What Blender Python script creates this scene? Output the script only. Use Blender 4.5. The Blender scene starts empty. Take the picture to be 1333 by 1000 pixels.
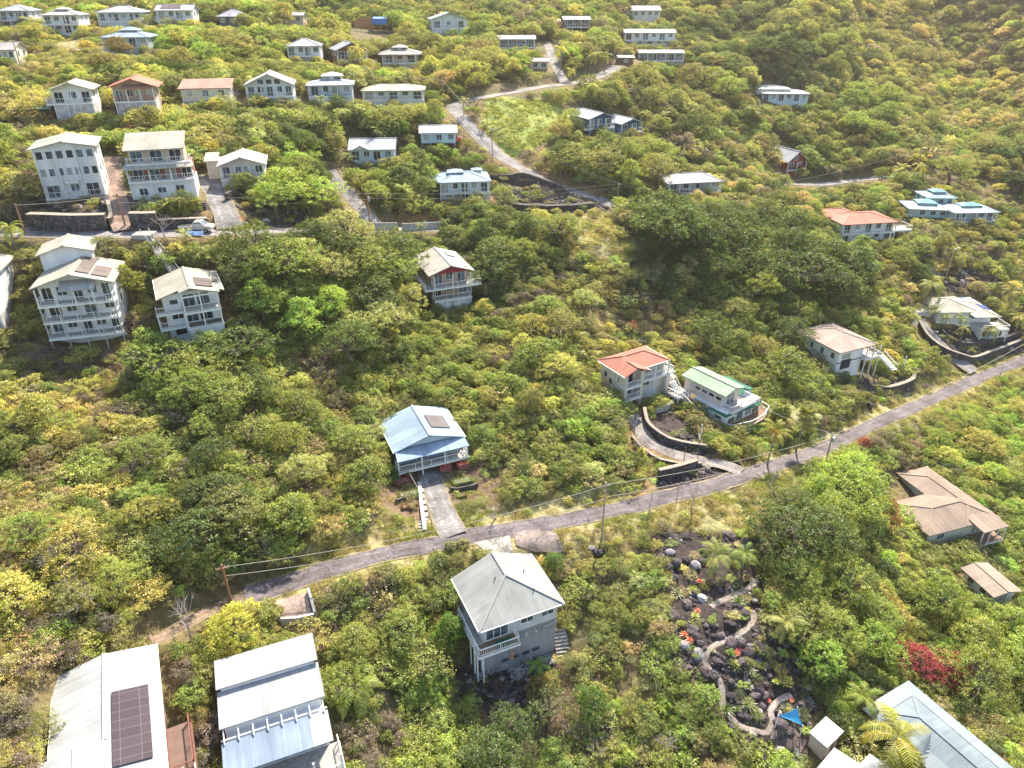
import bpy, math, random
import numpy as np
from mathutils import Vector, Matrix
R_ = math.radians
random.seed(7); rng = np.random.default_rng(11)
scene = bpy.context.scene
COL = scene.collection
# ---------------------------------------------------------------- survey of the hillside
FL = 925.9; TH = R_(29.0); CT, ST = math.cos(TH), math.sin(TH); CZ = 100.0
def rays(px, py):
    dx = (np.asarray(px, float)-666.5)/FL; dy = (500-np.asarray(py, float))/FL
    return np.stack([dx, CT+dy*ST, -ST+dy*CT], -1)
SURVEY = [  # measured points of the slope: (across, down, distance)
 (135,985,66),(350,1000,69),(650,1000,74),(1050,1000,77),(1300,1000,76),(30,950,60),(20,800,70),
 (655,862,84),(600,697,93),(560,612,106),(400,757,84),(300,790,81),(100,700,79),(230,930,69),(360,985,69),
 (300,560,100),(110,448,110),(270,445,113),(30,560,92),(40,640,85),(840,640,104),(850,530,122),(945,575,117),(1095,487,145),
 (1110,565,129),(1220,515,147),(1320,472,162),(1250,432,168),(1240,705,113),(1230,960,83),(1300,850,95),(950,850,83),(850,1000,76),
 (1300,600,132),(1100,700,104),(1000,700,98),(900,700,97),(1297,778,102),
 (590,403,140),(700,400,138),(700,520,115),(850,400,146),(960,400,155),(100,303,117),(200,304,119),(290,300,122),(85,258,128),(210,258,131),(310,243,137),
 (95,168,157),(175,165,159),(265,146,168),(350,140,170),(430,143,178),(500,140,188),(395,90,205),(455,84,208),(520,98,215),(585,48,255),
 (75,42,222),(155,34,230),(225,36,228),(155,64,200),(20,33,225),(300,31,238),(480,45,245),(60,2,262),(300,2,280),(500,2,300),
 (565,181,180),(480,211,170),(600,265,165),(700,265,168),(790,270,172),(720,300,158),(850,330,152),(1000,400,155),
 (790,173,200),(905,246,190),(1040,229,228),(1015,139,250),(865,85,252),(845,57,270),(827,30,290),(740,44,262),(670,60,245),
 (1100,313,186),(1270,290,196),(1180,350,180),(1330,300,200),(1150,232,222),(1300,200,238),(1200,100,300),(1300,20,345),(1100,20,325),(950,10,320),(1000,190,232),
 (1320,100,312),(640,215,178),(600,135,195),(700,115,205),(760,100,222),(700,160,190),
]
def _ctl():
    s = np.array(SURVEY, float); P = rays(s[:,0], s[:,1])*s[:,2:3]; P[:,2] += CZ
    extra = [(-60,0,36),(0,0,26),(70,0,18),(-60,-60,22),(60,-60,8),(-130,60,52),(-160,150,76),(-220,260,104),(170,60,14),(210,130,20),(260,220,52),
             (0,400,128),(-150,400,134),(150,430,124),(280,400,120),(0,520,180),(-300,560,196),(300,560,182),(0,800,330),(-500,800,330),(500,800,330),(-420,300,120),(460,300,92),(-300,100,72),(330,80,20)]
    return np.vstack([P, np.array(extra, float)])
CTL = _ctl(); SC = 100.0
def _U(r2): return 0.5*r2*np.log(r2+1e-9)
def _fit(P, lam):
    n = len(P); X = P[:,:2]/SC
    d2 = ((X[:,None]-X[None])**2).sum(-1); K = _U(d2)+lam*np.eye(n)
    A = np.zeros((n+3,n+3)); A[:n,:n] = K; A[:n,n] = 1; A[:n,n+1:] = X; A[n,:n] = 1; A[n+1:,:n] = X.T
    b = np.zeros(n+3); b[:n] = P[:,2]
    return np.linalg.solve(A, b)
TW = _fit(CTL, 0.0016)
def hbase(x, y):
    x = np.atleast_1d(np.asarray(x, float)); y = np.atleast_1d(np.asarray(y, float)); sh = x.shape
    q = np.stack([x.ravel(), y.ravel()], -1)/SC; X = CTL[:,:2]/SC; out = np.empty(len(q))
    for i in range(0, len(q), 20000):
        c = q[i:i+20000]; d2 = ((c[:,None]-X[None])**2).sum(-1)
        out[i:i+20000] = _U(d2)@TW[:-3]+TW[-3]+c@TW[-2:]
    return out.reshape(sh)
class GridH:   # fast bilinear lookup of the smooth slope
    x0, y0, st = -420.0, -80.0, 3.0
    def __init__(s):
        s.xs = np.arange(s.x0, 480, s.st); s.ys = np.arange(s.y0, 900, s.st)
        X, Y = np.meshgrid(s.xs, s.ys, indexing='ij'); s.Z = hbase(X, Y)
    def __call__(s, x, y):
        fx = np.clip((np.asarray(x, float)-s.x0)/s.st, 0, len(s.xs)-1.001); fy = np.clip((np.asarray(y, float)-s.y0)/s.st, 0, len(s.ys)-1.001)
        i = fx.astype(int); j = fy.astype(int); a = fx-i; b = fy-j; Z = s.Z
        return Z[i,j]*(1-a)*(1-b)+Z[i+1,j]*a*(1-b)+Z[i,j+1]*(1-a)*b+Z[i+1,j+1]*a*b
HS = GridH()
def _folds():   # gullies and spurs of the empty upper right slope
    X, Y = np.meshgrid(HS.xs, HS.ys, indexing='ij'); m = np.clip((Y-225)/60, 0, 1)*np.clip((X-55)/50, 0, 1); t = (X*.75-Y*.45)
    for hx, hy in ((102, 262), (62, 236), (128, 190), (55, 205), (115, 195)): m = m*np.clip((np.hypot(X-hx, Y-hy)-18)/25, 0, 1)
    return m*(7.5*np.sin(t/17+1.5*np.sin(Y/60))+3.5*np.sin(t/7.5+X/40))
HS.Z = HS.Z+_folds()
def hz(x, y): return float(HS(x, y))
TS = np.concatenate([np.arange(35, 360, 0.5), np.arange(360, 800, 2)])
def hit(px, py, h=0.0):
    px = np.atleast_1d(np.asarray(px, float)); py = np.atleast_1d(np.asarray(py, float))
    D = rays(px, py); P = D[:,None,:]*TS[None,:,None]
    d = P[...,2]+CZ-HS(P[...,0], P[...,1])-h
    neg = d < 0; k = np.where(neg.any(1), neg.argmax(1), len(TS)-1); k = np.maximum(k, 1)
    r = np.arange(len(px)); d0 = d[r,k-1]; d1 = d[r,k]; t = TS[k-1]+(TS[k]-TS[k-1])*np.clip(d0/(d0-d1+1e-9), 0, 1)
    out = D*t[:,None]; out[:,2] += CZ
    return out
def at(px, py, h=0.0): return Vector(hit(px, py, h)[0])
def proj(P):
    P = np.asarray(P, float); x = P[...,0]; y = P[...,1]; z = P[...,2]-CZ
    d = y*CT-z*ST; v = y*ST+z*CT
    return 666.5+FL*x/d, 500-FL*v/d, d
def on_plane(px, py, z):
    r = rays(px, py); t = (z-CZ)/r[2]; return Vector((r[0]*t, r[1]*t, z))
# ---------------------------------------------------------------- materials
def nmat(name):
    m = bpy.data.materials.new(name); m.use_nodes = True; nt = m.node_tree
    return m, nt, nt.nodes, nt.links, nt.nodes['Principled BSDF']
def N(nt, typ, **kw):
    n = nt.nodes.new(typ)
    for k, v in kw.items():
        if k in n.inputs: n.inputs[k].default_value = v
        else: setattr(n, k, v)
    return n
def noise_mix(nt, c0, c1, scale, coord='Object', detail=6, lo=0.35, hi=0.65, vec=None):
    tc = N(nt, 'ShaderNodeTexCoord'); nz = N(nt, 'ShaderNodeTexNoise'); nz.inputs['Scale'].default_value = scale; nz.inputs['Detail'].default_value = detail
    if vec is not None:
        mp = N(nt, 'ShaderNodeMapping'); mp.inputs['Scale'].default_value = vec
        nt.links.new(tc.outputs[coord], mp.inputs['Vector']); nt.links.new(mp.outputs[0], nz.inputs['Vector'])
    else: nt.links.new(tc.outputs[coord], nz.inputs['Vector'])
    r = N(nt, 'ShaderNodeValToRGB'); r.color_ramp.elements[0].position = lo; r.color_ramp.elements[1].position = hi
    r.color_ramp.elements[0].color = (*c0, 1); r.color_ramp.elements[1].color = (*c1, 1)
    nt.links.new(nz.outputs[0], r.inputs[0]); return r.outputs[0], nz
def shade(c, k): return tuple(min(1, x*k) for x in c)
_mc = {}
def cached(f):
    def g(*a):
        k = (f.__name__,)+a
        if k not in _mc: _mc[k] = f(*a)
        return _mc[k]
    return g
@cached
def metal_roof(c, gap=0.42):
    c = shade(c, .86); m, nt, ns, ln, b = nmat('standing_seam_metal')
    col, nz = noise_mix(nt, shade(c, .8), shade(c, 1.07), 0.3, 'Object', 10)
    uv = N(nt, 'ShaderNodeUVMap'); sx = N(nt, 'ShaderNodeSeparateXYZ'); ln.new(uv.outputs[0], sx.inputs[0])
    d = N(nt, 'ShaderNodeMath', operation='DIVIDE'); d.inputs[1].default_value = gap; ln.new(sx.outputs[0], d.inputs[0])
    fr = N(nt, 'ShaderNodeMath', operation='FRACT'); ln.new(d.outputs[0], fr.inputs[0])
    lt = N(nt, 'ShaderNodeMath', operation='LESS_THAN'); lt.inputs[1].default_value = 0.16; ln.new(fr.outputs[0], lt.inputs[0])
    fl = N(nt, 'ShaderNodeMath', operation='FLOOR'); ln.new(d.outputs[0], fl.inputs[0])
    wn = N(nt, 'ShaderNodeTexWhiteNoise', noise_dimensions='1D'); ln.new(fl.outputs[0], wn.inputs['W'])
    mr = N(nt, 'ShaderNodeMapRange'); mr.inputs['To Min'].default_value = .93; mr.inputs['To Max'].default_value = 1.05; ln.new(wn.outputs[0], mr.inputs[0])
    # faint run-off streaks down the slope
    mp = N(nt, 'ShaderNodeMapping'); mp.inputs['Scale'].default_value = (2.2, .12, 1); ln.new(uv.outputs[0], mp.inputs[0])
    st = N(nt, 'ShaderNodeTexNoise'); st.inputs['Scale'].default_value = 1.0; st.inputs['Detail'].default_value = 5; ln.new(mp.outputs[0], st.inputs['Vector'])
    m2 = N(nt, 'ShaderNodeMapRange'); m2.inputs['From Min'].default_value = .35; m2.inputs['From Max'].default_value = .62; m2.inputs['To Min'].default_value = .86; m2.inputs['To Max'].default_value = 1.02; ln.new(st.outputs[0], m2.inputs[0])
    mu = N(nt, 'ShaderNodeMath', operation='MULTIPLY'); ln.new(mr.outputs[0], mu.inputs[0]); ln.new(m2.outputs[0], mu.inputs[1])
    vm = N(nt, 'ShaderNodeVectorMath', operation='SCALE'); ln.new(col, vm.inputs[0]); ln.new(mu.outputs[0], vm.inputs['Scale'])
    ln.new(vm.outputs[0], b.inputs['Base Color'])
    bp = N(nt, 'ShaderNodeBump'); bp.inputs['Strength'].default_value = .6; bp.inputs['Distance'].default_value = .04; ln.new(lt.outputs[0], bp.inputs['Height'])
    ln.new(bp.outputs[0], b.inputs['Normal'])
    b.inputs['Roughness'].default_value = .72; b.inputs['Specular IOR Level'].default_value = .28
    return m
@cached
def siding(c, dirt=.8):
    m, nt, ns, ln, b = nmat('painted_siding')
    col, nz = noise_mix(nt, shade(c, dirt), c, 0.7, 'Object', 8, .3, .6, (1, 1, .22))
    tc = N(nt, 'ShaderNodeTexCoord'); sx = N(nt, 'ShaderNodeSeparateXYZ'); ln.new(tc.outputs['Object'], sx.inputs[0])
    d = N(nt, 'ShaderNodeMath', operation='MULTIPLY'); d.inputs[1].default_value = 1/.2; ln.new(sx.outputs[2], d.inputs[0])
    fr = N(nt, 'ShaderNodeMath', operation='FRACT'); ln.new(d.outputs[0], fr.inputs[0])
    bp = N(nt, 'ShaderNodeBump'); bp.inputs['Strength'].default_value = .35; bp.inputs['Distance'].default_value = .03; ln.new(fr.outputs[0], bp.inputs['Height'])
    ln.new(bp.outputs[0], b.inputs['Normal']); ln.new(col, b.inputs['Base Color']); b.inputs['Roughness'].default_value = .75
    return m
@cached
def plain(c, rough=.7, sc=2.0, var=.82, metal=0.0):
    m, nt, ns, ln, b = nmat('weathered_surface')
    col, nz = noise_mix(nt, shade(c, var), shade(c, 1.05), sc, 'Object', 8)
    ln.new(col, b.inputs['Base Color']); b.inputs['Roughness'].default_value = rough; b.inputs['Metallic'].default_value = metal
    return m
@cached
def lattice_mat(c):
    m, nt, ns, ln, b = nmat('lattice_screen')
    tc = N(nt, 'ShaderNodeTexCoord'); sx = N(nt, 'ShaderNodeSeparateXYZ'); ln.new(tc.outputs['Object'], sx.inputs[0])
    ad = N(nt, 'ShaderNodeMath', operation='ADD'); ln.new(sx.outputs[0], ad.inputs[0]); ln.new(sx.outputs[1], ad.inputs[1])
    outs = []
    for sg in ('ADD', 'SUBTRACT'):
        p = N(nt, 'ShaderNodeMath', operation=sg); ln.new(ad.outputs[0], p.inputs[0]); ln.new(sx.outputs[2], p.inputs[1])
        q = N(nt, 'ShaderNodeMath', operation='MULTIPLY'); q.inputs[1].default_value = 3.2; ln.new(p.outputs[0], q.inputs[0])
        f = N(nt, 'ShaderNodeMath', operation='FRACT'); ln.new(q.outputs[0], f.inputs[0])
        l = N(nt, 'ShaderNodeMath', operation='LESS_THAN'); l.inputs[1].default_value = .6; ln.new(f.outputs[0], l.inputs[0]); outs.append(l)
    mx = N(nt, 'ShaderNodeMath', operation='MAXIMUM'); ln.new(outs[0].outputs[0], mx.inputs[0]); ln.new(outs[1].outputs[0], mx.inputs[1])
    col, nz = noise_mix(nt, shade(c, .55), c, .9, 'Object', 8, .3, .62)
    mi = N(nt, 'ShaderNodeMix', data_type='RGBA'); mi.inputs[6].default_value = (.16, .15, .15, 1)
    ln.new(mx.outputs[0], mi.inputs[0]); ln.new(col, mi.inputs[7]); ln.new(mi.outputs[2], b.inputs['Base Color']); b.inputs['Roughness'].default_value = .85
    return m
@cached
def stone_mat(c0, c1, sc=2.2, mortar=(.02, .02, .02)):
    m, nt, ns, ln, b = nmat('lava_stone')
    tc = N(nt, 'ShaderNodeTexCoord'); vo = N(nt, 'ShaderNodeTexVoronoi'); vo.inputs['Scale'].default_value = sc; ln.new(tc.outputs['Object'], vo.inputs[0])
    ve = N(nt, 'ShaderNodeTexVoronoi', feature='DISTANCE_TO_EDGE'); ve.inputs['Scale'].default_value = sc; ln.new(tc.outputs['Object'], ve.inputs[0])
    sp = N(nt, 'ShaderNodeSeparateColor'); ln.new(vo.outputs['Color'], sp.inputs[0])
    mi = N(nt, 'ShaderNodeMix', data_type='RGBA'); mi.inputs[6].default_value = (*c0, 1); mi.inputs[7].default_value = (*c1, 1); ln.new(sp.outputs[0], mi.inputs[0])
    gt = N(nt, 'ShaderNodeMath', operation='GREATER_THAN'); gt.inputs[1].default_value = .06; ln.new(ve.outputs[0], gt.inputs[0])
    m2 = N(nt, 'ShaderNodeMix', data_type='RGBA'); m2.inputs[6].default_value = (*mortar, 1); ln.new(gt.outputs[0], m2.inputs[0]); ln.new(mi.outputs[2], m2.inputs[7])
    ln.new(m2.outputs[2], b.inputs['Base Color']); b.inputs['Roughness'].default_value = .9
    bp = N(nt, 'ShaderNodeBump'); bp.inputs['Strength'].default_value = .8; bp.inputs['Distance'].default_value = .15; ln.new(ve.outputs[0], bp.inputs['Height']); ln.new(bp.outputs[0], b.inputs['Normal'])
    return m
@cached
def solar_mat(c=(.05, .045, .06)):
    m, nt, ns, ln, b = nmat('solar_cells')
    uv = N(nt, 'ShaderNodeUVMap'); br = N(nt, 'ShaderNodeTexBrick'); br.offset = 0
    br.inputs['Scale'].default_value = 1; br.inputs['Color1'].default_value = (*c, 1); br.inputs['Color2'].default_value = (*shade(c, 1.5), 1)
    br.inputs['Mortar'].default_value = (.13, .12, .13, 1); br.inputs['Mortar Size'].default_value = .02; br.inputs['Brick Width'].default_value = 1.0; br.inputs['Row Height'].default_value = 1.6
    ln.new(uv.outputs[0], br.inputs[0]); ln.new(br.outputs[0], b.inputs['Base Color']); b.inputs['Roughness'].default_value = .6; b.inputs['Specular IOR Level'].default_value = .3
    return m
@cached
def glass_mat(c=(.045, .06, .075)):
    m, nt, ns, ln, b = nmat('window_glass')
    oi = N(nt, 'ShaderNodeObjectInfo'); mr = N(nt, 'ShaderNodeMapRange'); mr.inputs['To Min'].default_value = .35; mr.inputs['To Max'].default_value = 2.6; ln.new(oi.outputs['Random'], mr.inputs[0])
    col, nz = noise_mix(nt, shade(c, .6), shade(c, 1.7), 1.3, 'Object', 2, .4, .6)
    vm = N(nt, 'ShaderNodeVectorMath', operation='SCALE'); ln.new(col, vm.inputs[0]); ln.new(mr.outputs[0], vm.inputs['Scale'])
    w1 = N(nt, 'ShaderNodeTexWhiteNoise', noise_dimensions='1D'); ln.new(oi.outputs['Random'], w1.inputs['W']); gt_ = N(nt, 'ShaderNodeMath', operation='GREATER_THAN'); gt_.inputs[1].default_value = .78; ln.new(w1.outputs[0], gt_.inputs[0]); cm_ = N(nt, 'ShaderNodeMix', data_type='RGBA'); cm_.inputs[7].default_value = (.34, .35, .34, 1); ln.new(gt_.outputs[0], cm_.inputs[0]); ln.new(vm.outputs[0], cm_.inputs[6]); ln.new(cm_.outputs[2], b.inputs['Base Color'])
    b.inputs['Roughness'].default_value = .08; b.inputs['IOR'].default_value = 1.5
    return m
WHT = (.84, .84, .84); CREAM = (.72, .66, .54)
TRIM = plain((.78, .78, .76), .6, 2.0, .9)
DECKW = plain((.27, .15, .1), .8, 3.0, .7)
DECKG = plain((.46, .43, .41), .8, 3.0, .8); GREYW = plain((.4, .38, .36), .85, 2.5, .7)
CONC = plain((.42, .39, .36), .9, .6, .72)
DARK = plain((.03, .03, .035), .8)
# ---------------------------------------------------------------- mesh builder
class MB:
    def __init__(s): s.v = []; s.f = []; s.uvproj = False
    def quad(s, *p):
        n = len(s.v); s.v += [tuple(q) for q in p]; s.f.append(tuple(range(n, n+len(p)))); return s
    def box(s, x0, x1, y0, y1, z0, z1):
        if x0 > x1: x0, x1 = x1, x0
        if y0 > y1: y0, y1 = y1, y0
        if z0 > z1: z0, z1 = z1, z0
        n = len(s.v); s.v += [(x0,y0,z0),(x1,y0,z0),(x1,y1,z0),(x0,y1,z0),(x0,y0,z1),(x1,y0,z1),(x1,y1,z1),(x0,y1,z1)]
        s.f += [tuple(n+i for i in t) for t in ((3,2,1,0),(4,5,6,7),(0,1,5,4),(1,2,6,5),(2,3,7,6),(3,0,4,7))]; return s
    def bar(s, p, q, w=.05, h=None, sides=4):
        p = Vector(p); q = Vector(q); d = (q-p); 
        if d.length < 1e-5: return s
        d.normalize(); a = d.cross(Vector((0,0,1))); a = a.normalized() if a.length > 1e-4 else Vector((1,0,0)); b = a.cross(d).normalized(); h = w if h is None else h
        n = len(s.v)
        for c in (p, q):
            for k in range(sides):
                t = 2*math.pi*(k+.5)/sides; k2 = 1.414 if sides == 4 else 1
                s.v.append(tuple(c+a*(math.cos(t)*w*k2)+b*(math.sin(t)*h*k2)))
        for k in range(sides): s.f.append((n+k, n+(k+1)%sides, n+sides+(k+1)%sides, n+sides+k))
        s.f.append(tuple(n+k for k in reversed(range(sides)))); s.f.append(tuple(n+sides+k for k in range(sides))); return s
    def cone(s, p, q, r0, r1, sides=8):
        p = Vector(p); q = Vector(q); d = (q-p).normalized(); a = d.cross(Vector((0,0,1))); a = a.normalized() if a.length > 1e-4 else Vector((1,0,0)); b = a.cross(d)
        n = len(s.v)
        for c, r in ((p, r0), (q, r1)):
            for k in range(sides):
                t = 2*math.pi*k/sides; s.v.append(tuple(c+a*(math.cos(t)*r)+b*(math.sin(t)*r)))
        for k in range(sides): s.f.append((n+(k+1)%sides, n+k, n+sides+k, n+sides+(k+1)%sides))
        s.f.append(tuple(n+k for k in range(sides))); s.f.append(tuple(n+sides+k for k in reversed(range(sides)))); return s
    def tube(s, pts, rs, sides=7):
        for i in range(len(pts)-1): s.cone(pts[i], pts[i+1], rs[i] if not isinstance(rs, (int, float)) else rs, rs[i+1] if not isinstance(rs, (int, float)) else rs, sides)
        return s
    def slab(s, poly, t=.14):   # sloping plate: top polygon, same polygon lowered by t, sides
        n = len(s.v); k = len(poly); s.v += [tuple(p) for p in poly]; s.v += [(p[0], p[1], p[2]-t) for p in poly]
        s.f.append(tuple(n+i for i in range(k))); s.f.append(tuple(n+k+i for i in reversed(range(k))))
        for i in range(k): s.f.append((n+i, n+k+i, n+k+(i+1)%k, n+(i+1)%k))
        return s
    def build(s, name, mat, parent=None, smooth=False, uv=False, loc=None, bevel=0):
        me = bpy.data.meshes.new(name); me.from_pydata(s.v, [], s.f); me.update()
        if uv:
            L = me.uv_layers.new(name='UVMap')
            for p in me.polygons:
                n = p.normal
                e = Vector((0,0,1)).cross(n) if abs(n.z) < .9995 else Vector((1,0,0)); e.normalize(); g = n.cross(e)
                for li in p.loop_indices:
                    c = me.vertices[me.loops[li].vertex_index].co; L.data[li].uv = (c.dot(e), c.dot(g))
        if smooth:
            for p in me.polygons: p.use_smooth = True
        me.materials.append(mat); o = bpy.data.objects.new(name, me); COL.objects.link(o)
        if parent is not None: o.parent = parent
        if loc is not None: o.location = loc
        return o
def tag(o, label=None, cat=None, group=None, kind=None):
    if label: o['label'] = label
    if cat: o['category'] = cat
    if group: o['group'] = group
    if kind: o['kind'] = kind
    return o
def empty(name, loc, rz=0):
    o = bpy.data.objects.new(name, None); o.empty_display_size = .5; COL.objects.link(o); o.location = loc; o.rotation_euler = (0, 0, rz); return o
def copy_tree(o, parent=None):
    c = o.copy(); COL.objects.link(c)
    if parent is not None: c.parent = parent
    for ch in o.children: copy_tree(ch, c)
    return c
KEEP = []      # (polygon of pixels, distance) kept in sight of the shrubs in front
FOOT = []      # (x, y, radius) ground taken by buildings
LAND = []      # (phrase, x, y) landmarks that labels may refer to
# ---------------------------------------------------------------- houses
class House:
    def __init__(s, label, A, B, C=None, yaw=20, D=None, eave=5.5, name='house', cat='house', group=None, land=None, W=None, keep=None, frame=None):
        yr = R_(yaw)
        if frame is not None:   # far right corner, near right corner, width
            C, B, w, D0 = frame; c = at(*C, eave); b = on_plane(*B, c.z); v = (c-b).normalized(); u = Vector((v.y, -v.x, 0)); D = D0; yr = math.atan2(u.y, u.x); mid = c-v*D-u*(w/2)
        elif C is not None:
            c = at((A[0]+C[0])/2, (A[1]+C[1])/2, eave); a, b, cc = [on_plane(*q, c.z) for q in (A, B, C)]
            if D is None: D = abs((cc-b).dot(Vector((-(b-a).y, (b-a).x, 0)).normalized()))
            u = (b-a); yr = math.atan2(u.y, u.x); w = u.length; mid = (a+b)/2
        else:
            mid = at((A[0]+B[0])/2, (A[1]+B[1])/2, eave); u = Vector((math.cos(yr), math.sin(yr), 0)); w = 10.
            for _ in range(6):
                p = proj(np.array([mid-u*w/2, mid+u*w/2])); w *= abs(B[0]-A[0])/abs(p[0][1]-p[0][0])
        if W: w = W
        if frame is not None: C = (0, 0)
        u = Vector((math.cos(yr), math.sin(yr), 0)); v = Vector((-u.y, u.x, 0))
        ctr = mid+v*(D/2); s.ez = mid.z; s.z0 = ctr.z-eave if C is not None else hz(ctr.x, ctr.y)
        s.z0 = min(s.z0, hz(ctr.x, ctr.y)+.0) if C is not None else s.z0
        s.E = s.ez-s.z0; s.W = w; s.D = D; s.w = w/2; s.d = D/2; s.u = u; s.vv = v; s.c = ctr; s.yr = yr
        s.root = empty(name, (ctr.x, ctr.y, s.z0), yr); tag(s.root, label, cat, group)
        cam = Vector((0, 0, CZ))-Vector((ctr.x, ctr.y, s.ez)); s.side = 1 if cam.dot(u) > 0 else -1; s.near = cam.length < 125; s.mid = cam.length < 205
        s.low = min(hz(*(ctr+u*a*s.w+v*b*s.d).xy) for a in (-1, 1) for b in (-1, 1))-s.z0-1.0
        s.hi = max(hz(*(ctr+u*a*s.w+v*b*s.d).xy) for a in (-1, 1) for b in (-1, 1))-s.z0
        FOOT.append((ctr, u, v, s.w, s.d)); 
        if land: LAND.append((land, ctr.x, ctr.y))
        s.pitch = 0; s.kind = 'flat'
    def P(s, u, v, z): return Vector((s.c.x, s.c.y, s.z0))+s.u*u+s.vv*v+Vector((0, 0, z))
    def ground(s, u, v): q = s.P(u, v, 0); return hz(q.x, q.y)-s.z0
    def keepfront(s, base, extra=0):   # keep the front wall clear of tall plants down to local height base
        pts = [s.P(-s.w, -s.d, s.E), s.P(s.w, -s.d, s.E), s.P(s.w, -s.d, base), s.P(-s.w, -s.d, base), s.P(-s.w, s.d, s.E), s.P(s.w, s.d, s.E), s.P(0, 0, s.E+s.pitch*s.w*.8)]
        sd = s.w*s.side; pts.append(s.P(sd, s.d, max(base, s.ground(sd, s.d)+1)))
        px, py, d = proj(np.array([tuple(p) for p in pts])); KEEP.append((hull(list(zip(px, py))), float(d[0])))
    # -- roofs; rectangle in local metres
    def roof(s, kind, pitch, mat, rect=None, z=None, t=.16, cap=True, rec=True, name='roof'):
        x0, x1, y0, y1 = rect or (-s.w, s.w, -s.d, s.d); E = s.E if z is None else z; m = MB(); r = MB()
        cx, cy, hw, hd = (x0+x1)/2, (y0+y1)/2, (x1-x0)/2, (y1-y0)/2
        if kind == 'gv':
            h = E+pitch*hw; m.slab([(x0,y0,E),(cx,y0,h),(cx,y1,h),(x0,y1,E)], t); m.slab([(cx,y0,h),(x1,y0,E),(x1,y1,E),(cx,y1,h)], t); r.bar((cx,y0-.02,h+.03),(cx,y1+.02,h+.03),.16,.045)
            zf = lambda u, v: E+pitch*(hw-abs(u-cx))
        elif kind == 'gu':
            h = E+pitch*hd; m.slab([(x0,y0,E),(x1,y0,E),(x1,cy,h),(x0,cy,h)], t); m.slab([(x0,cy,h),(x1,cy,h),(x1,y1,E),(x0,y1,E)], t); r.bar((x0-.02,cy,h+.03),(x1+.02,cy,h+.03),.16,.045)
            zf = lambda u, v: E+pitch*(hd-abs(v-cy))
        elif kind in ('hip', 'hipf'):
            k = min(hw, hd); h = E+pitch*k
            if kind == 'hipf': k2 = min(hw*1.0, 2*hd); a, b = (cx, y0+k2*.92), (cx, y1); h = E+pitch*hw; mode = 'v'
            elif hw >= hd: a, b = (x0+k, cy), (x1-k, cy); mode = 'u'
            else: a, b = (cx, y0+k), (cx, y1-k); mode = 'v'
            a3 = (*a, h); b3 = (*b, h); c = [(x0,y0,E),(x1,y0,E),(x1,y1,E),(x0,y1,E)]
            if mode == 'u':
                F = [[c[0],c[1],b3,a3],[c[1],c[2],b3],[c[2],c[3],a3,b3],[c[3],c[0],a3]]; hips = [(c[0],a3),(c[3],a3),(c[1],b3),(c[2],b3),(a3,b3)]
            else:
                F = [[c[0],c[1],a3],[c[1],c[2],b3,a3],[c[2],c[3],b3],[c[3],c[0],a3,b3]]; hips = [(c[0],a3),(c[1],a3),(c[2],b3),(c[3],b3),(a3,b3)]
                if kind == 'hipf': F = [F[0], F[1], F[3]]; hips = [hips[0], hips[1], hips[4]]
            for f in F:
                f2 = [f[0]]
                for q in f[1:]:
                    if (Vector(q)-Vector(f2[-1])).length > .02: f2.append(q)
                if (Vector(f2[0])-Vector(f2[-1])).length < .02: f2.pop()
                if len(f2) > 2: m.slab(f2, t)
            for p, q in hips: r.bar(Vector(p)+Vector((0,0,.03)), Vector(q)+Vector((0,0,.03)), .13, .045)
            zf = lambda u, v: E+pitch*min(hw-abs(u-cx), hd-abs(v-cy))
        elif kind == 'shed':    # pitch > 0: high at the back
            m.slab([(x0,y0,E),(x1,y0,E),(x1,y1,E+pitch*(y1-y0)),(x0,y1,E+pitch*(y1-y0))], t); zf = lambda u, v: E+pitch*(v-y0)
        elif kind == 'shedu':
            m.slab([(x0,y0,E),(x1,y0,E+pitch*(x1-x0)),(x1,y1,E+pitch*(x1-x0)),(x0,y1,E)], t); zf = lambda u, v: E+pitch*(u-x0)
        if rec: s.kind, s.pitch, s.zf, s.rmat = kind, pitch, zf, mat
        o = m.build(name, mat, s.root, uv=True)
        if cap and r.v: r.build('ridge_cap', mat, o)
        if cap and s.near and kind in ('gv', 'gu', 'hip', 'hipf'):
            gt_ = MB(); q = .07
            if kind != 'gv': gt_.bar((x0, y0-q, E-.1), (x1, y0-q, E-.1), .06)
            if gt_.v: gt_.build('gutter', TRIM, o)
            if kind != 'gu':
                for xx in (x0-q, x1+q): MB().bar((xx, y0, E-.1), (xx, y1, E-.1), .06).build('gutter', TRIM, o)
        s.lastroof = o; s.lastzf = zf; return o
    def gable(s, side_v, mat, x0=None, x1=None, z=None, pitch=None, inset=.5):   # triangular wall under a gv roof
        x0 = -s.w if x0 is None else x0; x1 = s.w if x1 is None else x1; z = s.E if z is None else z; pitch = s.pitch if pitch is None else pitch
        cx = (x0+x1)/2; hw = (x1-x0)/2; k = hw-inset; zb = z-.01; m = MB()
        for v0, v1 in ((side_v, side_v+.12),):
            p = [(cx-k, zb), (cx+k, zb), (cx+k, z+pitch*inset-.17), (cx, z+pitch*hw-.17), (cx-k, z+pitch*inset-.17)]
            n = len(m.v); m.v += [(a, v0, b) for a, b in p]+[(a, v1, b) for a, b in p]; m.f.append(tuple(n+i for i in range(5))); m.f.append(tuple(n+5+i for i in reversed(range(5))))
            for i in range(5): m.f.append((n+i, n+5+i, n+5+(i+1)%5, n+(i+1)%5))
        return m.build('gable_wall', mat, s.root)
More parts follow.
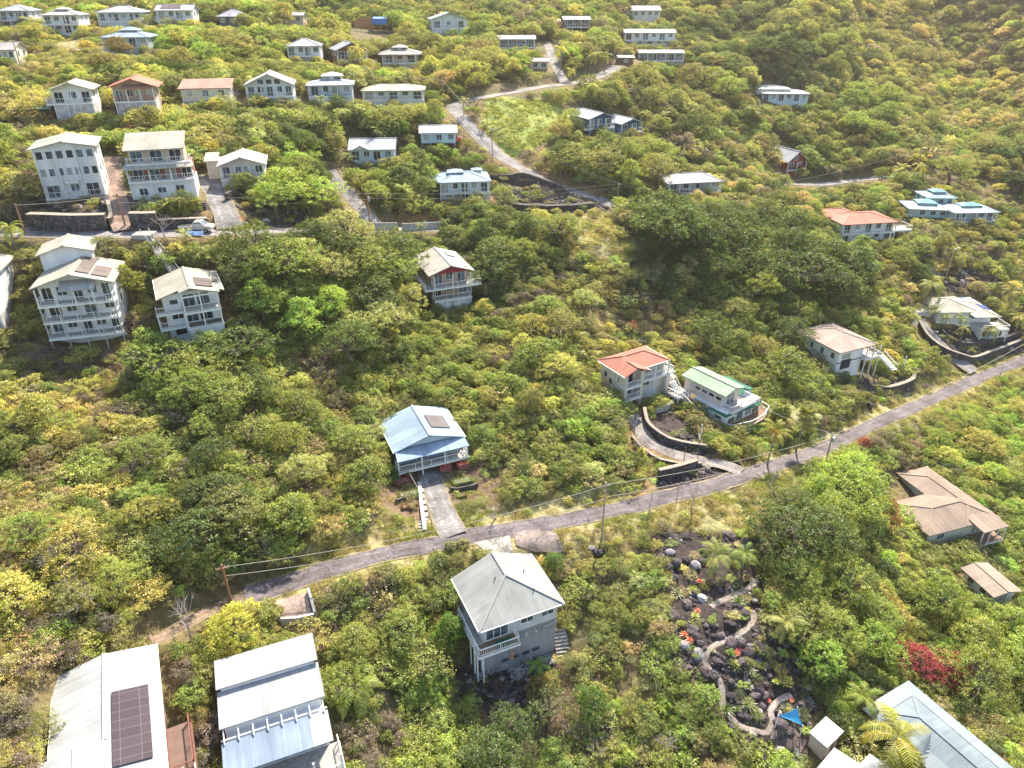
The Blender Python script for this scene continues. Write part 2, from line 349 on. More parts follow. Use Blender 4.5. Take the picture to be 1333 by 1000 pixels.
    def solar(s, u0, u1, v0, v1, mat=None, name='solar_panel'):
        zf = s.lastzf; k = .16; m = MB(); m.slab([(u0,v0,zf(u0,v0)+k),(u1,v0,zf(u1,v0)+k),(u1,v1,zf(u1,v1)+k),(u0,v1,zf(u0,v1)+k)], .06)
        return m.build(name, mat or solar_mat(), s.root, uv=True)
    # -- walls and what is on them. side: 'F' front, 'B', 'L', 'R'
    def wall(s, x0, x1, y0, y1, z0, z1, mat, name='wall'): return MB().box(x0, x1, y0, y1, z0, z1).build(name, mat, s.root)
    def opening(s, side, pos, a, z, w, h, n=1, name='window', glass=None, fr=None, sill=False):
        # pos = wall plane coordinate, a = centre along the wall, z = bottom
        def place(a0, a1, d0, d1, z0, z1, m):
            if side == 'F': m.box(a0, a1, pos-d1, pos-d0, z0, z1)
            elif side == 'B': m.box(a0, a1, pos+d0, pos+d1, z0, z1)
            elif side == 'L': m.box(pos-d1, pos-d0, a0, a1, z0, z1)
            else: m.box(pos+d0, pos+d1, a0, a1, z0, z1)
        f = MB(); b = .09; place(a-w/2-b, a+w/2+b, .003, .07, z+h, z+h+b, f); place(a-w/2-b, a+w/2+b, .003, .07, z-b, z, f)
        place(a-w/2-b, a-w/2, .003, .07, z, z+h, f); place(a+w/2, a+w/2+b, .003, .07, z, z+h, f)
        for i in range(1, n): x = a-w/2+w*i/n; place(x-.035, x+.035, .003, .07, z, z+h, f)
        o = f.build(name, fr or TRIM, s.root); g = MB(); place(a-w/2, a+w/2, .004, .03, z, z+h, g); g.build('pane', glass or glass_mat(), o); return o
    def rail(s, pts, z, h=1.0, mat=None, gap=None, r=.035, name='railing'):
        m = MB(); mat = mat or TRIM; gap = gap or (.22 if s.near else .45 if s.mid else 1.0)
        for (p, q) in zip(pts[:-1], pts[1:]):
            p = Vector((*p, z)); q = Vector((*q, z)); up = Vector((0, 0, 1)); L = (q-p).length
            m.bar(p+up*h, q+up*h, r*1.5, r); m.bar(p+up*.12, q+up*.12, r, r)
            k = max(2, int(L/gap))
            for i in range(k+1):
                c = p.lerp(q, i/k); big = (i % max(1, int(2.6/gap)) == 0) or i == k
                m.bar(c, c+up*(h+(.03 if big else -.02)), r*1.3 if big else r*.4)
        return m.build(name, mat, s.root)
    def deck(s, x0, x1, y0, y1, z, mat=None, edge=None, rail='FLR', posts=True, pmat=None, pr=.09, n=None, rmat=None, up=None, braces=False):
        m = MB().box(x0, x1, y0, y1, z-.16, z); o = m.build('deck', mat or DECKG, s.root)
        e = MB().box(x0-.03, x1+.03, y0-.06, y0-.003, z-.3, z+.012); e.box(x0-.06, x0-.003, y0-.003, y1, z-.3, z+.012); e.box(x1+.003, x1+.06, y0-.003, y1, z-.3, z+.012); e.build('fascia_board', edge or TRIM, o)
        i = .08; P = []
        if 'L' in rail: P += [(x0+i, y1), (x0+i, y0+i)]
        elif 'F' in rail: P += [(x0+i, y0+i)]
        if 'R' in rail: P += ([(x1-i, y0+i)] if 'F' in rail else []) + [(x1-i, y1)]
        elif 'F' in rail: P += [(x1-i, y0+i)]
        if rail and 'F' in rail or rail in ('L',): s.rail(P, z, mat=rmat)
        elif rail == 'R': s.rail([(x1-i, y0+i), (x1-i, y1)], z, mat=rmat)
        if posts:
            n = n or max(2, int(round((x1-x0)/3.2))+1)
            for k in range(n):
                u = x0+.12+(x1-x0-.24)*k/(n-1); g = s.ground(u, y0)-.5; top = (up if up is not None else z-.17)
                MB().box(u-pr, u+pr, y0+.02, y0+.02+2*pr, min(g, z-1), top).build('post', pmat or TRIM, s.root)
                if braces: MB().bar((u, y0+.1, z-.2), (u, y0+1.5, z-2.4), .06).build('brace', pmat or TRIM, s.root)
        return o
    def stairs(s, p0, p1, width, mat=None, rails=True, n=None):  # from low p0 to high p1, local
        p0 = Vector(p0); p1 = Vector(p1); d = p1-p0; h = Vector((d.x, d.y, 0)); L = h.length; h.normalize(); sd = Vector((-h.y, h.x, 0)); n = n or max(4, int(abs(d.z)/.19)); m = MB()
        for i in range(n):
            a = p0+h*(L*i/n); z = p0.z+d.z*(i+1)/n; q = [a-sd*width/2, a+sd*width/2, a+sd*width/2+h*(L/n+.04), a-sd*width/2+h*(L/n+.04)]
            m.slab([(q[0].x,q[0].y,z),(q[3].x,q[3].y,z),(q[2].x,q[2].y,z),(q[1].x,q[1].y,z)], .07)
        for k in (-1, 1): m.bar(p0+sd*k*(width/2)-Vector((0,0,.1)), p1+sd*k*(width/2)-Vector((0,0,.1)), .04, .12)
        o = m.build('stairs', mat or TRIM, s.root)
        if rails:
            r = MB(); up = Vector((0, 0, .95))
            for k in (-1, 1):
                a, b = p0+sd*k*width/2, p1+sd*k*width/2; r.bar(a+up, b+up, .05, .04)
                for i in range(n//2+1): c = a.lerp(b, i/(n//2)); r.bar(c, c+up, .025)
            r.build('handrail', TRIM, o)
        return o
    # -- a whole facade from a list of storeys, top down
    def storeys(s, levels, fo=.6, so=.5, bo=.5, ext=0.0, wmat=None, gables='FB', glass=None, postn=None, dmat=None, lat=None, rmat=None, full=True, trim=None, sidewin=2):
        wmat = wmat or siding(WHT); x0, x1 = -s.w+so, s.w-so; yf = -s.d+fo; yb = s.d-bo; yd = -s.d-ext+.15; z = s.E-.005; H0 = z
        W = MB(); k = min(so, fo, bo)
        if s.kind == 'gv':
            for g in gables: s.gable({'F': yf, 'B': yb-.12}[g], wmat, inset=so)
        if s.kind == 'gu':   # side triangles
            for xx in (x0, x1-.12):
                m = MB(); kd = s.d-max(fo, bo); P = [(-kd, s.E-.01), (kd, s.E-.01), (0, s.E+s.pitch*s.d-.17)]; n = 0
                m.v += [(xx, a, b) for a, b in P]+[(xx+.12, a, b) for a, b in P]; m.f += [(0,2,1),(3,4,5),(0,1,4,3),(1,2,5,4),(2,0,3,5)]; m.build('gable_wall', wmat, s.root)
        if s.kind == 'shed':
            m = MB(); kz = s.pitch*(s.D-.3)
            for xx in (x0, x1-.12): n = len(m.v); m.v += [(xx,yf,s.E-.01),(xx,yb,s.E-.01),(xx,yb,s.E+kz-.2),(xx+.12,yf,s.E-.01),(xx+.12,yb,s.E-.01),(xx+.12,yb,s.E+kz-.2)]; m.f += [tuple(n+i for i in t) for t in ((0,2,1),(3,4,5),(0,1,4,3),(1,2,5,4),(2,0,3,5))]
            m.build('gable_wall', wmat, s.root)
        dk = []
        for li, L in enumerate(levels):
            kind, h = L[0], L[1]; nw = L[2] if len(L) > 2 else 3; last = li == len(levels)-1; zb = z-h
            if last: zlow = min(zb, s.low)
            else: zlow = zb
            y0 = yf if kind in 'dwv' else (yd+.12 if ext > .3 or dk else yf)
            if kind in 'ls' and not dk: y0 = yf
            if kind == 'l':
                lm = lat or lattice_mat((.62, .6, .6)); W.box(x0, x1, y0+.2, yb, zlow, z)
                MB().box(x0+.01, x1-.01, y0, y0+.12, zlow, z-.01).build('lattice_panel', lm, s.root)
                if s.near or s.mid or True:
                    MB().box(x0-.06, x0-.003, y0, y0+s.D*.5, zlow, z-.01).build('lattice_panel', lm, s.root) if s.side < 0 else MB().box(x1+.003, x1+.06, y0, y0+s.D*.5, zlow, z-.01).build('lattice_panel', lm, s.root)
                nn = max(2, int(round(s.W/3.0))+1); b = MB()
                for i in range(nn): u = x0+.08+(x1-x0-.16)*i/(nn-1); b.box(u-.07, u+.07, y0-.07, y0-.004, zlow, z-.02)
                b.box(x0, x1, y0-.09, y0-.075, z-.2, z-.02); b.build('lattice_frame', TRIM, s.root)
            elif kind in 'o':     # open under-croft
                W.box(x0, x1, y0+s.D*.45, yb, zlow, z)
            else: W.box(x0, x1, y0, yb, zlow, z)
            if kind in 'dwv' or (kind == 's' and nw):
                sp = (x1-x0)/max(1, nw); hh = min(h-1.0, 1.25) if kind in 'ws' else min(h-.55, 2.05)
                for i in range(nw):
                    u = x0+sp*(i+.5)+random.uniform(-.2, .2)*(nw < 5); ww = min(sp*.62, 1.9 if kind in 'dv' and (i % 2 == 0) else 1.3)
                    door = kind in 'dv' and i % 2 == 0
                    s.opening('F', y0, u, zb+(.08 if door else h-.5-hh if kind in 'ws' else .85), ww, hh if door or kind in 'ws' else hh-.75, 2 if ww > 1 else 1, name='glass_door' if door else 'window', glass=glass)
                if sidewin and (zb > s.hi-s.z0*0-2.2 or li == 0):
                    for i in range(sidewin):
                        v = yf+(yb-yf)*(i+.7)/(sidewin+.3)
                        if s.ground(s.side*s.w, v) < zb+1.0: s.opening('R' if s.side > 0 else 'L', x1 if s.side > 0 else x0, v, zb+.95, 1.0, 1.1, 1)
            if kind == 'd':
                topz = s.E-.18 if not dk else dk[-1]-.17
                s.deck(x0-.05, x1+.05, yd, yf-.003, zb+.02, mat=dmat, rail='FLR' if fo+ext > .5 else 'F', posts=True, up=topz, n=postn, rmat=rmat); dk.append(zb+.02)
            z = zb
        if dk and levels[-1][0] not in 'ls':  pass
        W.build('wall', wmat, s.root); tot = sum(l[1] for l in levels); s.keepfront(min(H0-tot, H0-1.5)+.4 if s.near else H0-max(2.4, tot*(.85 if s.mid else .68))); s.yf, s.yd, s.x0, s.x1, s.yb = yf, yd, x0, x1, yb
        return s
def hull(P):
    P = sorted(set(P)); 
    def half(P):
        h = []
        for p in P:
            while len(h) > 1 and (h[-1][0]-h[-2][0])*(p[1]-h[-2][1])-(h[-1][1]-h[-2][1])*(p[0]-h[-2][0]) <= 0: h.pop()
            h.append(p)
        return h
    a, b = half(P), half(P[::-1]); return a[:-1]+b[:-1]
# ---------------------------------------------------------------- roof colours
LW = metal_roof((.47, .49, .5)); GREYR = metal_roof((0.520, 0.530, 0.500)); BLUER = metal_roof((.34, .45, .56)); SALM = metal_roof((.52, .2, .14)); RED = metal_roof((0.550, 0.200, 0.130))
SAGE = metal_roof((0.420, 0.450, 0.380)); CRR = metal_roof((0.496, 0.464, 0.384)); TANR = plain((.45, .35, .27), .9, 1.2, .85); GRN = metal_roof((.33, .44, .32), .55); DGRN = metal_roof((0.020, 0.170, 0.110)); LBLUE = metal_roof((0.360, 0.480, 0.576)); TEAL = metal_roof((0.250, 0.500, 0.550))
SW, SC_, SBL, SDB = siding(WHT), siding(CREAM), siding((.55, .66, .74)), siding((.04, .12, .24)); PALE = siding((.68, .72, .74)); GREYS = siding((.5, .52, .55)); BRN = siding((.22, .12, .08)); BEIGE = siding((.62, .5, .4)); REDW = siding((.3, .05, .03))
# ================= near houses
# -- broad white house at the lower left
h = House('broad white metal roof house with purple solar panel, left of the stepped triple roofs', None, None, frame=((203, 838), (217, 1000), 8.8, 17), eave=4.2, land='the broad white roof house')
h.roof('gv', .2, LW, rect=(-h.w, h.w, -1.5, h.d)); h.roof('gv', .2, LW, rect=(-h.w-4.2, h.w, -h.d, -1.5-.02), z=h.E+.02, rec=False)
h.solar(.6, 3.5, -4.6, 3.4, solar_mat((.032, .02, .03)))
RW = plain((.24, .1, .07), .8, 2, .7)
h.wall(-h.w+.5, h.w-.5, -1.2, h.d-.4, h.low, h.E-.02, siding((.35, .2, .17))); h.wall(-h.w-3.6, h.w-.5, -h.d+.5, -1.2, h.low, h.E-.04, siding((.35, .2, .17)))
h.opening('L', -h.w+.5, 4.5, h.E-2.2, 1.6, 1.2, 2); h.opening('L', -h.w+.5, 1.5, h.E-2.2, 1.2, 1.2, 2)
h.deck(h.w-.4, h.w+1.7, -3.6, 1.6, .9, mat=plain((.16, .1, .08)), rail='FR', rmat=RW, edge=RW, pmat=RW); h.stairs((h.w+1.2, -10.4, -1.3), (h.w+1.2, -3.8, .85), 1.0, GREYW); h.keepfront(0)
# -- three stepped strips
h = House('white house under three stepped roof strips, the lowest one blue corrugated', (289, 1006), (433, 957), (408, 837), eave=4.0, land='the stepped triple roof house')
E0 = h.E; D = h.D; w = h.w
h.roof('shed', .07, LW, rect=(-w, w, h.d-D*.30, h.d), z=E0+1.3); h.roof('shed', .07, LW, rect=(-w, w, h.d-D*.64, h.d-D*.285), z=E0+.45, rec=False)
h.roof('shed', .1, metal_roof((.27, .34, .46), .3), rect=(-w, w*.62, -h.d, h.d-D*.72), z=E0-.75, rec=False); h.roof('shed', .1, LW, rect=(w*.62+.02, w, -h.d, h.d-D*.72), z=E0-.74, rec=False)
h.wall(-w+.4, w-.4, h.d-D*.29, h.d-.4, h.low, E0+1.1, SW); h.wall(-w+.4, w-.4, h.d-D*.62, h.d-D*.29, h.low, E0+.25, SW); h.wall(-w+.4, w-.4, -h.d+1.6, h.d-D*.62, h.low, E0-.9, SW)
m = MB()
for i in range(8): u = -w+.3+(2*w-.6)*i/7; m.bar((u, h.d-D*.64, E0+.2), (u, h.d-D*.74, E0-.3), .05)
m.box(-w, w, h.d-D*.705, h.d-D*.695, E0-.45, E0-.3); m.build('rafter', TRIM, h.root)
for i in range(5): h.opening('F', -h.d+1.6, -w+1.4+i*(2*w-2.8)/4, E0-3.1, 1.5, 1.9, 2, name='glass_door')
h.deck(-w, w+.5, -h.d-1.6, -h.d+1.597, E0-3.3, mat=GREYW, rail='FLR', up=E0-.95, n=5); h.keepfront(-1)
# -- hip roofed house in the foreground
h = House('pale grey hip roofed house below the lower road with small corner balcony', (624, 823), (734, 785), (687, 722), eave=7.2, land='the grey hip roof house')
h.roof('hipf', .42, metal_roof((.38, .39, .375))); w, d, E = h.w, h.d, h.E
h.gable(d-.62, siding((.55, .55, .53)), inset=.6); BLK = plain((.33, .31, .33), .9, 1.6, .6)
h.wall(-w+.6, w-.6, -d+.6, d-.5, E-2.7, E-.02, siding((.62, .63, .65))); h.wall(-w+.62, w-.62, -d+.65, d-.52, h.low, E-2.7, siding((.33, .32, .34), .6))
h.opening('F', -d+.6, -w+2.3, E-2.35, 2.6, 1.9, 3, name='glass_door'); h.opening('F', -d+.6, -w+6.0, E-1.6, 1.5, .8, 2); h.opening('F', -d+.6, -w+8.6, E-1.6, 1.4, .8, 2)
h.opening('F', -d+.65, -w+6.3, E-3.9, 2.0, .7, 1, fr=BLK); h.opening('F', -d+.65, -w+8.9, E-3.8, 1.7, .6, 1, fr=BLK)
for i in range(4): h.opening('F', -d+.65, -w+3.3+i*1.3, max(h.ground(-w+3.3+i*1.3, -d)+.5, E-7.0), .9, .6, 1, fr=BLK)
for v in (-2.4, .3, 2.6): h.opening('L', -w+.6, v, E-2.1, 1.0, 1.4, 1)
h.deck(-w-.5, -w+4.4, -d-1.1, -d+.597, E-2.62, mat=DECKW, rail='FLR', posts=False); h.deck(-w-.5, -w+.597, -d+.61, 1.2, E-2.62, mat=GREYW, rail='L', posts=True, n=2)
m = MB().box(-w+1.8, -w+3.8, -d-.8, -d+.3, E-2.615, E-2.59); m.build('doormat', plain((.02, .13, .05), .95), h.root)
for u in (-w-.3, -w+.9, -w+2.1, -w+3.2, -w+4.2): MB().bar((u, -d-1.0, E-2.8), (u, -d+.6, E-4.6), .05).build('brace', TRIM, h.root)
for u, v in ((-w-.3, -d+.1), (-w-.3, -d+2.2), (-w+.3, -d-.2)): MB().box(u-.07, u+.07, v-.07, v+.07, h.low, E-2.8).build('post', TRIM, h.root)
m = MB()
for i in range(3): MB().box(-.7+i*1.2, -.7+i*1.2+.3, -d+.2, -d+.6, E-3.5, E-3.2).build('air_conditioner', plain((.6, .6, .58)), h.root)
m = MB()
for u, v in ((-1.2, .6), (2.6, .9), (2.4, -2.2)): z = h.E+.42*min(w-abs(u), (v+d)*1.0)+.02; MB().cone((u, v, z-.1), (u, v, z+.35), .07, .07).build('vent_pipe', DARK, h.root)
h.keepfront(.2)
p = h.P(-w+3.2, -d-1.15, E-3.2); m = MB(); m.bar((0, 0, 0), (.5, -.3, .9), .025); m.slab([(.0, .0, -.1), (.35, -.1, -.2), (.3, .1, -1.5), (.02, .1, -1.3)], .05)
HOME3 = h; tag(m.build('flag', plain((.6, .25, .12), .9, 4, .6), None, loc=p), 'faded orange flag hanging at the balcony of the grey hip roof house', 'flag')
h.stairs((w-.2, -d-1.6, h.ground(w, -d-1.6)-.4), (w+.8, -d+2.4, h.ground(w, -d+2.4)+.5), 1.6, CONC, rails=False)
h.wall(-w+3.4, w-1.2, -d-.9, -d+.6, h.low-1, h.ground(0, -d)+.55, stone_mat((.22, .21, .22), (.35, .33, .33), 1.8), 'plinth')
# -- blue house over its driveway
h = House('light blue metal roof house built over its concrete driveway with solar panel', (517, 598), (611, 576), (577, 531), eave=3.5, land='the light blue roof house')
h.roof('gv', .3, BLUER, rect=(-h.w, h.w, -h.d+1.7, h.d)); w, d, E = h.w, h.d, h.E; RR = h.lastroof; zf = h.lastzf
m = MB(); m.slab([(-w, -d, E-.55), (w, -d, E-.55), (w-.2, -d+2.0, E+.06), (-w+.2, -d+2.0, E+.06)], .12); m.build('porch_roof', BLUER, h.root, uv=True)
h.solar(1.0, 3.9, -1.4, 2.3, solar_mat((0.066, 0.055, 0.066))); h.gable(-d+2.4, SBL, inset=.5); h.gable(d-.6, SBL, inset=.5)
SBD = siding((.25, .36, .5)); h.wall(-w+.6, w-.6, -d+2.4, d-.6, E-2.75, E-.02, SBD); h.wall(-w+.6, -w+3.0, -d+2.5, d-.6, h.low, E-2.76, SBD); h.wall(w-4.0, w-.6, -d+2.5, d-.6, h.low, E-2.76, SBD); h.wall(-w+3.0, w-4.0, d-2.5, d-.7, h.low, E-2.77, SBD)
for i, u in enumerate((-3.4, -1.2, 1.0, 3.4)): h.opening('F', -d+2.4, u, E-2.6 if i % 2 else E-2.1, 1.7, 1.9 if i % 2 else 1.3, 2, name='glass_door' if i % 2 else 'window')
h.deck(-w+.1, w-.1, -d+.35, -d+2.397, E-2.7, mat=GREYW, rail='FLR', up=E-.65, n=4); h.opening('F', -d+2.5, w-2.3, 1.0, 1.3, 1.1, 2); h.opening('L', -w+.6, 0, E-2, 1.2, 1.2, 2); h.keepfront(0); HB = h

# -- salmon roofed three storey house
h = House('beige three storey house with salmon red hip roof and white balconies above a curving drive', (814, 492), (878, 472), (840, 450), eave=5.7, land='the salmon hip roof house')
w, d, E = h.w, h.d, h.E; h.roof('hip', .4, SALM, rect=(-w, w, -d+1.2, d)); h.roof('gv', .4, SALM, rect=(-w, -w+w*1.0, -d, -d+2.8), z=E+.03, rec=False)
BG = siding((.7, .62, .52)); h.storeys([('s', E-4.6, 0)], fo=1.9, so=.5, wmat=BG) if False else None
h.wall(-w+.5, w-.5, -d+1.9, d-.5, h.low, E-.02, BG); h.wall(-w+.5, -w+1.1, -d+.5, -d+1.9, h.low, E-.02, BG); h.wall(-w+3.8, -w+4.5, -d+.4, -d+1.9, h.low, E-.02, BG)
for k, zb in enumerate((E-2.4, E-4.7)):
    h.deck(-w+.5, -w+3.9, -d+.2, -d+1.897, zb, rail='F', posts=False); h.opening('F', -d+1.9, -w+2.3, zb+.05, 1.9, 2.0, 2, name='glass_door')
h.deck(-w+4.4, w-.1, -d+.9, -d+1.897, E-2.4, rail='FR', n=3, up=E-.3); h.opening('F', -d+1.9, 1.2, E-1.6, 1.2, .8, 2); h.opening('F', -d+1.9, w-1.4, E-2.3, 1.5, 1.9, 2, name='glass_door'); h.opening('F', -d+1.9, 1.1, E-4.1, 1.3, .8, 2)
m = MB().box(-w+4.8, w-1.9, -d+1.8, -d+1.895, E-6.9, E-4.9); m.build('garage_door', siding((.7, .72, .74)), h.root); m = MB().box(-w+1.4, -w+3.7, -d+1.8, -d+1.895, h.low, E-5.0); m.build('garage_door', DARK, h.root)
for v, z in ((-1.6, E-2.), (.4, E-3.2), (-2.2, E-4.4), (1.8, E-2.4)): h.opening('L', -w+.5, v, z, .8, 1.0, 1)
h.wall(w-.5, w+.3, -d+1.0, d-.4, h.low, E-2.4, BG, 'side_wall'); h.deck(w-.45, w+1.0, -d+.9, d-1, E-2.38, rail='R', posts=False)
h.stairs((w+1.4, -d-2.2, h.ground(w, -d-2)), (w+1.3, -d+1.3, E-4.6), 1.3); h.stairs((w+2.3, -d+1.8, E-4.6), (w+.9, -d+4.2, E-2.45), 1.1); h.keepfront(0); HS5 = h
# -- green roofed house with terraces
h = House('white house with pale green metal roof and curved timber terraces above the lower road', (942, 518), (974, 503), (917, 485), eave=5.8, land='the green roof house', W=5.4, D=9.5)
w, d, E = h.w, h.d, h.E; h.roof('gv', .28, GRN); h.gable(-d+.9, SC_, inset=.5)
h.wall(-w+.5, w-.5, -d+.9, d-.5, E-2.7, E-.02, siding((.66, .56, .5))); h.wall(-w-.4, w+3.4, -d-1.0, d-3.5, h.low, E-2.72, SW)
for i in range(4): h.opening('L', -w+.5, -d+1.6+i*1.5, E-1.5, 1.1, .6, 1)
h.opening('F', -d+.9, 0, E-2.6, 2.0, 1.9, 2, name='glass_door'); h.deck(-w+.4, w+1.4, -d-1.4, -d+.897, E-2.62, rail='FLR', posts=False)
m = MB(); z = E-2.85; m.slab([(-w-1.0, -d-1.4, z), (w+2.0, -d-1.9, z-.35), (w+2.0, -d-.9, z), (-w-.7, -d-.2, z+.05)], .12); m.slab([(-w-.85, -d-1.4, z-.2), (-w-.4, -d-1.4, z), (-w-.3, -d+2.6, z+.02), (-w-.85, -d+2.6, z-.2)], .1); m.build('lower_roof', DGRN, h.root, uv=True)
h.roof('gv', .3, DGRN, rect=(w+.2, w+4.2, -d+1.0, d-2.4), z=E-2.2, rec=False, name='side_roof'); h.wall(w+.5, w+3.9, -d+1.4, d-2.8, E-5.5, E-2.25, SW)
for i in range(3): h.opening('F', -d-1.0, -w+1+i*2.3, E-4.9, 1.5, 1.5 if i else 1.0, 2)
h.opening('F', -d-1.0, w+2.2, E-5.1, 1.6, 1.9, 2, name='glass_door'); h.opening('L', -w-.4, -d+.6, E-4.3, 1.4, .6, 1); h.opening('L', -w-.4, -d+3.0, E-4.8, .9, 1.4, 1, glass=plain((.2, .4, .5)))
m = MB(); z = E-5.3; arc = [(-w-.6, -d-1.2), (-w-.2, -d-2.3), (w*.3, -d-3.4), (w+1.6, -d-3.3), (w+4.6, -d-2.2), (w+5.0, -d-.4)]; m.slab([(*p, z) for p in arc]+[(w+5.0, -d-.2, z), (-w-.6, -d-1.15, z)], .22); m.build('deck', DECKW, h.root); h.rail(arc, z, name='railing')
for a in arc[1:5]: MB().box(a[0]-.09, a[0]+.09, a[1]+.1, a[1]+.28, h.ground(*a)-1, z-.23).build('post', TRIM, h.root)
h.wall(w*.2, w+3.0, -d-2.7, -d-1.0, h.low-1.5, z-.25, SW, 'lower_room'); h.deck(-w-3.0, -w+.3, d-2.3, d+.6, E-2.6, rail='FL', mat=GREYW, n=3); h.stairs((-w-1.4, -d+1.2, E-5.4), (-w-1.9, d-2.4, E-2.62), 1.0, GREYW); h.keepfront(0)
h6 = h
# -- white house with tan roof, right
h = House('white two storey house with pinkish tan roof, garage door below and corner stairs', (1094, 460), (1143, 448), (1081, 421), eave=4.3, land='the pinkish tan roof house', D=12)
h.roof('hip', .33, metal_roof((0.500, 0.380, 0.330))); w, d, E = h.w, h.d, h.E
h.wall(-w+.5, w-3.0, -d+.6, d-.5, h.low, E-.02, SW); h.wall(w-3.01, w-.5, -d+3.4, d-.6, h.low, E-.03, SW); h.opening('F', -d+.6, -w+2.6, E-2.0, 2.2, 1.1, 3); m = MB().box(-w+1.6, -w+4.2, -d+.55, -d+.597, .0, 2.1); m.build('garage_door', DARK, h.root)
h.wall(-w+.42, w-3.1, -d+.5, -d+.597, E-2.75, E-2.6, DARK, 'trim_band')
for v in (-4, -1.2, 1.6): h.opening('L', -w+.5, v, E-2.1, .9, 1.2, 1); h.opening('L', -w+.5, v+.4, E-4.6, .9, 1.0, 1)
h.deck(w-3.2, w+.7, -d-.5, -d+3.397, E-2.6, rail='FR', n=3, up=E-.2); h.opening('F', -d+3.4, w-1.8, E-2.5, 1.6, 1.9, 2, name='glass_door'); h.stairs((w+1.4, -d-4.2, 0), (w+1.4, -d-.3, E-2.65), 1.2); h.keepfront(.2)
# -- long white house with palms, right
h = House('long cream roofed house above a curved black stone wall with blue solar panel', (1224, 404), (1300, 414), None, yaw=2, D=11, eave=4.2, land='the long cream roof house')
w, d, E = h.w, h.d, h.E; h.roof('hip', .3, CRR, rect=(-w, w*.45, -d+1, d)); h.roof('hip', .25, CRR, rect=(w*.1, w, -d-1.5, d-2), z=E-.25, rec=False); h.solar(w*.55+.6, w-.25, -3.2, -.2, solar_mat((0.030, 0.060, 0.220)))
h.storeys([('w', 2.6, 4), ('v', 2.6, 3)], fo=1.3, wmat=SW); h.deck(w*.3, w+1.5, -d-3, -d+1.2, E-2.7, rail='FR', n=4); h.wall(w*.32, w+1.3, -d-2.6, -d+1.2, h.low-2, E-2.9, SW, 'lower_room')
for i in range(3): h.opening('F', -d-2.6, w*.32+1+i*1.7, E-4.6, 1.1, 1.3, 1)
h.roof('shed', .08, CRR, rect=(-w-6.2, -w-.3, -d+2.5, d-3), z=E-.5, rec=False, name='garage_roof'); h.wall(-w-5.9, -w-.1, -d+2.9, d-3.3, h.low, E-.7, SW, 'garage_wall'); m = MB().box(-w-5.3, -w-1.2, -d+2.84, -d+2.897, h.ground(-w-3, -d+2)-.2, E-1.2); m.build('garage_door', siding((.75, .75, .75)), h.root)
# -- tan house lower right
h = House('low house with tan L shaped hip roof and front porch below the lower road', (1210, 698), (1302, 674), (1207, 616), eave=2.6, land='the tan L shaped roof house', D=14.5)
w, d, E = h.w, h.d, h.E; TL = metal_roof((.34, .255, .2), .3); h.roof('hip', .27, TL, rect=(-w, w, -d, -d+8.4)); h.roof('hip', .27, TL, rect=(w-6.6, w, -d+.05, d), z=E+.012, rec=False)
h.wall(-w+.6, w-.6, -d+.6, -d+7.8, h.low, E-.02, siding((.7, .66, .5))); h.wall(w-6, w-.62, -d+7.8, d-.6, h.low, E-.03, siding((.6, .66, .7)))
h.roof('shed', .12, metal_roof((.36, .27, .21), .3), rect=(w*.22, w-.4, -d-2.0, -d+1.6), z=E+.0, rec=False, name='porch_roof'); h.deck(w*.24, w-.5, -d-1.9, -d+.597, .0, mat=DECKW, rail='F', rmat=plain((.3, .12, .08)), up=E-.1, n=4, pr=.07)
h.opening('F', -d+.6, -w+3.2, E-1.9, 1.3, 1.0, 2); h.opening('F', -d+.6, 3.4, .05, 1.8, 1.9, 2, name='glass_door'); h.opening('L', -w+.6, -d+3, E-2, 1.1, 1, 1); h.keepfront(0)
# -- small tan outbuilding
h = House('small tan roofed outbuilding at the right edge below the tan L shaped roof house', (1297, 778), (1328, 770), None, yaw=14, D=6, eave=2.8, W=4.8, name='outbuilding', cat='outbuilding'); h.roof('gv', .2, metal_roof((.4, .32, .26), .3)); h.storeys([('w', 2.2, 1)], wmat=SW)
# -- big blue grey roof at the lower right
h = House('big blue grey corrugated hip roof house at the lower right under a coconut palm', None, None, frame=((1183, 885), (1309, 990), 8, 19), eave=4.2, land='the big blue grey roof house')
w, d, E = h.w, h.d, h.E; h.roof('hip', .22, metal_roof((.25, .31, .35), .25), rect=(-w+1.6, w-1.6, -d+1.6, d-1.6), z=E+.22); m = MB()
for q in ([(-w,-d,E-.1),(w,-d,E-.1),(w-1.7,-d+1.7,E+.3),(-w+1.7,-d+1.7,E+.3)], [(w,-d,E-.1),(w,d,E-.1),(w-1.7,d-1.7,E+.3),(w-1.7,-d+1.7,E+.3)], [(w,d,E-.1),(-w,d,E-.1),(-w+1.7,d-1.7,E+.3),(w-1.7,d-1.7,E+.3)], [(-w,d,E-.1),(-w,-d,E-.1),(-w+1.7,-d+1.7,E+.3),(-w+1.7,d-1.7,E+.3)]): m.slab(q, .1)
m.build('lower_roof', metal_roof((.33, .39, .42), .25), h.root, uv=True); h.wall(-w+1.2, w-.8, -d+1, d-1.1, h.low, E-.2, siding((.35, .4, .5))); h.opening('L', -w+1.2, 2, E-2.3, 1.4, 1.2, 2); h.opening('L', -w+1.2, -2, E-2.3, 1.4, 1.2, 2); h.keepfront(0); H13 = h
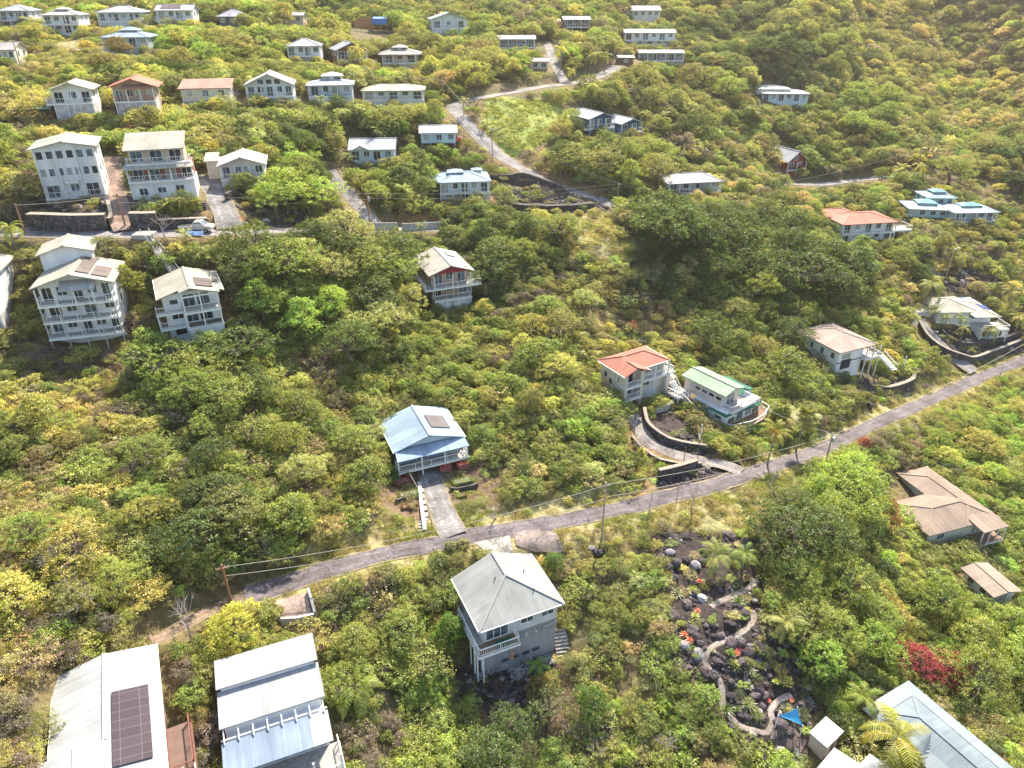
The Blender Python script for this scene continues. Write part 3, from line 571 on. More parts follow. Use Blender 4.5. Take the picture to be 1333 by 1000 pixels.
# -- white sheds by the garden
h = House('small white flat roofed shed beside the blue sail shade', (1077, 974), (1099, 952), (1076, 932), eave=2.6, name='garden_shed', cat='shed', land='the white garden shed'); h.roof('shed', .05, LW); h.wall(-h.w+.2, h.w-.2, -h.d+.2, h.d-.2, h.low, h.E-.1, BEIGE); h.opening('F', -h.d+.2, 0, .3, 1.0, 1.7, 1, name='door', glass=BRN); h.keepfront(0)
h = House('white roofed garden house at the bottom edge below the white garden shed', None, None, frame=((1086, 973), (1110, 991), 5.8, 6), eave=3.0, name='garden_house', cat='house'); h.roof('gu', .14, LW); h.wall(-h.w+.4, h.w-.4, -h.d+.4, h.d-.4, h.low, h.E-.05, SW); h.keepfront(1)
h = House('little white roof at the bottom edge between the garden house and the coconut palm', None, None, frame=((1132, 981), (1156, 1000), 2.6, 4), eave=2.8, name='garden_shed', cat='shed'); h.roof('gu', .14, LW); h.wall(-h.w+.3, h.w-.3, -h.d+.3, h.d-.3, h.low, h.E-.05, SW); h.keepfront(1)
# -- tall house at the left with four decks
h = House('tall white house with stacked railed decks, gable roof with solar panels', (37, 377), (148, 367), (149, 342), eave=7.9, land='the tall white deck house', D=9.5)
w, d, E = h.w, h.d, h.E; h.roof('gv', .3, CRR, t=.2); SOL = solar_mat((0.110, 0.083, 0.072)); h.solar(.5, 2.2, -3.2, 3.6, SOL); h.solar(2.5, 4.6, -3.4, .6, SOL)
m = MB(); m.slab([(-1.8, -d-.7, E-.5), (3.0, -d-.7, E-.5), (3.0, -d+1.2, E+.45), (-1.8, -d+1.2, E+.45)], .1); m.build('awning', metal_roof((0.560, 0.544, 0.496)), h.root, uv=True)
h.storeys([('d', 2.7, 5), ('d', 2.6, 4), ('d', 2.6, 5)], fo=1.6, so=.6, ext=.5, wmat=SW, postn=5); h.keepfront(0)
h2 = House('upper white gable roofed entry building just behind the tall white deck house', (45, 334), (122, 326), (124, 311), eave=5.2, name='garage_building', cat='building', D=6.5); h2.roof('gv', .3, CRR); h2.storeys([('s', 4.0, 0)], wmat=SW); h2.opening('R', h2.w-.5, 0, h2.E-2, 1.0, 1.2, 1)
# -- house with screened porch
h = House('white gable house with two stacked open lanais, right of the tall white deck house', (205, 394), (292, 380), (278, 349), eave=7.6, land='the stacked lanai house', D=10.5)
w, d, E = h.w, h.d, h.E; h.roof('gv', .3, metal_roof((0.480, 0.448, 0.368)), rect=(-w, w, -d+1.2, d)); zz = h.lastzf
m = MB(); m.slab([(-w*.35, -d, zz(-w*.35, 0)), (0, -d, zz(0, 0)), (0, -d+1.22, zz(0, 0)), (-w*.35, -d+1.22, zz(-w*.35, 0))], .16); m.slab([(0, -d, zz(0, 0)), (w*.86, -d, zz(w*.86, 0)), (w*.86, -d+1.22, zz(w*.86, 0)), (0, -d+1.22, zz(0, 0))], .16); m.build('porch_roof', h.rmat, h.root, uv=True)
h.solar(1.0, 3.3, -d+1.6, -d+5.4, solar_mat((0.072, 0.050, 0.050))); h.solar(3.5, 4.2, -d+4.2, -d+5.4, solar_mat((0.055, 0.044, 0.050)))
h.wall(-w+.6, -w*.3, -d+2.6, d-.6, h.low, E-.02, SW); h.wall(-w*.3, w-.8, -d+2.9, d-.6, h.low, E-.02, SW); h.wall(-w*.3+.1, w*.78, -d+.35, -d+2.89, h.low, E-5.0, SW)
h.opening('F', -d+2.6, -w*.55, E-1.6, 1.1, .7, 1); h.opening('F', -d+2.6, -w*.5, E-4.0, 1.7, .8, 2); h.opening('F', -d+2.6, -w*.5, E-6.6, 1.7, 1.0, 1)
for zb in (E-2.5, E-5.0):
    h.deck(-w*.3, w*.8, -d+.3, -d+2.897, zb, rail='FLR', posts=False)
    for u in (-w*.1, w*.35): h.opening('F', -d+2.9, u, zb+.05, 1.7, 1.9, 2, name='glass_door')
for u in (-w*.28, w*.24, w*.77): MB().box(u-.09, u+.09, -d+.26, -d+.44, E-5, zz(u, 0)-.2).build('post', TRIM, h.root)
MB().box(-w*.3, w*.8, -d+.24, -d+.3, E-.12, E+.1).build('beam', TRIM, h.root); h.deck(-w-.6, -w*.3-.02, -d+1.6, -d+2.597, E-2.6, n=2); h.deck(-w-.4, -w*.3-.02, -d+1.6, -d+2.597, E-5.0, n=2, posts=False); h.opening('R', w-.8, -2, E-2, 1, 1, 1)
h.wall(-w*.4, w, -d-1.2, -d+1, h.low-1.5, h.ground(0, -d)+.6, CONC, 'plinth'); h.keepfront(-.5); H17 = h
# -- cream roof house in the middle of the slope
h = House('cream gable roof house standing alone in the trees with red awning and wraparound white decks', (558, 360), (618, 352), (587, 327), eave=6.6, land='the lone cream roof house', D=12)
w, d, E = h.w, h.d, h.E; h.roof('gv', .33, metal_roof((0.480, 0.448, 0.400))); h.storeys([('d', 2.6, 3), ('d', 2.4, 3), ('l', 1.8)], fo=1.7, so=.9, ext=.6, wmat=siding((.5, .33, .24)), lat=lattice_mat((.7, .72, .75)))
m = MB().box(-w+1.5, w-1.2, -d+1.3, -d+1.4, E-.35, E+.6); m.build('red_awning', plain((.35, .03, .06), .8), h.root); h.deck(-w-.9, -w+.85, -d-.4, d-2, E-2.6, rail='L', n=4, posts=False); h.deck(w-.85, w+1.1, -d-.4, 0, E-2.6, rail='FR', posts=False)
m = MB(); z0 = h.lastzf(2, 2); m.slab([(1.4, 1, h.lastzf(1.4, 1)+.2), (2.8, 1, h.lastzf(2.8, 1)+.2), (2.8, 3.5, h.lastzf(2.8, 1)+.2), (1.4, 3.5, h.lastzf(1.4, 1)+.2)], .1); m.build('skylight', plain((.3, .3, .28)), h.root)
# -- left edge house
h = House('white gabled house cut by the left edge beside the tall white deck house', (-97, 376), (-14, 366), None, yaw=16, D=12, eave=8, land='the left edge house'); h.roof('gv', .3, CRR); h.storeys([('w', 2.7, 4), ('w', 2.7, 4), ('l', 2.4)], wmat=PALE)
# ================= the row behind the upper road
h = House('wide three storey white house with sage gable roof above the long black stone wall', (34, 196), (126, 190), (127, 176), eave=8.6, land='the sage gable roof house', D=10)
h.roof('gv', .2, SAGE); h.storeys([('w', 2.9, 6), ('w', 2.8, 7), ('d', 2.7, 3)], fo=.6, so=.7, ext=0, wmat=siding((.74, .75, .74)), postn=4); h.keepfront(h.E-8)
for k, u in enumerate((-h.w*.8, -h.w*.2, h.w*.12)): pass
h.deck(-1.0, 1.0, -h.d-.3, -h.d+.597, h.E-5.6, rail='F', posts=False)
h = House('white three storey house with two stepped cream shed roofs and red furnished lanais', (159, 197), (240, 192), None, yaw=17, D=6.5, eave=8.8, land='the stepped cream roof house')
w, d, E = h.w, h.d, h.E; h.roof('shed', .3, CRR); REDI = siding((.3, .13, .1)); h.wall(-w+.5, w-.5, -d+1.6, d-.4, h.low, E-.03, BEIGE); h.wall(-w+.1, w+.6, -d-.6, d-.6, h.low, E-5.4, SW); h.wall(-w+.3, w+.4, -d+1.0, d-.5, E-5.4, E-2.7, REDI); h.deck(-w, w+.5, -d-.2, -d+1.6, E-2.4, rail='FLR', posts=False)
h.roof('shed', .28, CRR, rect=(-w-.4, w+1.0, -d-1.6, -d-.1), z=E-2.95, rec=False, name='lower_roof'); h.deck(-w, w+.7, -d-1.2, -d+.99, E-5.2, rail='FLR', up=E-2.9, n=4)
for i in range(3): h.opening('F', -d+1.6, -w+1.8+i*3.2, E-2.3, 1.9, 1.8, 2, name='glass_door')
for i in range(4): h.opening('F', -d+1.0, -w+1.5+i*2.7, E-5.1, 1.6, 1.8, 2, name='glass_door')
for u, zz_ in ((-w+2, -8), (0, -7.4), (w-2, -7.8)): h.opening('F', -d-.6, u, E+zz_, 1.3, 1.5 if zz_ < -7.5 else .9, 2)
h.deck(-w+1, w-3.5, -d-1.6, -d-.603, E-8.5, rail='FL', posts=False); h.keepfront(.2)
h = House('small white gable house with railed porch at the top of the striped driveway', (281, 219), (347, 212), None, yaw=15, D=9, eave=4.6, land='the striped driveway house')
h.roof('gv', .33, metal_roof((0.560, 0.544, 0.512))); h.storeys([('d', 2.5, 4), ('s', 1.9, 0)], fo=1.5, so=.6, wmat=siding((.66, .62, .6))); h.roof('shed', .12, CRR, rect=(-h.w-2.6, -h.w-.02, 0, h.d+1), z=h.E+.2, rec=False, name='side_roof'); h.wall(-h.w-2.2, -h.w+.4, .4, h.d, h.low, h.E+.1, SC_)
h = House('white gabled house over a tall grey lattice base with a teal carport on its left', (59, 121), (121, 114), None, yaw=17, D=9, eave=7.8, land='the teal carport house')
h.roof('gv', .33, metal_roof((0.480, 0.456, 0.384))); h.solar(-2.4, -.8, 0, 2.4); h.storeys([('d', 2.7, 3), ('l', 5.2)], fo=1.6, so=.8, wmat=SW, lat=lattice_mat((.66, .62, .64))); h.keepfront(h.E-7.6); h.roof('shed', .12, metal_roof((0.180, 0.360, 0.340)), rect=(-h.w-5.0, -h.w-.05, -h.d+1, -h.d+4.6), z=h.E-3.6, rec=False, name='carport_roof'); h.wall(-h.w-4.8, -h.w+.5, -h.d+4.0, -h.d+4.5, h.low-1, h.E-3.8, DARK, 'carport_wall')
for u in (-4.9, -2.6, -.4): MB().box(-h.w+u-.07, -h.w+u+.07, -h.d+1.1, -h.d+1.25, h.low-2, h.E-3.75).build('post', plain((.4, .25, .15)), h.root)
h.deck(-h.w-.6, -h.w+.795, -h.d+.3, h.d-3, h.E-2.7, rail='L', posts=False)
h = House('red gable roofed house over a tall grey lattice base', (137, 116), (206, 112), None, yaw=17, D=10, eave=8.2, land='the red gable roof house')
h.roof('gv', .33, RED); h.storeys([('d', 2.8, 4), ('l', 5.4)], fo=1.4, so=1.2, wmat=siding((.5, .36, .28)), dmat=REDI, rmat=plain((.4, .16, .1)), lat=lattice_mat((.66, .6, .6))); h.keepfront(h.E-7.9); m = MB(); m.slab([(-2, -h.d-.4, h.E-.1), (3.4, -h.d-.4, h.E-.1), (3.4, -h.d+1.2, h.E+.5), (-2, -h.d+1.2, h.E+.5)], .1); m.build('awning', metal_roof((0.480, 0.240, 0.176)), h.root, uv=True)
h = House('low white house with flat salmon coloured roof edge, right of the red gable roof house', (231, 116), (300, 114), None, yaw=10, D=7, eave=4.8, land='the flat salmon roof house'); h.roof('shed', .2, metal_roof((0.560, 0.304, 0.240))); h.storeys([('w', 2.5, 3), ('l', 2.6)], fo=.4, wmat=SC_)
h = House('white house with glazed gable wall and long railed deck in the upper row', (316, 112), (383, 110), None, yaw=12, D=10, eave=5.2, land='the glazed gable house'); h.roof('gv', .42, metal_roof((0.480, 0.480, 0.464))); h.storeys([('d', 2.6, 5), ('w', 2.4, 2)], fo=1.5, so=.5, wmat=PALE)
for u in (-1.9, 0, 1.9): h.opening('F', -h.d+1.5-.003, u, h.E+.1, 1.3, 1.0, 1)
h = House('white and blue house with blue banded deck and a hipped cupola on the roof', (397, 112), (461, 110), None, yaw=10, D=10, eave=5.2, land='the blue banded deck house'); h.roof('hip', .22, metal_roof((0.464, 0.512, 0.560)));
def cupola(h, cx, cy, sw, sd, up, mat, wm=None, pitch=.35):
    z = h.E+h.pitch*min(h.w, h.d)*.55; h.wall(cx-sw+.4, cx+sw-.4, cy-sd+.4, cy+sd-.4, z-.3, z+up, wm or SW, 'cupola'); h.roof('hip', pitch, mat, rect=(cx-sw, cx+sw, cy-sd, cy+sd), z=z+up, rec=False, cap=False, name='cupola_roof')
    for a in (-.5, .5): h.opening('F', cy-sd+.4, cx+a*sw, z+.05+up*.25, sw*.6, up*.5, 1)
cupola(h, .5, 1.2, 2.7, 2.4, 1.1, metal_roof((0.512, 0.528, 0.528))); h.storeys([('d', 2.5, 4), ('s', 2.6, 0)], fo=1.4, so=.6, wmat=PALE, rmat=plain((.1, .25, .42)), dmat=plain((.1, .25, .42)))
h = House('long low house with pale green roof and white deck rail in the upper row', (469, 118), (553, 118), None, yaw=4, D=9, eave=4.4, land='the pale green roof house'); h.roof('hip', .25, metal_roof((0.550, 0.550, 0.420))); h.storeys([('d', 2.3, 5), ('s', 1.9, 0)], fo=1.3, so=.5, wmat=siding((.7, .68, .6)))
h = House('two storey white house with pyramid roof and a wide balcony band among trees', (372, 60), (417, 60), None, yaw=8, D=9, eave=6.2, land='the white balcony band house'); h.roof('hip', .4, metal_roof((0.528, 0.544, 0.560))); h.storeys([('d', 2.6, 4), ('w', 2.6, 2)], fo=1.3, so=.3, ext=.3, wmat=SW)
h = House('dark brown gabled house with grey roof half hidden by a palm', (437, 66), (480, 64), None, yaw=25, D=9, eave=4.6, land='the brown gabled house'); h.roof('gv', .4, metal_roof((0.420, 0.440, 0.480))); h.storeys([('d', 2.5, 3), ('s', 1.8, 0)], fo=1.2, wmat=BRN)
h = House('cream house with broad pyramid roof and flat topped cupola', (491, 71), (547, 71), None, yaw=3, D=11, eave=5.0, land='the broad pyramid roof house'); h.roof('hip', .3, metal_roof((0.496, 0.440, 0.400))); cupola(h, 0, 0, 2.4, 2.2, .8, metal_roof((0.528, 0.496, 0.464))); h.storeys([('d', 2.4, 3), ('s', 2.4, 0)], fo=2.0, so=1.4, wmat=BEIGE)
h = House('pale grey two storey gable house above the shrubs near the upper bend', (560, 25), (610, 25), None, yaw=12, D=11, eave=6.6, land='the pale grey gable house'); h.roof('gv', .3, metal_roof((0.480, 0.528, 0.560))); h.storeys([('d', 2.8, 3), ('s', 3.0, 0)], fo=1.2, so=.5, wmat=PALE)
# unfinished house under a blue tarpaulin
h = House('unfinished orange timber house partly under a blue tarpaulin', (455, 25), (503, 24), None, yaw=3, D=8, eave=4.2, land='the unfinished timber house'); OR = plain((.55, .28, .14), .9, 3, .7); h.wall(-h.w+.4, h.w*.2, h.d-1, h.d-.5, h.low, h.E, OR)
for i in range(9): u = -h.w+.3+i*(h.W-.6)/8; MB().box(u-.07, u+.07, -h.d+.3, -h.d+.45, -.5, h.E).build('post', OR, h.root)
MB().box(-h.w, h.w*.3, -h.d+.2, -h.d+.5, h.E, h.E+.25).build('beam', OR, h.root); h.roof('shed', .05, plain((.05, .2, .55), .5), rect=(h.w*.15, h.w, -h.d, h.d), name='tarpaulin'); m = MB().box(h.w*.2, h.w, -h.d-.02, -h.d+.1, h.E-1.8, h.E-.05); m.build('tarpaulin', plain((.05, .2, .55), .5), h.root)
h.wall(-h.w-1, h.w+3, -h.d-1.5, -h.d-1, h.low-2, -.2, stone_mat((.12, .11, .11), (.2, .19, .18)), 'plinth'); h.keepfront(-2)
h = House('long white roof half hidden by a yellow tree near the top', (343, 20), (395, 20), None, yaw=2, D=7, eave=3.0, land='the long white roof'); h.roof('gu', .25, metal_roof((0.544, 0.496, 0.448))); h.storeys([('w', 2.2, 4)], wmat=BEIGE)
# ================= top left row
h = House('pale house with hip roof at the top left corner', (-6, 14), (37, 14), None, yaw=8, D=10, eave=5.4, land='the top corner house'); h.roof('hip', .35, metal_roof((0.480, 0.512, 0.528))); h.storeys([('d', 2.6, 4), ('w', 2.4, 3)], fo=1.1, wmat=PALE)
h = House('white two storey house on teal footing with cupola roof in the top row', (50, 20), (101, 19), None, yaw=8, D=10, eave=6.0, land='the teal footing house'); h.roof('hip', .3, metal_roof((0.544, 0.528, 0.512))); cupola(h, 0, 0, 2, 2, .6, metal_roof((0.544, 0.528, 0.512))); h.storeys([('d', 2.5, 4), ('d', 2.4, 4), ('s', 1.2, 0)], fo=1.2, ext=.2, wmat=SW)
h = House('wide blue grey house with pale hip roof and long deck in the top row', (123, 16), (183, 16), None, yaw=6, D=11, eave=5.2, land='the wide blue grey house'); h.roof('hip', .3, metal_roof((0.496, 0.528, 0.560))); h.storeys([('d', 2.5, 6), ('s', 2.5, 0)], fo=1.2, ext=.2, wmat=SBL)
h = House('white house with outdoor stairs and brown roof panels in the top row', (200, 14), (251, 13), None, yaw=8, D=9, eave=5.6, land='the outdoor stairs house'); h.roof('gu', .35, metal_roof((0.528, 0.512, 0.512))); h.solar(-h.w*.7, h.w*.3, -3.2, -.4, solar_mat((0.110, 0.083, 0.088))); h.storeys([('d', 2.5, 4), ('d', 2.6, 4)], fo=1.2, wmat=SW); h.stairs((-h.w+4, -h.d-3.2, 0), (-h.w+.4, -h.d-.4, h.E-2.5), 1.2)
h = House('small dark house with white pyramid roof behind bushes in the top row', (281, 22), (322, 21), None, yaw=10, D=9, eave=3.6, land='the small dark house'); h.roof('hip', .45, metal_roof((0.496, 0.480, 0.528))); h.storeys([('w', 2.6, 3)], fo=1.2, wmat=siding((.1, .12, .16)))
h = House('blue hip roofed house with raised cupola below the top row', (129, 49), (193, 48), None, yaw=6, D=11, eave=4.8, land='the blue cupola house'); h.roof('hip', .28, metal_roof((0.360, 0.448, 0.528))); cupola(h, 0, .6, 2.6, 2.2, .7, metal_roof((0.400, 0.496, 0.560)), SBL); h.storeys([('d', 2.5, 4), ('s', 2.2, 0)], fo=1.1, ext=.1, wmat=SBL)
h = House('white gabled house at the left edge below the top corner house', (-20, 65), (18, 65), None, yaw=10, D=9, eave=4.5, land='the left edge upper house'); h.roof('gu', .35, metal_roof((0.528, 0.480, 0.464))); h.storeys([('w', 2.6, 4), ('s', 2, 0)], fo=.8, wmat=SC_)
# ================= middle, along the bending road
h = House('pale blue house with white gable roof and dark carport beside the bending road', (545, 176), (596, 170), None, yaw=6, D=8, eave=4.8, land='the carport house by the bend'); h.roof('gu', .3, metal_roof((0.544, 0.576, 0.608))); h.storeys([('w', 2.5, 3), ('o', 2.3)], fo=.6, wmat=siding((.5, .64, .72)))
for i in range(5): u = -h.w+.8+i*(h.W-1.6)/4; MB().box(u-.09, u+.09, -h.d+.7, -h.d+.9, h.low, h.E-2.5).build('post', GREYW, h.root)
h = House('white roofed pale blue cottage with small front gable among palms', (452, 196), (515, 194), None, yaw=4, D=9, eave=4.2, land='the pale blue cottage'); h.roof('gu', .4, metal_roof((0.528, 0.552, 0.592))); h.roof('gv', .5, metal_roof((0.528, 0.552, 0.592)), rect=(-h.w+1.2, -h.w+5.0, -h.d-.5, -h.d+3.0), z=h.E+.1, rec=False); h.storeys([('v', 2.5, 4), ('s', 1.6, 0)], fo=.6, wmat=siding((.56, .64, .7)))
h.gable(-h.d-.2, PALE, x0=-h.w+1.2, x1=-h.w+5.0, z=h.E+.1, pitch=.5, inset=.3)
h = House('light blue hip roofed house with twin cupolas beside the black lava lot', (570, 240), (640, 234), None, yaw=8, D=10, eave=5.2, land='the twin cupola house'); h.roof('hip', .28, LBLUE); cupola(h, -1.8, .2, 1.9, 1.6, .6, LBLUE); cupola(h, 3.4, 2.0, 1.3, 1.2, .5, LBLUE); h.storeys([('d', 2.5, 5), ('w', 2.5, 3)], fo=1.0, ext=.1, wmat=siding((.6, .68, .72))); h.roof('hip', .28, LBLUE, rect=(-h.w-2.2, -h.w+3, -2, h.d), z=h.E-.3, rec=False, name='side_roof')
h = House('deep blue gabled house with white deck left of its lower twin gable', (762, 158), (808, 150), None, yaw=28, D=12, eave=5.2, W=9, land='the deep blue gable house'); h.roof('gv', .3, metal_roof((0.496, 0.528, 0.560))); h.storeys([('d', 2.6, 3), ('s', 2.6, 0)], fo=1.4, wmat=SDB); h.deck(-h.w-1, -h.w+.49, -h.d+.3, h.d-2, h.E-2.6, rail='L', posts=False)
h = House('lower deep blue gabled wing with timber deck attached right of the blue gable house', (804, 163), (844, 158), None, yaw=28, D=10, eave=4.6, W=8); h.roof('gv', .3, metal_roof((0.528, 0.560, 0.592))); h.storeys([('d', 2.5, 2), ('o', 2.1)], fo=1.8, wmat=SDB)
h = House('grey hip roofed pavilion with dark lanai beside a yellow palm', (870, 238), (943, 238), None, yaw=12, D=9, eave=3.6, land='the grey pavilion'); h.roof('hip', .35, metal_roof((0.448, 0.464, 0.496))); h.storeys([('d', 2.6, 4)], fo=1.8, wmat=GREYS)
h = House('cluster house under layered flat white roofs alone on the wooded right slope', (992, 122), (1056, 122), None, yaw=-4, D=12, eave=4.2, land='the layered white house'); h.roof('hip', .12, metal_roof((0.576, 0.584, 0.608))); h.roof('hip', .12, metal_roof((0.576, 0.584, 0.608)), rect=(-h.w-2, h.w*.3, -h.d+3, h.d+3), z=h.E+1.1, rec=False); h.storeys([('v', 2.6, 6), ('s', 1.8, 0)], fo=1.0, wmat=SBL); h.wall(-h.w-1.5, h.w*.25, -h.d+3.6, h.d+2.4, h.low, h.E+1.0, SW); h.roof('shed', .1, metal_roof((0.560, 0.576, 0.600)), rect=(-h.w-5, -h.w-2.1, 0, h.d+3), z=h.E+.6, rec=False)
h = House('red timber cabin with steep white gable roof on the right slope', (1026, 210), (1053, 211), None, yaw=22, D=11, eave=4.2, land='the red cabin'); h.roof('gv', .75, metal_roof((0.528, 0.528, 0.576))); h.storeys([('d', 2.5, 2), ('s', 2.0, 0)], fo=1.2, wmat=REDW, rmat=plain((.3, .08, .05)), dmat=plain((.3, .08, .05)))
h.opening('F', -h.d+1.2-.003, 0, h.E+.3, 1.4, 1.3, 2)
# ================= upper middle
h = House('cream two winged house highest in the middle above a grey wall', (822, 14), (862, 13), None, yaw=3, D=11, eave=5.0, land='the highest cream house'); h.roof('gu', .3, metal_roof((0.528, 0.448, 0.368))); h.storeys([('w', 2.6, 4), ('s', 2.6, 0)], wmat=siding((.7, .66, .58))); h.roof('gv', .4, metal_roof((0.528, 0.512, 0.496)), rect=(-h.w-8.5, -h.w+.4, -h.d+1, h.d), z=h.E-.3, rec=False, name='wing_roof'); h.wall(-h.w-8, -h.w+.4, -h.d+1.4, h.d-.5, h.low, h.E-.33, siding((.68, .68, .7))); h.wall(-h.w-3, h.w+4, -h.d-2, -h.d-1.5, h.low-3, -1.2, CONC, 'plinth')
h = House('white modern house with bays of windows below the highest cream house', (812, 43), (881, 42), None, yaw=-2, D=10, eave=4.8, land='the white bay window house'); h.roof('gu', .2, metal_roof((0.544, 0.544, 0.544))); h.storeys([('v', 2.5, 6), ('v', 2.4, 5)], fo=.8, wmat=SW); h.deck(-h.w+6, h.w, -h.d-.6, -h.d+.797, h.E-2.5, n=6)
h = House('long grey house with pale roof and railing below the white bay window house', (830, 69), (892, 69), None, yaw=0, D=8, eave=3.6, land='the long grey house'); h.roof('gu', .2, metal_roof((0.496, 0.456, 0.432))); h.storeys([('d', 2.4, 6), ('s', 1.2, 0)], fo=1.2, ext=.5, wmat=siding((.3, .28, .3)), rmat=plain((.25, .3, .3)))
h = House('tiny white roofed shed left of the long grey house', (804, 75), (827, 75), None, yaw=0, D=4, eave=2.4, name='shed', cat='shed'); h.roof('shed', .12, metal_roof((0.496, 0.480, 0.480))); h.storeys([('w', 2, 1)], wmat=BRN)
h = House('dark brown house with grey roof and white stilts near the top middle', (733, 26), (770, 25), None, yaw=3, D=9, eave=4.6, land='the dark stilted house'); h.roof('gu', .22, metal_roof((0.480, 0.496, 0.496))); h.storeys([('d', 2.5, 4), ('o', 2)], fo=1.2, wmat=BRN); h.roof('shed', .1, metal_roof((0.500, 0.400, 0.380)), rect=(-h.w-8, -h.w-.02, -2, h.d), z=h.E-.6, rec=False, name='wing_roof'); h.wall(-h.w-7.6, -h.w+.4, -1.5, h.d-.5, h.low, h.E-.7, REDI)
h = House('white and dark grey house with two pale roofs half sunk in the trees', (648, 52), (698, 50), None, yaw=2, D=8, eave=3.2, land='the pale roofs in the trees'); h.roof('gu', .25, metal_roof((0.528, 0.544, 0.560))); h.storeys([('d', 2.6, 5)], fo=1, wmat=siding((.2, .22, .28)))
h = House('small cream roofed hut by the palms beside the upper road', (689, 80), (716, 80), None, yaw=6, D=6, eave=2.8, name='hut', cat='hut'); h.roof('gu', .25, metal_roof((0.512, 0.464, 0.416))); h.storeys([('w', 2.4, 2)], wmat=BEIGE)
# ================= right, salmon roof and teal pavilions
h = House('long white two storey house with salmon red roof and open terrace at its right end', (1098, 293), (1172, 289), None, yaw=10, D=11, eave=5.2, land='the long salmon roof house')
w, d, E = h.w, h.d, h.E; h.roof('hip', .26, SALM); h.roof('hip', .3, SALM, rect=(-w-1.2, w*.1, 1, d+3), z=E+.3, rec=False); h.storeys([('d', 2.6, 5), ('v', 2.4, 5)], fo=1.2, so=.6, wmat=SW); h.deck(w, w+5.0, -d+1, 3, E-2.6, rail='FR', n=4)
h = House('front left teal pavilion of the three, low and wide with a flat cupola', (1182, 273), (1240, 273), None, yaw=-8, D=9, eave=2.8, name='pavilion', cat='house', land='the front teal pavilion', W=11); h.roof('hip', .25, metal_roof((0.480, 0.576, 0.624))); cupola(h, 0, 0, 2.6, 2.2, .5, TEAL); h.storeys([('w', 2.4, 4)], fo=1, wmat=siding((.35, .55, .55)))
h = House('rear teal pavilion of the three with two stepped cupola roofs', (1208, 258), (1248, 258), None, yaw=0, D=8, eave=3.6, name='pavilion', cat='house', W=8.5); h.roof('hip', .3, metal_roof((0.360, 0.496, 0.560))); cupola(h, 0, 0, 2.0, 1.8, .5, TEAL); h.storeys([('w', 2.4, 3), ('s', 1, 0)], fo=1, wmat=siding((.35, .55, .55)))
h = House('right teal pavilion of the three with walkway rail around it', (1241, 277), (1305, 277), None, yaw=4, D=9, eave=3.6, name='pavilion', cat='house', W=13); h.roof('hip', .25, metal_roof((0.496, 0.576, 0.608))); cupola(h, 0, 0, 3.0, 1.8, .5, TEAL); h.storeys([('d', 2.5, 5), ('s', 1, 0)], fo=1.5, ext=0, wmat=siding((.4, .56, .6)))
# ---------------------------------------------------------------- roads, drives and the ground sheet
def path3(px, n=3):   # smooth polyline of ground points
    P = hit([p[0] for p in px], [p[1] for p in px])[:, :2]; out = []
    for i in range(len(P)-1):
        p0 = P[max(i-1, 0)]; p1 = P[i]; p2 = P[i+1]; p3 = P[min(i+2, len(P)-1)]; k = max(2, int(np.linalg.norm(p2-p1)/1.5))
        for j in range(k):
            t = j/k; out.append(.5*((2*p1)+(-p0+p2)*t+(2*p0-5*p1+4*p2-p3)*t*t+(-p0+3*p1-3*p2+p3)*t**3))
    out.append(P[-1]); P = np.array(out); z = HS(P[:,0], P[:,1]); zs = z.copy()
    for _ in range(8): zs[1:-1] = (zs[:-2]+zs[1:-1]*2+zs[2:])/4
    return np.column_stack([P, zs])
ROADS = []
def road(name, px, w, mat, lift, shoulder=1.5):
    ROADS.append((name, path3(px), w, mat, lift, shoulder))
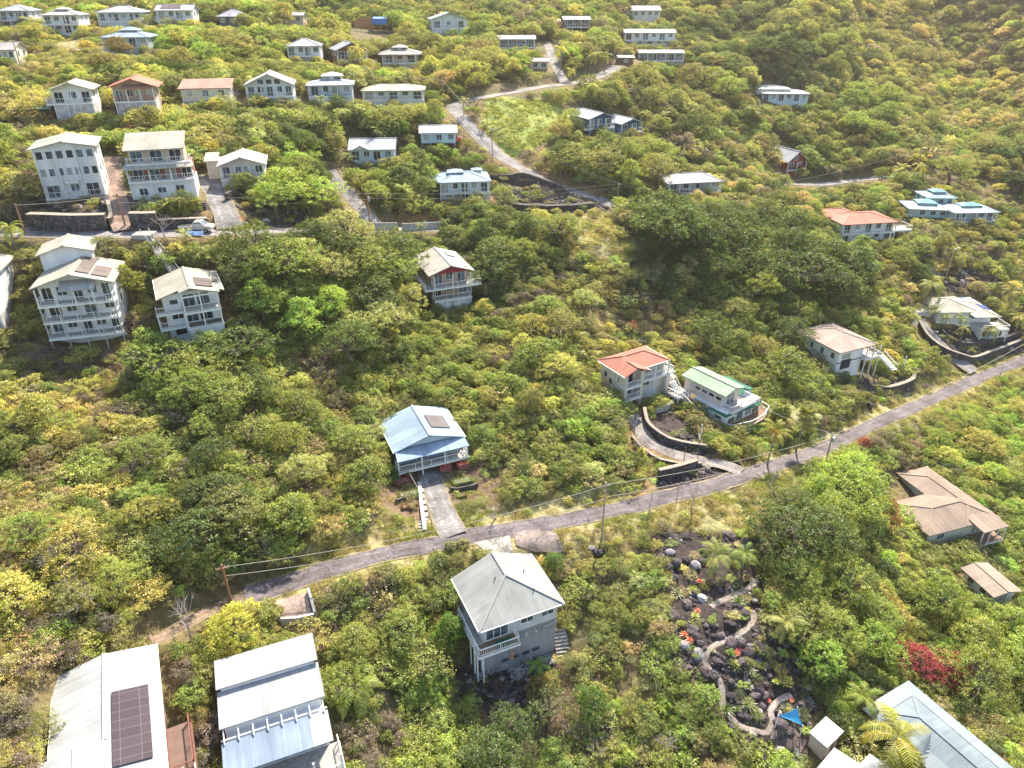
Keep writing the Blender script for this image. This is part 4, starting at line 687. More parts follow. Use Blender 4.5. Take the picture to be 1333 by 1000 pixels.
def asphalt(c, name='asphalt'):
    m, nt, ns, ln, b = nmat(name); c1, _ = noise_mix(nt, shade(c, .62), shade(c, 1.2), .3, 'Object', 12, .38, .62); c2, _ = noise_mix(nt, (.62, .62, .62), (1.15, 1.15, 1.15), 2.6, 'Object', 8, .3, .7)
    mi = N(nt, 'ShaderNodeMix', data_type='RGBA', blend_type='MULTIPLY'); mi.inputs[0].default_value = 1; ln.new(c1, mi.inputs[6]); ln.new(c2, mi.inputs[7])
    # wheel tracks, cracks and soil creeping over the edges
    uv = N(nt, 'ShaderNodeUVMap'); sx = N(nt, 'ShaderNodeSeparateXYZ'); ln.new(uv.outputs[0], sx.inputs[0]); a1 = N(nt, 'ShaderNodeMath', operation='SUBTRACT'); a1.inputs[1].default_value = .5; ln.new(sx.outputs[0], a1.inputs[0]); a2 = N(nt, 'ShaderNodeMath', operation='ABSOLUTE'); ln.new(a1.outputs[0], a2.inputs[0])
    wt = N(nt, 'ShaderNodeMath', operation='SUBTRACT'); wt.inputs[1].default_value = .22; ln.new(a2.outputs[0], wt.inputs[0]); w2 = N(nt, 'ShaderNodeMath', operation='ABSOLUTE'); ln.new(wt.outputs[0], w2.inputs[0]); wr = N(nt, 'ShaderNodeMapRange'); wr.inputs['From Max'].default_value = .11; wr.inputs['To Min'].default_value = 1.18; wr.inputs['To Max'].default_value = .92; ln.new(w2.outputs[0], wr.inputs[0])
    tc = N(nt, 'ShaderNodeTexCoord'); vo = N(nt, 'ShaderNodeTexVoronoi', feature='DISTANCE_TO_EDGE'); vo.inputs['Scale'].default_value = .22; nd = N(nt, 'ShaderNodeTexNoise'); nd.inputs['Scale'].default_value = .8; nd.inputs['Detail'].default_value = 6; ln.new(tc.outputs['Object'], nd.inputs['Vector']); ad = N(nt, 'ShaderNodeVectorMath', operation='MULTIPLY_ADD'); ad.inputs[1].default_value = (3, 3, 3); ln.new(nd.outputs['Color'], ad.inputs[0]); ln.new(tc.outputs['Object'], ad.inputs[2]); ln.new(ad.outputs[0], vo.inputs['Vector'])
    cr = N(nt, 'ShaderNodeMapRange'); cr.inputs['From Max'].default_value = .03; cr.inputs['To Min'].default_value = .5; ln.new(vo.outputs[0], cr.inputs[0]); mm = N(nt, 'ShaderNodeMath', operation='MULTIPLY'); ln.new(wr.outputs[0], mm.inputs[0]); ln.new(cr.outputs[0], mm.inputs[1]); vs = N(nt, 'ShaderNodeVectorMath', operation='SCALE'); ln.new(mi.outputs[2], vs.inputs[0]); ln.new(mm.outputs[0], vs.inputs['Scale'])
    e1 = N(nt, 'ShaderNodeMath', operation='MULTIPLY_ADD'); e1.inputs[1].default_value = .3; ln.new(nd.outputs[0], e1.inputs[0]); ln.new(a2.outputs[0], e1.inputs[2]); e2 = N(nt, 'ShaderNodeMapRange'); e2.inputs['From Min'].default_value = .57; e2.inputs['From Max'].default_value = .63; ln.new(e1.outputs[0], e2.inputs[0]); ed = N(nt, 'ShaderNodeMix', data_type='RGBA'); ed.inputs[7].default_value = (.27, .215, .13, 1); ln.new(e2.outputs[0], ed.inputs[0]); ln.new(vs.outputs[0], ed.inputs[6])
    ln.new(ed.outputs[2], b.inputs['Base Color']); b.inputs['Roughness'].default_value = .9; return m
ASPH = asphalt((.155, .13, .14)); ASPH2 = asphalt((.27, .25, .25)); CC = asphalt((.26, .245, .24), 'concrete'); PATHM = asphalt((.36, .3, .27), 'cinder_path')
road('lower_road', [(318, 776), (350, 768), (400, 750), (440, 737), (480, 727), (520, 718), (560, 710), (610, 699), (660, 691), (700, 685), (740, 677), (780, 668), (820, 660), (860, 649), (900, 640), (930, 632), (965, 620), (1000, 609), (1040, 596), (1080, 581), (1110, 567), (1140, 552), (1170, 539), (1200, 526), (1240, 508), (1280, 490), (1320, 474), (1345, 464), (1400, 440)], 3.25, ASPH, .07, 2.6)
road('dirt_track', [(325, 776), (300, 786), (270, 797), (240, 812), (215, 828), (196, 834)], 1.8, asphalt((.24, .17, .12), 'bare_earth'), .0, 1.2)
road('upper_road', [(-30, 302), (40, 303), (90, 305), (140, 305), (200, 304), (260, 302), (320, 302), (400, 300), (470, 298), (520, 297), (575, 298)], 5.2, ASPH2, .07, 1.5)
road('bending_road', [(800, 268), (775, 258), (745, 248), (715, 238), (690, 226), (665, 212), (648, 200), (632, 186), (615, 168), (600, 152), (592, 140), (608, 131), (640, 125), (675, 119), (705, 113), (735, 110), (765, 104), (790, 95), (800, 86)], 4.6, ASPH2, .07, 1.6)
road('steep_drive', [(488, 292), (475, 278), (462, 262), (448, 246), (436, 232), (428, 222)], 3.2, ASPH2, .05, .8)
road('striped_drive', [(300, 298), (296, 283), (288, 265), (280, 250), (273, 237), (270, 228)], 4.2, CC, .05, .5)
road('stone_drive', [(163, 300), (158, 285), (153, 262), (148, 240), (146, 220), (147, 205)], 3.4, asphalt((.3, .2, .16)), .05, .6)
road('house_drive', [(592, 697), (582, 680), (572, 655), (563, 630), (555, 610), (549, 594)], 3.5, CC, .045, .4)
road('curved_drive', [(965, 615), (945, 606), (920, 601), (893, 596), (868, 588), (848, 578), (836, 565), (830, 552), (828, 540)], 2.5, asphalt((.27, .24, .23), 'concrete'), .045, .4)
road('walled_drive', [(1268, 484), (1250, 472), (1232, 458), (1215, 442), (1202, 427), (1194, 415)], 3.8, CC, .045, .8)
road('far_road', [(1000, 238), (1040, 240), (1075, 240), (1100, 236), (1130, 233), (1160, 230), (1185, 228)], 4.2, ASPH2, .05, 1.0)
road('upper_spur', [(735, 108), (728, 95), (722, 82), (716, 66), (712, 55)], 3.0, CC, .05, .6)
road('garden_path', [(985, 755), (975, 766), (955, 775), (935, 784), (925, 790)], .8, PATHM, .03, .2)
road('garden_path', [(980, 795), (981, 808), (968, 822), (948, 832), (930, 840), (920, 850), (918, 862), (926, 875), (936, 885), (940, 900), (941, 918), (952, 936), (968, 948), (985, 952), (998, 956), (1006, 940), (1003, 925), (1015, 910), (1030, 905)], .72, PATHM, .03, .2)
def lseg(P, A, B):
    d = B-A; t = np.clip(((P-A)@d)/(d@d+1e-9), 0, 1); q = A+t[:,None]*d; return np.hypot(*(P-q).T), t
def nearest(P, pl):
    best = np.full(len(P), 1e9); z = np.zeros(len(P)); lo = pl[:,:2].min(0)-12; hi = pl[:,:2].max(0)+12; m = np.where((P >= lo).all(1) & (P <= hi).all(1))[0]
    if len(m) == 0: return best, z
    Q = P[m]; b = best[m]; zz = z[m]
    for i in range(len(pl)-1):
        dd, t = lseg(Q, pl[i,:2], pl[i+1,:2]); k = dd < b; b[k] = dd[k]; zz[k] = (pl[i,2]+(pl[i+1,2]-pl[i,2])*t)[k]
    best[m] = b; z[m] = zz; return best, z
def vnoise(x, y, seed=0):
    def h(i, j): 
        n = (i*374761393+j*668265263+seed*1442695041) & 0xffffffff; n = ((n ^ (n >> 13))*1274126177) & 0xffffffff; return ((n ^ (n >> 16)) & 0xffff)/65535.
    i = np.floor(x).astype(np.int64); j = np.floor(y).astype(np.int64); a = x-i; b = y-j; a = a*a*(3-2*a); b = b*b*(3-2*b)
    return (h(i,j)*(1-a)+h(i+1,j)*a)*(1-b)+(h(i,j+1)*(1-a)+h(i+1,j+1)*a)*b
def fbm(x, y, f, o=4, seed=0):
    s = 0; a = .5
    for k in range(o): s = s+a*(vnoise(x*f, y*f, seed+k*17)*2-1); f *= 2.03; a *= .5
    return s
PADS = [(f[0].x, f[0].y, f[1], f[2], f[3], f[4]) for f in FOOT]
def ground(P):   # final ground height at many points
    z = HS(P[:,0], P[:,1]); nat = z+fbm(P[:,0], P[:,1], .09, 5, 3)*1.1
    wsum = np.zeros(len(P)); 
    for nm, pl, w, mt, lift, sh in ROADS[::-1]:
        d, rz = nearest(P, pl); k = np.clip((d-w/2-.4)/(sh*1.4+.3), 0, 1); k = k*k*(3-2*k); sel = d < w/2+.4+sh*1.4+.3
        nat = np.where(sel, nat*k+rz*(1-k), nat)
    return nat
def inpoly(px, py, poly):
    c = np.zeros(len(px), bool); n = len(poly)
    for i in range(n):
        x0, y0 = poly[i]; x1, y1 = poly[(i+1)%n]
        c ^= ((y0 > py) != (y1 > py)) & (px < (x1-x0)*(py-y0)/((y1-y0) if abs(y1-y0) > 1e-9 else 1e-9)+x0)
    return c
# kinds of ground: outlines measured on the slope
def world_poly(px): return hit([p[0] for p in px], [p[1] for p in px])[:, :2].tolist()
LAVA, DRY, LAWN, DIRT = 'lava', 'dry', 'lawn', 'dirt'
ZONES = [
 (DRY, [(330, 790), (335, 750), (450, 700), (560, 680), (700, 668), (760, 640), (880, 655), (1000, 590), (1060, 560), (1160, 500), (1333, 440), (1333, 500), (1230, 545), (1100, 590), (1050, 610), (985, 700), (940, 705), (860, 690), (760, 725), (640, 715), (560, 735), (430, 780), (350, 800)]),
 (LAVA, [(640, 236), (665, 232), (700, 240), (745, 250), (790, 262), (795, 276), (740, 280), (690, 276), (650, 262), (636, 250)]),
 (DRY, [(636, 262), (700, 282), (790, 278), (840, 330), (890, 380), (840, 385), (760, 320), (720, 300), (650, 280)]),
 (LAWN, [(628, 132), (670, 130), (720, 135), (745, 150), (735, 172), (700, 190), (665, 200), (645, 185), (628, 160)]),
 (DRY, [(50, 60), (100, 45), (130, 60), (130, 75), (110, 92), (50, 90)]),
 (DIRT, [(375, 22), (455, 14), (470, 30), (440, 45), (400, 55), (378, 45)]),
 (LAVA, [(850, 700), (900, 690), (985, 705), (1000, 760), (1000, 820), (1050, 850), (1060, 920), (1050, 1000), (985, 1000), (950, 960), (925, 900), (880, 870), (860, 800), (870, 760)]),
 (LAVA, [(845, 540), (880, 530), (905, 560), (925, 600), (985, 600), (960, 640), (860, 640), (850, 620), (900, 605), (850, 580)]),
 (LAVA, [(1205, 425), (1290, 425), (1333, 430), (1333, 455), (1260, 468), (1222, 452)]), (LAVA, [(1110, 495), (1185, 490), (1190, 505), (1120, 520)]),
 (LAVA, [(1215, 352), (1260, 352), (1300, 365), (1290, 382), (1230, 380)]),
 (LAVA, [(40, 255), (140, 250), (300, 270), (400, 262), (400, 300), (40, 302)]),
 (DIRT, [(600, 870), (720, 850), (760, 900), (740, 960), (680, 1000), (620, 960)]),
 (LAVA, [(590, 860), (700, 860), (720, 920), (640, 950), (600, 910)]),
 (DIRT, [(480, 620), (640, 600), (660, 660), (610, 690), (480, 690)]),
 (DRY, [(380, 715), (450, 690), (560, 672), (640, 655), (760, 630), (820, 635), (780, 655), (640, 685), (520, 705), (430, 725)]),
 (DIRT, [(1140, 220), (1230, 220), (1333, 260), (1333, 290), (1240, 250), (1150, 240)]),
]
ZW = [(k, world_poly(p)) for k, p in ZONES]
GC = {LAVA: (.05, .038, .04), DRY: (.31, .28, .15), LAWN: (.3, .35, .09), DIRT: (.17, .12, .085)}
xs = np.concatenate([np.arange(-520, -150, 9.), np.arange(-150, -75, 2.5), np.arange(-75, 125, .8), np.arange(125, 230, 2.5), np.arange(230, 560, 9.)])
ys = np.concatenate([np.arange(-90, 25, 6.), np.arange(25, 190, .8), np.arange(190, 330, 2.0), np.arange(330, 860, 8.)])
X, Y = np.meshgrid(xs, ys, indexing='ij'); PP = np.column_stack([X.ravel(), Y.ravel()]); ZZ = ground(PP)
me = bpy.data.meshes.new('ground'); nx, ny = len(xs), len(ys); me.vertices.add(nx*ny); me.vertices.foreach_set('co', np.column_stack([PP, ZZ]).ravel())
ii, jj = np.meshgrid(np.arange(nx-1), np.arange(ny-1), indexing='ij'); a = (ii*ny+jj).ravel(); q = np.column_stack([a, a+ny, a+ny+1, a+1])
me.loops.add(q.size); me.loops.foreach_set('vertex_index', q.ravel()); me.polygons.add(len(q)); me.polygons.foreach_set('loop_start', np.arange(len(q))*4); me.polygons.foreach_set('loop_total', np.full(len(q), 4)); me.polygons.foreach_set('use_smooth', np.ones(len(q), bool)); me.update(); me.validate()
wob = PP+np.column_stack([fbm(PP[:,0], PP[:,1], .25, 3, 5), fbm(PP[:,0], PP[:,1], .25, 3, 9)])*1.6
gc = np.tile(np.array([.17, .135, .07]), (len(PP), 1)); n1 = fbm(PP[:,0], PP[:,1], .05, 4, 21)[:,None]; gc = gc*(1+.5*n1); gc[:,0] *= (1+.3*n1[:,0])
for k, poly in ZW:
    m = inpoly(wob[:,0], wob[:,1], poly); gc[m] = np.array(GC[k])*(1+.35*fbm(PP[m,0], PP[m,1], .3, 3, 31)[:,None])
ca = me.color_attributes.new('soil', 'FLOAT_COLOR', 'POINT'); ca.data.foreach_set('color', np.column_stack([np.clip(gc, .01, 1), np.ones(len(gc))]).astype(np.float32).ravel())
gm, nt, ns, ln, b = nmat('hillside_soil'); at_ = N(nt, 'ShaderNodeAttribute', attribute_name='soil'); c2, nz = noise_mix(nt, (.55, .52, .5), (1.35, 1.3, 1.2), 1.4, 'Object', 12, .3, .7)
c3, _ = noise_mix(nt, (.8, .9, .75), (1.15, 1.05, 1), .15, 'Object', 8, .35, .65)
mi = N(nt, 'ShaderNodeMix', data_type='RGBA', blend_type='MULTIPLY'); mi.inputs[0].default_value = 1; ln.new(at_.outputs[0], mi.inputs[6]); ln.new(c2, mi.inputs[7]); m2 = N(nt, 'ShaderNodeMix', data_type='RGBA', blend_type='MULTIPLY'); m2.inputs[0].default_value = 1; ln.new(mi.outputs[2], m2.inputs[6]); ln.new(c3, m2.inputs[7]); ln.new(m2.outputs[2], b.inputs['Base Color']); b.inputs['Roughness'].default_value = .95
bp = N(nt, 'ShaderNodeBump'); bp.inputs['Strength'].default_value = .9; bp.inputs['Distance'].default_value = .35; ln.new(nz.outputs[0], bp.inputs['Height']); ln.new(bp.outputs[0], b.inputs['Normal'])
me.materials.append(gm); go = bpy.data.objects.new('ground', me); COL.objects.link(go); tag(go, 'brown and dry grassy hillside ground below the shrubs', 'ground', kind='structure')
RDL = {'dirt_track': 'brown dirt track continuing left from the asphalt end behind the broad white roof', 'lower_road': 'long purplish grey asphalt road crossing the lower slope', 'upper_road': 'upper asphalt road along the black stone walls', 'bending_road': 'pale road bending round the bright green lawn', 'steep_drive': 'steep grey drive below the pale blue cottage', 'striped_drive': 'concrete driveway below the small gable house', 'stone_drive': 'brown drive between the sage gable roof house and stepped cream roof house',
 'house_drive': 'straight concrete driveway running under the light blue roof house', 'curved_drive': 'curved concrete driveway climbing to the salmon hip roof house', 'walled_drive': 'drive beside the curved black wall of the long cream roof house', 'far_road': 'short stretch of far road below the red cabin', 'upper_spur': 'spur road below the dark stilted house', 'garden_court': 'gravel court beside the blue sail shade'}
def build_road(nm, pl, w, mt, lift, sh, i):
    P = pl[:,:2]; T = np.gradient(P, axis=0); T /= np.linalg.norm(T, axis=1)[:,None]+1e-9; S = np.column_stack([-T[:,1], T[:,0]]); v = []; f = []; K = 4
    for j in range(len(P)):
        ww = w/2*(1+.06*math.sin(j*1.3)+.05*math.sin(j*.37+1)+random.uniform(-.04, .04))
        for k in range(K+1): q = P[j]+S[j]*ww*(2*k/K-1); v.append((q[0], q[1], pl[j,2]+lift+(.05 if 0 < k < K else 0)))
    for j in range(len(P)-1):
        for k in range(K): n = j*(K+1)+k; f.append((n, n+K+1, n+K+2, n+1))
    for j in range(len(P)-1):   # edge faces going down into the soil
        pass
    me = bpy.data.meshes.new(nm); me.from_pydata(v, [], f); me.update(); me.materials.append(mt)
    uv = me.uv_layers.new(name='UVMap'); vi = np.empty(len(me.loops), np.int32); me.loops.foreach_get('vertex_index', vi); uv.data.foreach_set('uv', np.column_stack([(vi % (K+1))/K, (vi//(K+1))*1.5]).astype(np.float32).ravel())
    if me.polygons[0].normal.z < 0: me.flip_normals()
    o = bpy.data.objects.new(nm, me); COL.objects.link(o); return o
for i, r in enumerate(ROADS):
    o = build_road(*r, i); tag(o, RDL.get(r[0]) or ('upper stub of the cinder path through the cactus garden' if i == 12 else 'long winding cinder path through the cactus garden'), 'path' if 'garden' in r[0] else 'driveway' if 'drive' in r[0] else 'road', kind='structure')
def gz(x, y): return float(ground(np.array([[x, y]]))[0])
def sit(px, py):
    p = at(px, py); return Vector((p.x, p.y, gz(p.x, p.y)))
# ---------------------------------------------------------------- leaves, shrubs and trees
def leaf_mat(name, mode, base=(.1, .16, .04), var=.5, trans=.45, rough=.42):
    m = bpy.data.materials.new(name); m.use_nodes = True; nt = m.node_tree; ns = nt.nodes; ln = nt.links; ns.remove(ns['Principled BSDF']); out = ns['Material Output']
    if mode == 'inst': c = N(nt, 'ShaderNodeAttribute', attribute_type='INSTANCER', attribute_name='tint').outputs['Color']
    elif mode == 'obj': c = N(nt, 'ShaderNodeObjectInfo').outputs['Color']
    else: r = N(nt, 'ShaderNodeRGB'); r.outputs[0].default_value = (*base, 1); c = r.outputs[0]
    ge = N(nt, 'ShaderNodeNewGeometry'); wm = N(nt, 'ShaderNodeMix', data_type='RGBA', blend_type='MULTIPLY'); wm.inputs[0].default_value = 1; wm.inputs[7].default_value = (1.05, .96, 1.05, 1); ln.new(c, wm.inputs[6]); hs = N(nt, 'ShaderNodeHueSaturation'); ln.new(wm.outputs[2], hs.inputs['Color'])
    m1 = N(nt, 'ShaderNodeMapRange'); m1.inputs['To Min'].default_value = 1-var; m1.inputs['To Max'].default_value = 1+var*1.1; ln.new(ge.outputs['Random Per Island'], m1.inputs[0]); ln.new(m1.outputs[0], hs.inputs['Value'])
    tc = N(nt, 'ShaderNodeTexCoord'); nz = N(nt, 'ShaderNodeTexNoise'); nz.inputs['Scale'].default_value = .9; nz.inputs['Detail'].default_value = 2; ln.new(tc.outputs['Object'], nz.inputs[0])
    m2 = N(nt, 'ShaderNodeMapRange'); m2.inputs['From Min'].default_value = .3; m2.inputs['From Max'].default_value = .7; m2.inputs['To Min'].default_value = .472; m2.inputs['To Max'].default_value = .523; ln.new(nz.outputs[0], m2.inputs[0]); ln.new(m2.outputs[0], hs.inputs['Hue'])
    m3 = N(nt, 'ShaderNodeMapRange'); m3.inputs['To Min'].default_value = 1.05; m3.inputs['To Max'].default_value = .7; ln.new(ge.outputs['Random Per Island'], m3.inputs[0]); ln.new(m3.outputs[0], hs.inputs['Saturation'])
    df = N(nt, 'ShaderNodeBsdfDiffuse'); tr = N(nt, 'ShaderNodeBsdfTranslucent'); gl = N(nt, 'ShaderNodeBsdfGlossy'); gl.inputs['Roughness'].default_value = rough; gl.inputs['Color'].default_value = (.5, .5, .48, 1)
    ye = N(nt, 'ShaderNodeMix', data_type='RGBA', blend_type='MULTIPLY'); ye.inputs[0].default_value = 1; ye.inputs[7].default_value = (1.28, 1.28, .56, 1); ln.new(hs.outputs[0], ye.inputs[6])
    ln.new(hs.outputs[0], df.inputs[0]); ln.new(ye.outputs[2], tr.inputs[0]); a = N(nt, 'ShaderNodeMixShader'); a.inputs[0].default_value = trans; ln.new(df.outputs[0], a.inputs[1]); ln.new(tr.outputs[0], a.inputs[2])
    b2 = N(nt, 'ShaderNodeMixShader'); b2.inputs[0].default_value = .035; ln.new(a.outputs[0], b2.inputs[1]); ln.new(gl.outputs[0], b2.inputs[2]); ln.new(b2.outputs[0], out.inputs[0]); return m
LI = leaf_mat('shrub_leaves', 'inst'); LO = leaf_mat('tree_leaves', 'obj'); BARK = plain((.2, .15, .11), .9, 4, .6); TWIG = plain((.3, .25, .2), .9, 4, .7)
def raw_mesh(name, V, F, mats, midx=None):
    me = bpy.data.meshes.new(name); F = np.asarray(F); me.vertices.add(len(V)); me.vertices.foreach_set('co', np.asarray(V, float).ravel()); me.loops.add(F.size); me.loops.foreach_set('vertex_index', F.ravel()); me.polygons.add(len(F))
    me.polygons.foreach_set('loop_start', np.arange(len(F))*F.shape[1]); me.polygons.foreach_set('loop_total', np.full(len(F), F.shape[1]))
    for m in mats: me.materials.append(m)
    if midx is not None: me.polygons.foreach_set('material_index', np.asarray(midx, np.int32))
    me.update(); return me
def nrm(a): return a/(np.linalg.norm(a, axis=-1, keepdims=True)+1e-9)
def leaves(C, O, L, W, spread, g, upb=.35):
    # one rhombic leaf at every centre C, facing roughly along O
    n = len(C); nn = nrm(O*.7+np.array([0, 0, upb])+g.normal(0, .55, (n, 3))); t = nrm(np.cross(nn, g.normal(0, 1, (n, 3)))); b = np.cross(nn, t); l = (L*g.uniform(.6, 1.3, n))[:,None]; w = (W*g.uniform(.7, 1.3, n))[:,None]
    V = np.stack([C-t*l*.5, C+b*w*.5+nn*l*.08, C+t*l*.5-nn*l*.1, C-b*w*.5+nn*l*.08], 1).reshape(-1, 3); F = np.arange(4*n).reshape(n, 4); return V, F
def crown(seed, lobes, tufts, per, L=.27, W=.15, tr=.38, low=-.25, cen=(0, 0, 0)):
    g = np.random.default_rng(seed); C = []; O = []; lobes = np.array(lobes, float); wt = lobes[:,3]**2; wt /= wt.sum()
    for k in range(tufts):
        lb = lobes[g.choice(len(lobes), p=wt)]
        for _ in range(8):
            d = g.normal(0, 1, 3); d /= np.linalg.norm(d)
            if d[2] > low: break
        r = lb[3]*g.uniform(.72, 1.06); c = lb[:3]+d*r*np.array([1, 1, .8]); inside = (np.linalg.norm(c-lobes[:,:3], axis=1) < lobes[:,3]*.62).any()
        if inside and g.random() < .8: continue
        s = tr*g.uniform(.6, 1.35); m = int(per*g.uniform(.6, 1.3)); q = g.normal(0, .5, (m, 3))*s*np.array([1, 1, .62]); C.append(c+q); O.append(np.tile(d, (m, 1))+q*.8/s)
    C = np.vstack(C); O = nrm(np.vstack(O)); return leaves(C, O, L, W, 1, g)
def lobeset(seed, n, R, H, base):
    g = np.random.default_rng(seed); out = [(0, 0, base+(H-base)*.55, R*.62)]
    for i in range(n):
        a = 2*math.pi*i/n+g.uniform(-.4, .4); r = R*g.uniform(.42, .72); out.append((r*math.cos(a), r*math.sin(a), base+(H-base)*g.uniform(.25, .75), R*g.uniform(.28, .46)))
    for i in range(max(1, n//3)): a = g.uniform(0, 6.28); out.append((R*.25*math.cos(a), R*.25*math.sin(a), H-R*.32, R*g.uniform(.3, .42)))
    return out
def stems(seed, lobes, r0=.05, tip=.015, base=(0, 0, -.4)):
    g = random.Random(seed); m = MB()
    for lb in lobes:
        p = Vector(base)+Vector((g.uniform(-.15, .15), g.uniform(-.15, .15), 0)); q = Vector(lb[:3]); mid = p.lerp(q, .5)+Vector((g.uniform(-.2, .2), g.uniform(-.2, .2), .1)); m.tube([p, mid, q], [r0, r0*.7, tip], 5)
        for k in range(3): e = q+Vector((g.gauss(0, 1), g.gauss(0, 1), g.gauss(.3, .8))).normalized()*lb[3]*.85; m.cone(q, e, tip, .008, 4)
    return m
def proto(name, V, F, mat, m=None, m2=None):
    V = np.asarray(V); F = np.asarray(F)
    if m is not None:   # quads only from tubes: caps dropped
        q = [f for f in m.f if len(f) == 4]; V2 = np.array(m.v); n = len(V); V = np.vstack([V, V2]); F2 = np.array(q)+n; mi = np.concatenate([np.zeros(len(F)), np.ones(len(F2))]); F = np.vstack([F, F2]); me = raw_mesh(name, V, F, [mat, m2], mi)
    else: me = raw_mesh(name, V, F, [mat])
    return bpy.data.objects.new(name, me)
SHR = []
for i in range(5):   # leafy shrubs
    R, H = [1.7, 1.5, 1.9, 1.3, 1.6][i], [2.3, 2.6, 2.0, 2.1, 3.0][i]; lb = lobeset(40+i, [6, 5, 8, 5, 7][i], R, H, .1); V, F = crown(60+i, lb, 170, 17, .14, .085, .2, -.5); SHR.append(proto('shrub', V, F, LI, stems(5+i, lb, .045), TWIG))
for i in range(2):   # feathery, loose
    lb = lobeset(90+i, 7, 1.8, 3.2, .2); V, F = crown(95+i, lb, 170, 18, .12, .055, .28, -.6); SHR.append(proto('shrub', V, F, LI, stems(25+i, lb, .05), TWIG))
g_ = random.Random(5); m = MB()   # bare twiggy shrub
for k in range(26):
    a = g_.uniform(0, 6.28); e = g_.uniform(.3, 1.3); q = Vector((math.cos(a)*math.cos(e), math.sin(a)*math.cos(e), math.sin(e)))*g_.uniform(1.0, 1.9); m.cone((0, 0, -.2), q, .035, .012, 4)
    for j in range(5): s = q*g_.uniform(.45, .95); m.cone(s, s+Vector((g_.gauss(0, .4), g_.gauss(0, .4), g_.uniform(.1, .6))), .014, .006, 3)
V = np.array(m.v); F = [f for f in m.f if len(f) == 4]; lb = lobeset(7, 5, 1.3, 1.8, .2); V2, F2 = crown(8, lb, 22, 8, .2, .1, .3); V = np.vstack([V2, V]); F = np.vstack([F2, np.array(F)+len(V2)]); SHR.append(bpy.data.objects.new('twigs', raw_mesh('twigs', V, F, [LI, TWIG], np.concatenate([np.zeros(len(F2)), np.ones(len(F)-len(F2))]))))
for i in range(2):   # taller thicket
    lb = lobeset(140+i, 7, 2.5, 4.4, .6); V, F = crown(150+i, lb, 340, 20, .165, .095, .26, -.4); SHR.append(proto('thicket', V, F, LI, stems(45+i, lb, .09, .03), TWIG))
def tuft(seed, n, L, W, sp=.3, up=.8):   # grass tuft
    g = np.random.default_rng(seed); a = g.uniform(0, 6.28, n); r = g.uniform(0, sp, n); c = np.column_stack([r*np.cos(a), r*np.sin(a), np.zeros(n)]); d = nrm(np.column_stack([np.cos(a)*g.uniform(.2, 1, n), np.sin(a)*g.uniform(.2, 1, n), np.full(n, up)])); l = (L*g.uniform(.5, 1.3, n))[:,None]; s = nrm(np.cross(d, g.normal(0, 1, (n, 3))))*W
    V = np.stack([c-s, c+s, c+d*l+s*.3-np.array([0, 0, .15])*l, c+d*l-s*.3-np.array([0, 0, .15])*l], 1).reshape(-1, 3); return V, np.arange(4*n).reshape(n, 4)
GR = []
for i in range(3): V, F = tuft(300+i, 60, .42, .022, .35); GR.append(proto('grass_tuft', V, F, LI))
RK = []
for i in range(4):
    bm_ = MB(); g = np.random.default_rng(400+i)
    import bmesh
    b_ = bmesh.new(); bmesh.ops.create_icosphere(b_, subdivisions=2, radius=.5)
    for v in b_.verts: d = v.co.normalized(); v.co = d*(.5*(.72+.5*vnoise(np.array([d.x*2.3+i*7]), np.array([d.y*2.3+d.z*3.1]), 5)[0])); v.co.z *= .75
    me = bpy.data.meshes.new('lava_rock'); b_.to_mesh(me); b_.free()
    RK.append(bpy.data.objects.new('lava_rock', me))
rm, nt, ns, ln, b = nmat('lava_rock'); a_ = N(nt, 'ShaderNodeAttribute', attribute_type='INSTANCER', attribute_name='tint'); c2, nz = noise_mix(nt, (.6, .6, .6), (1.4, 1.35, 1.3), 3, 'Object', 8); mi = N(nt, 'ShaderNodeMix', data_type='RGBA', blend_type='MULTIPLY'); mi.inputs[0].default_value = 1; ln.new(a_.outputs['Color'], mi.inputs[6]); ln.new(c2, mi.inputs[7]); ln.new(mi.outputs[2], b.inputs[0]); b.inputs['Roughness'].default_value = .92
for r in RK: r.data.materials.append(rm)
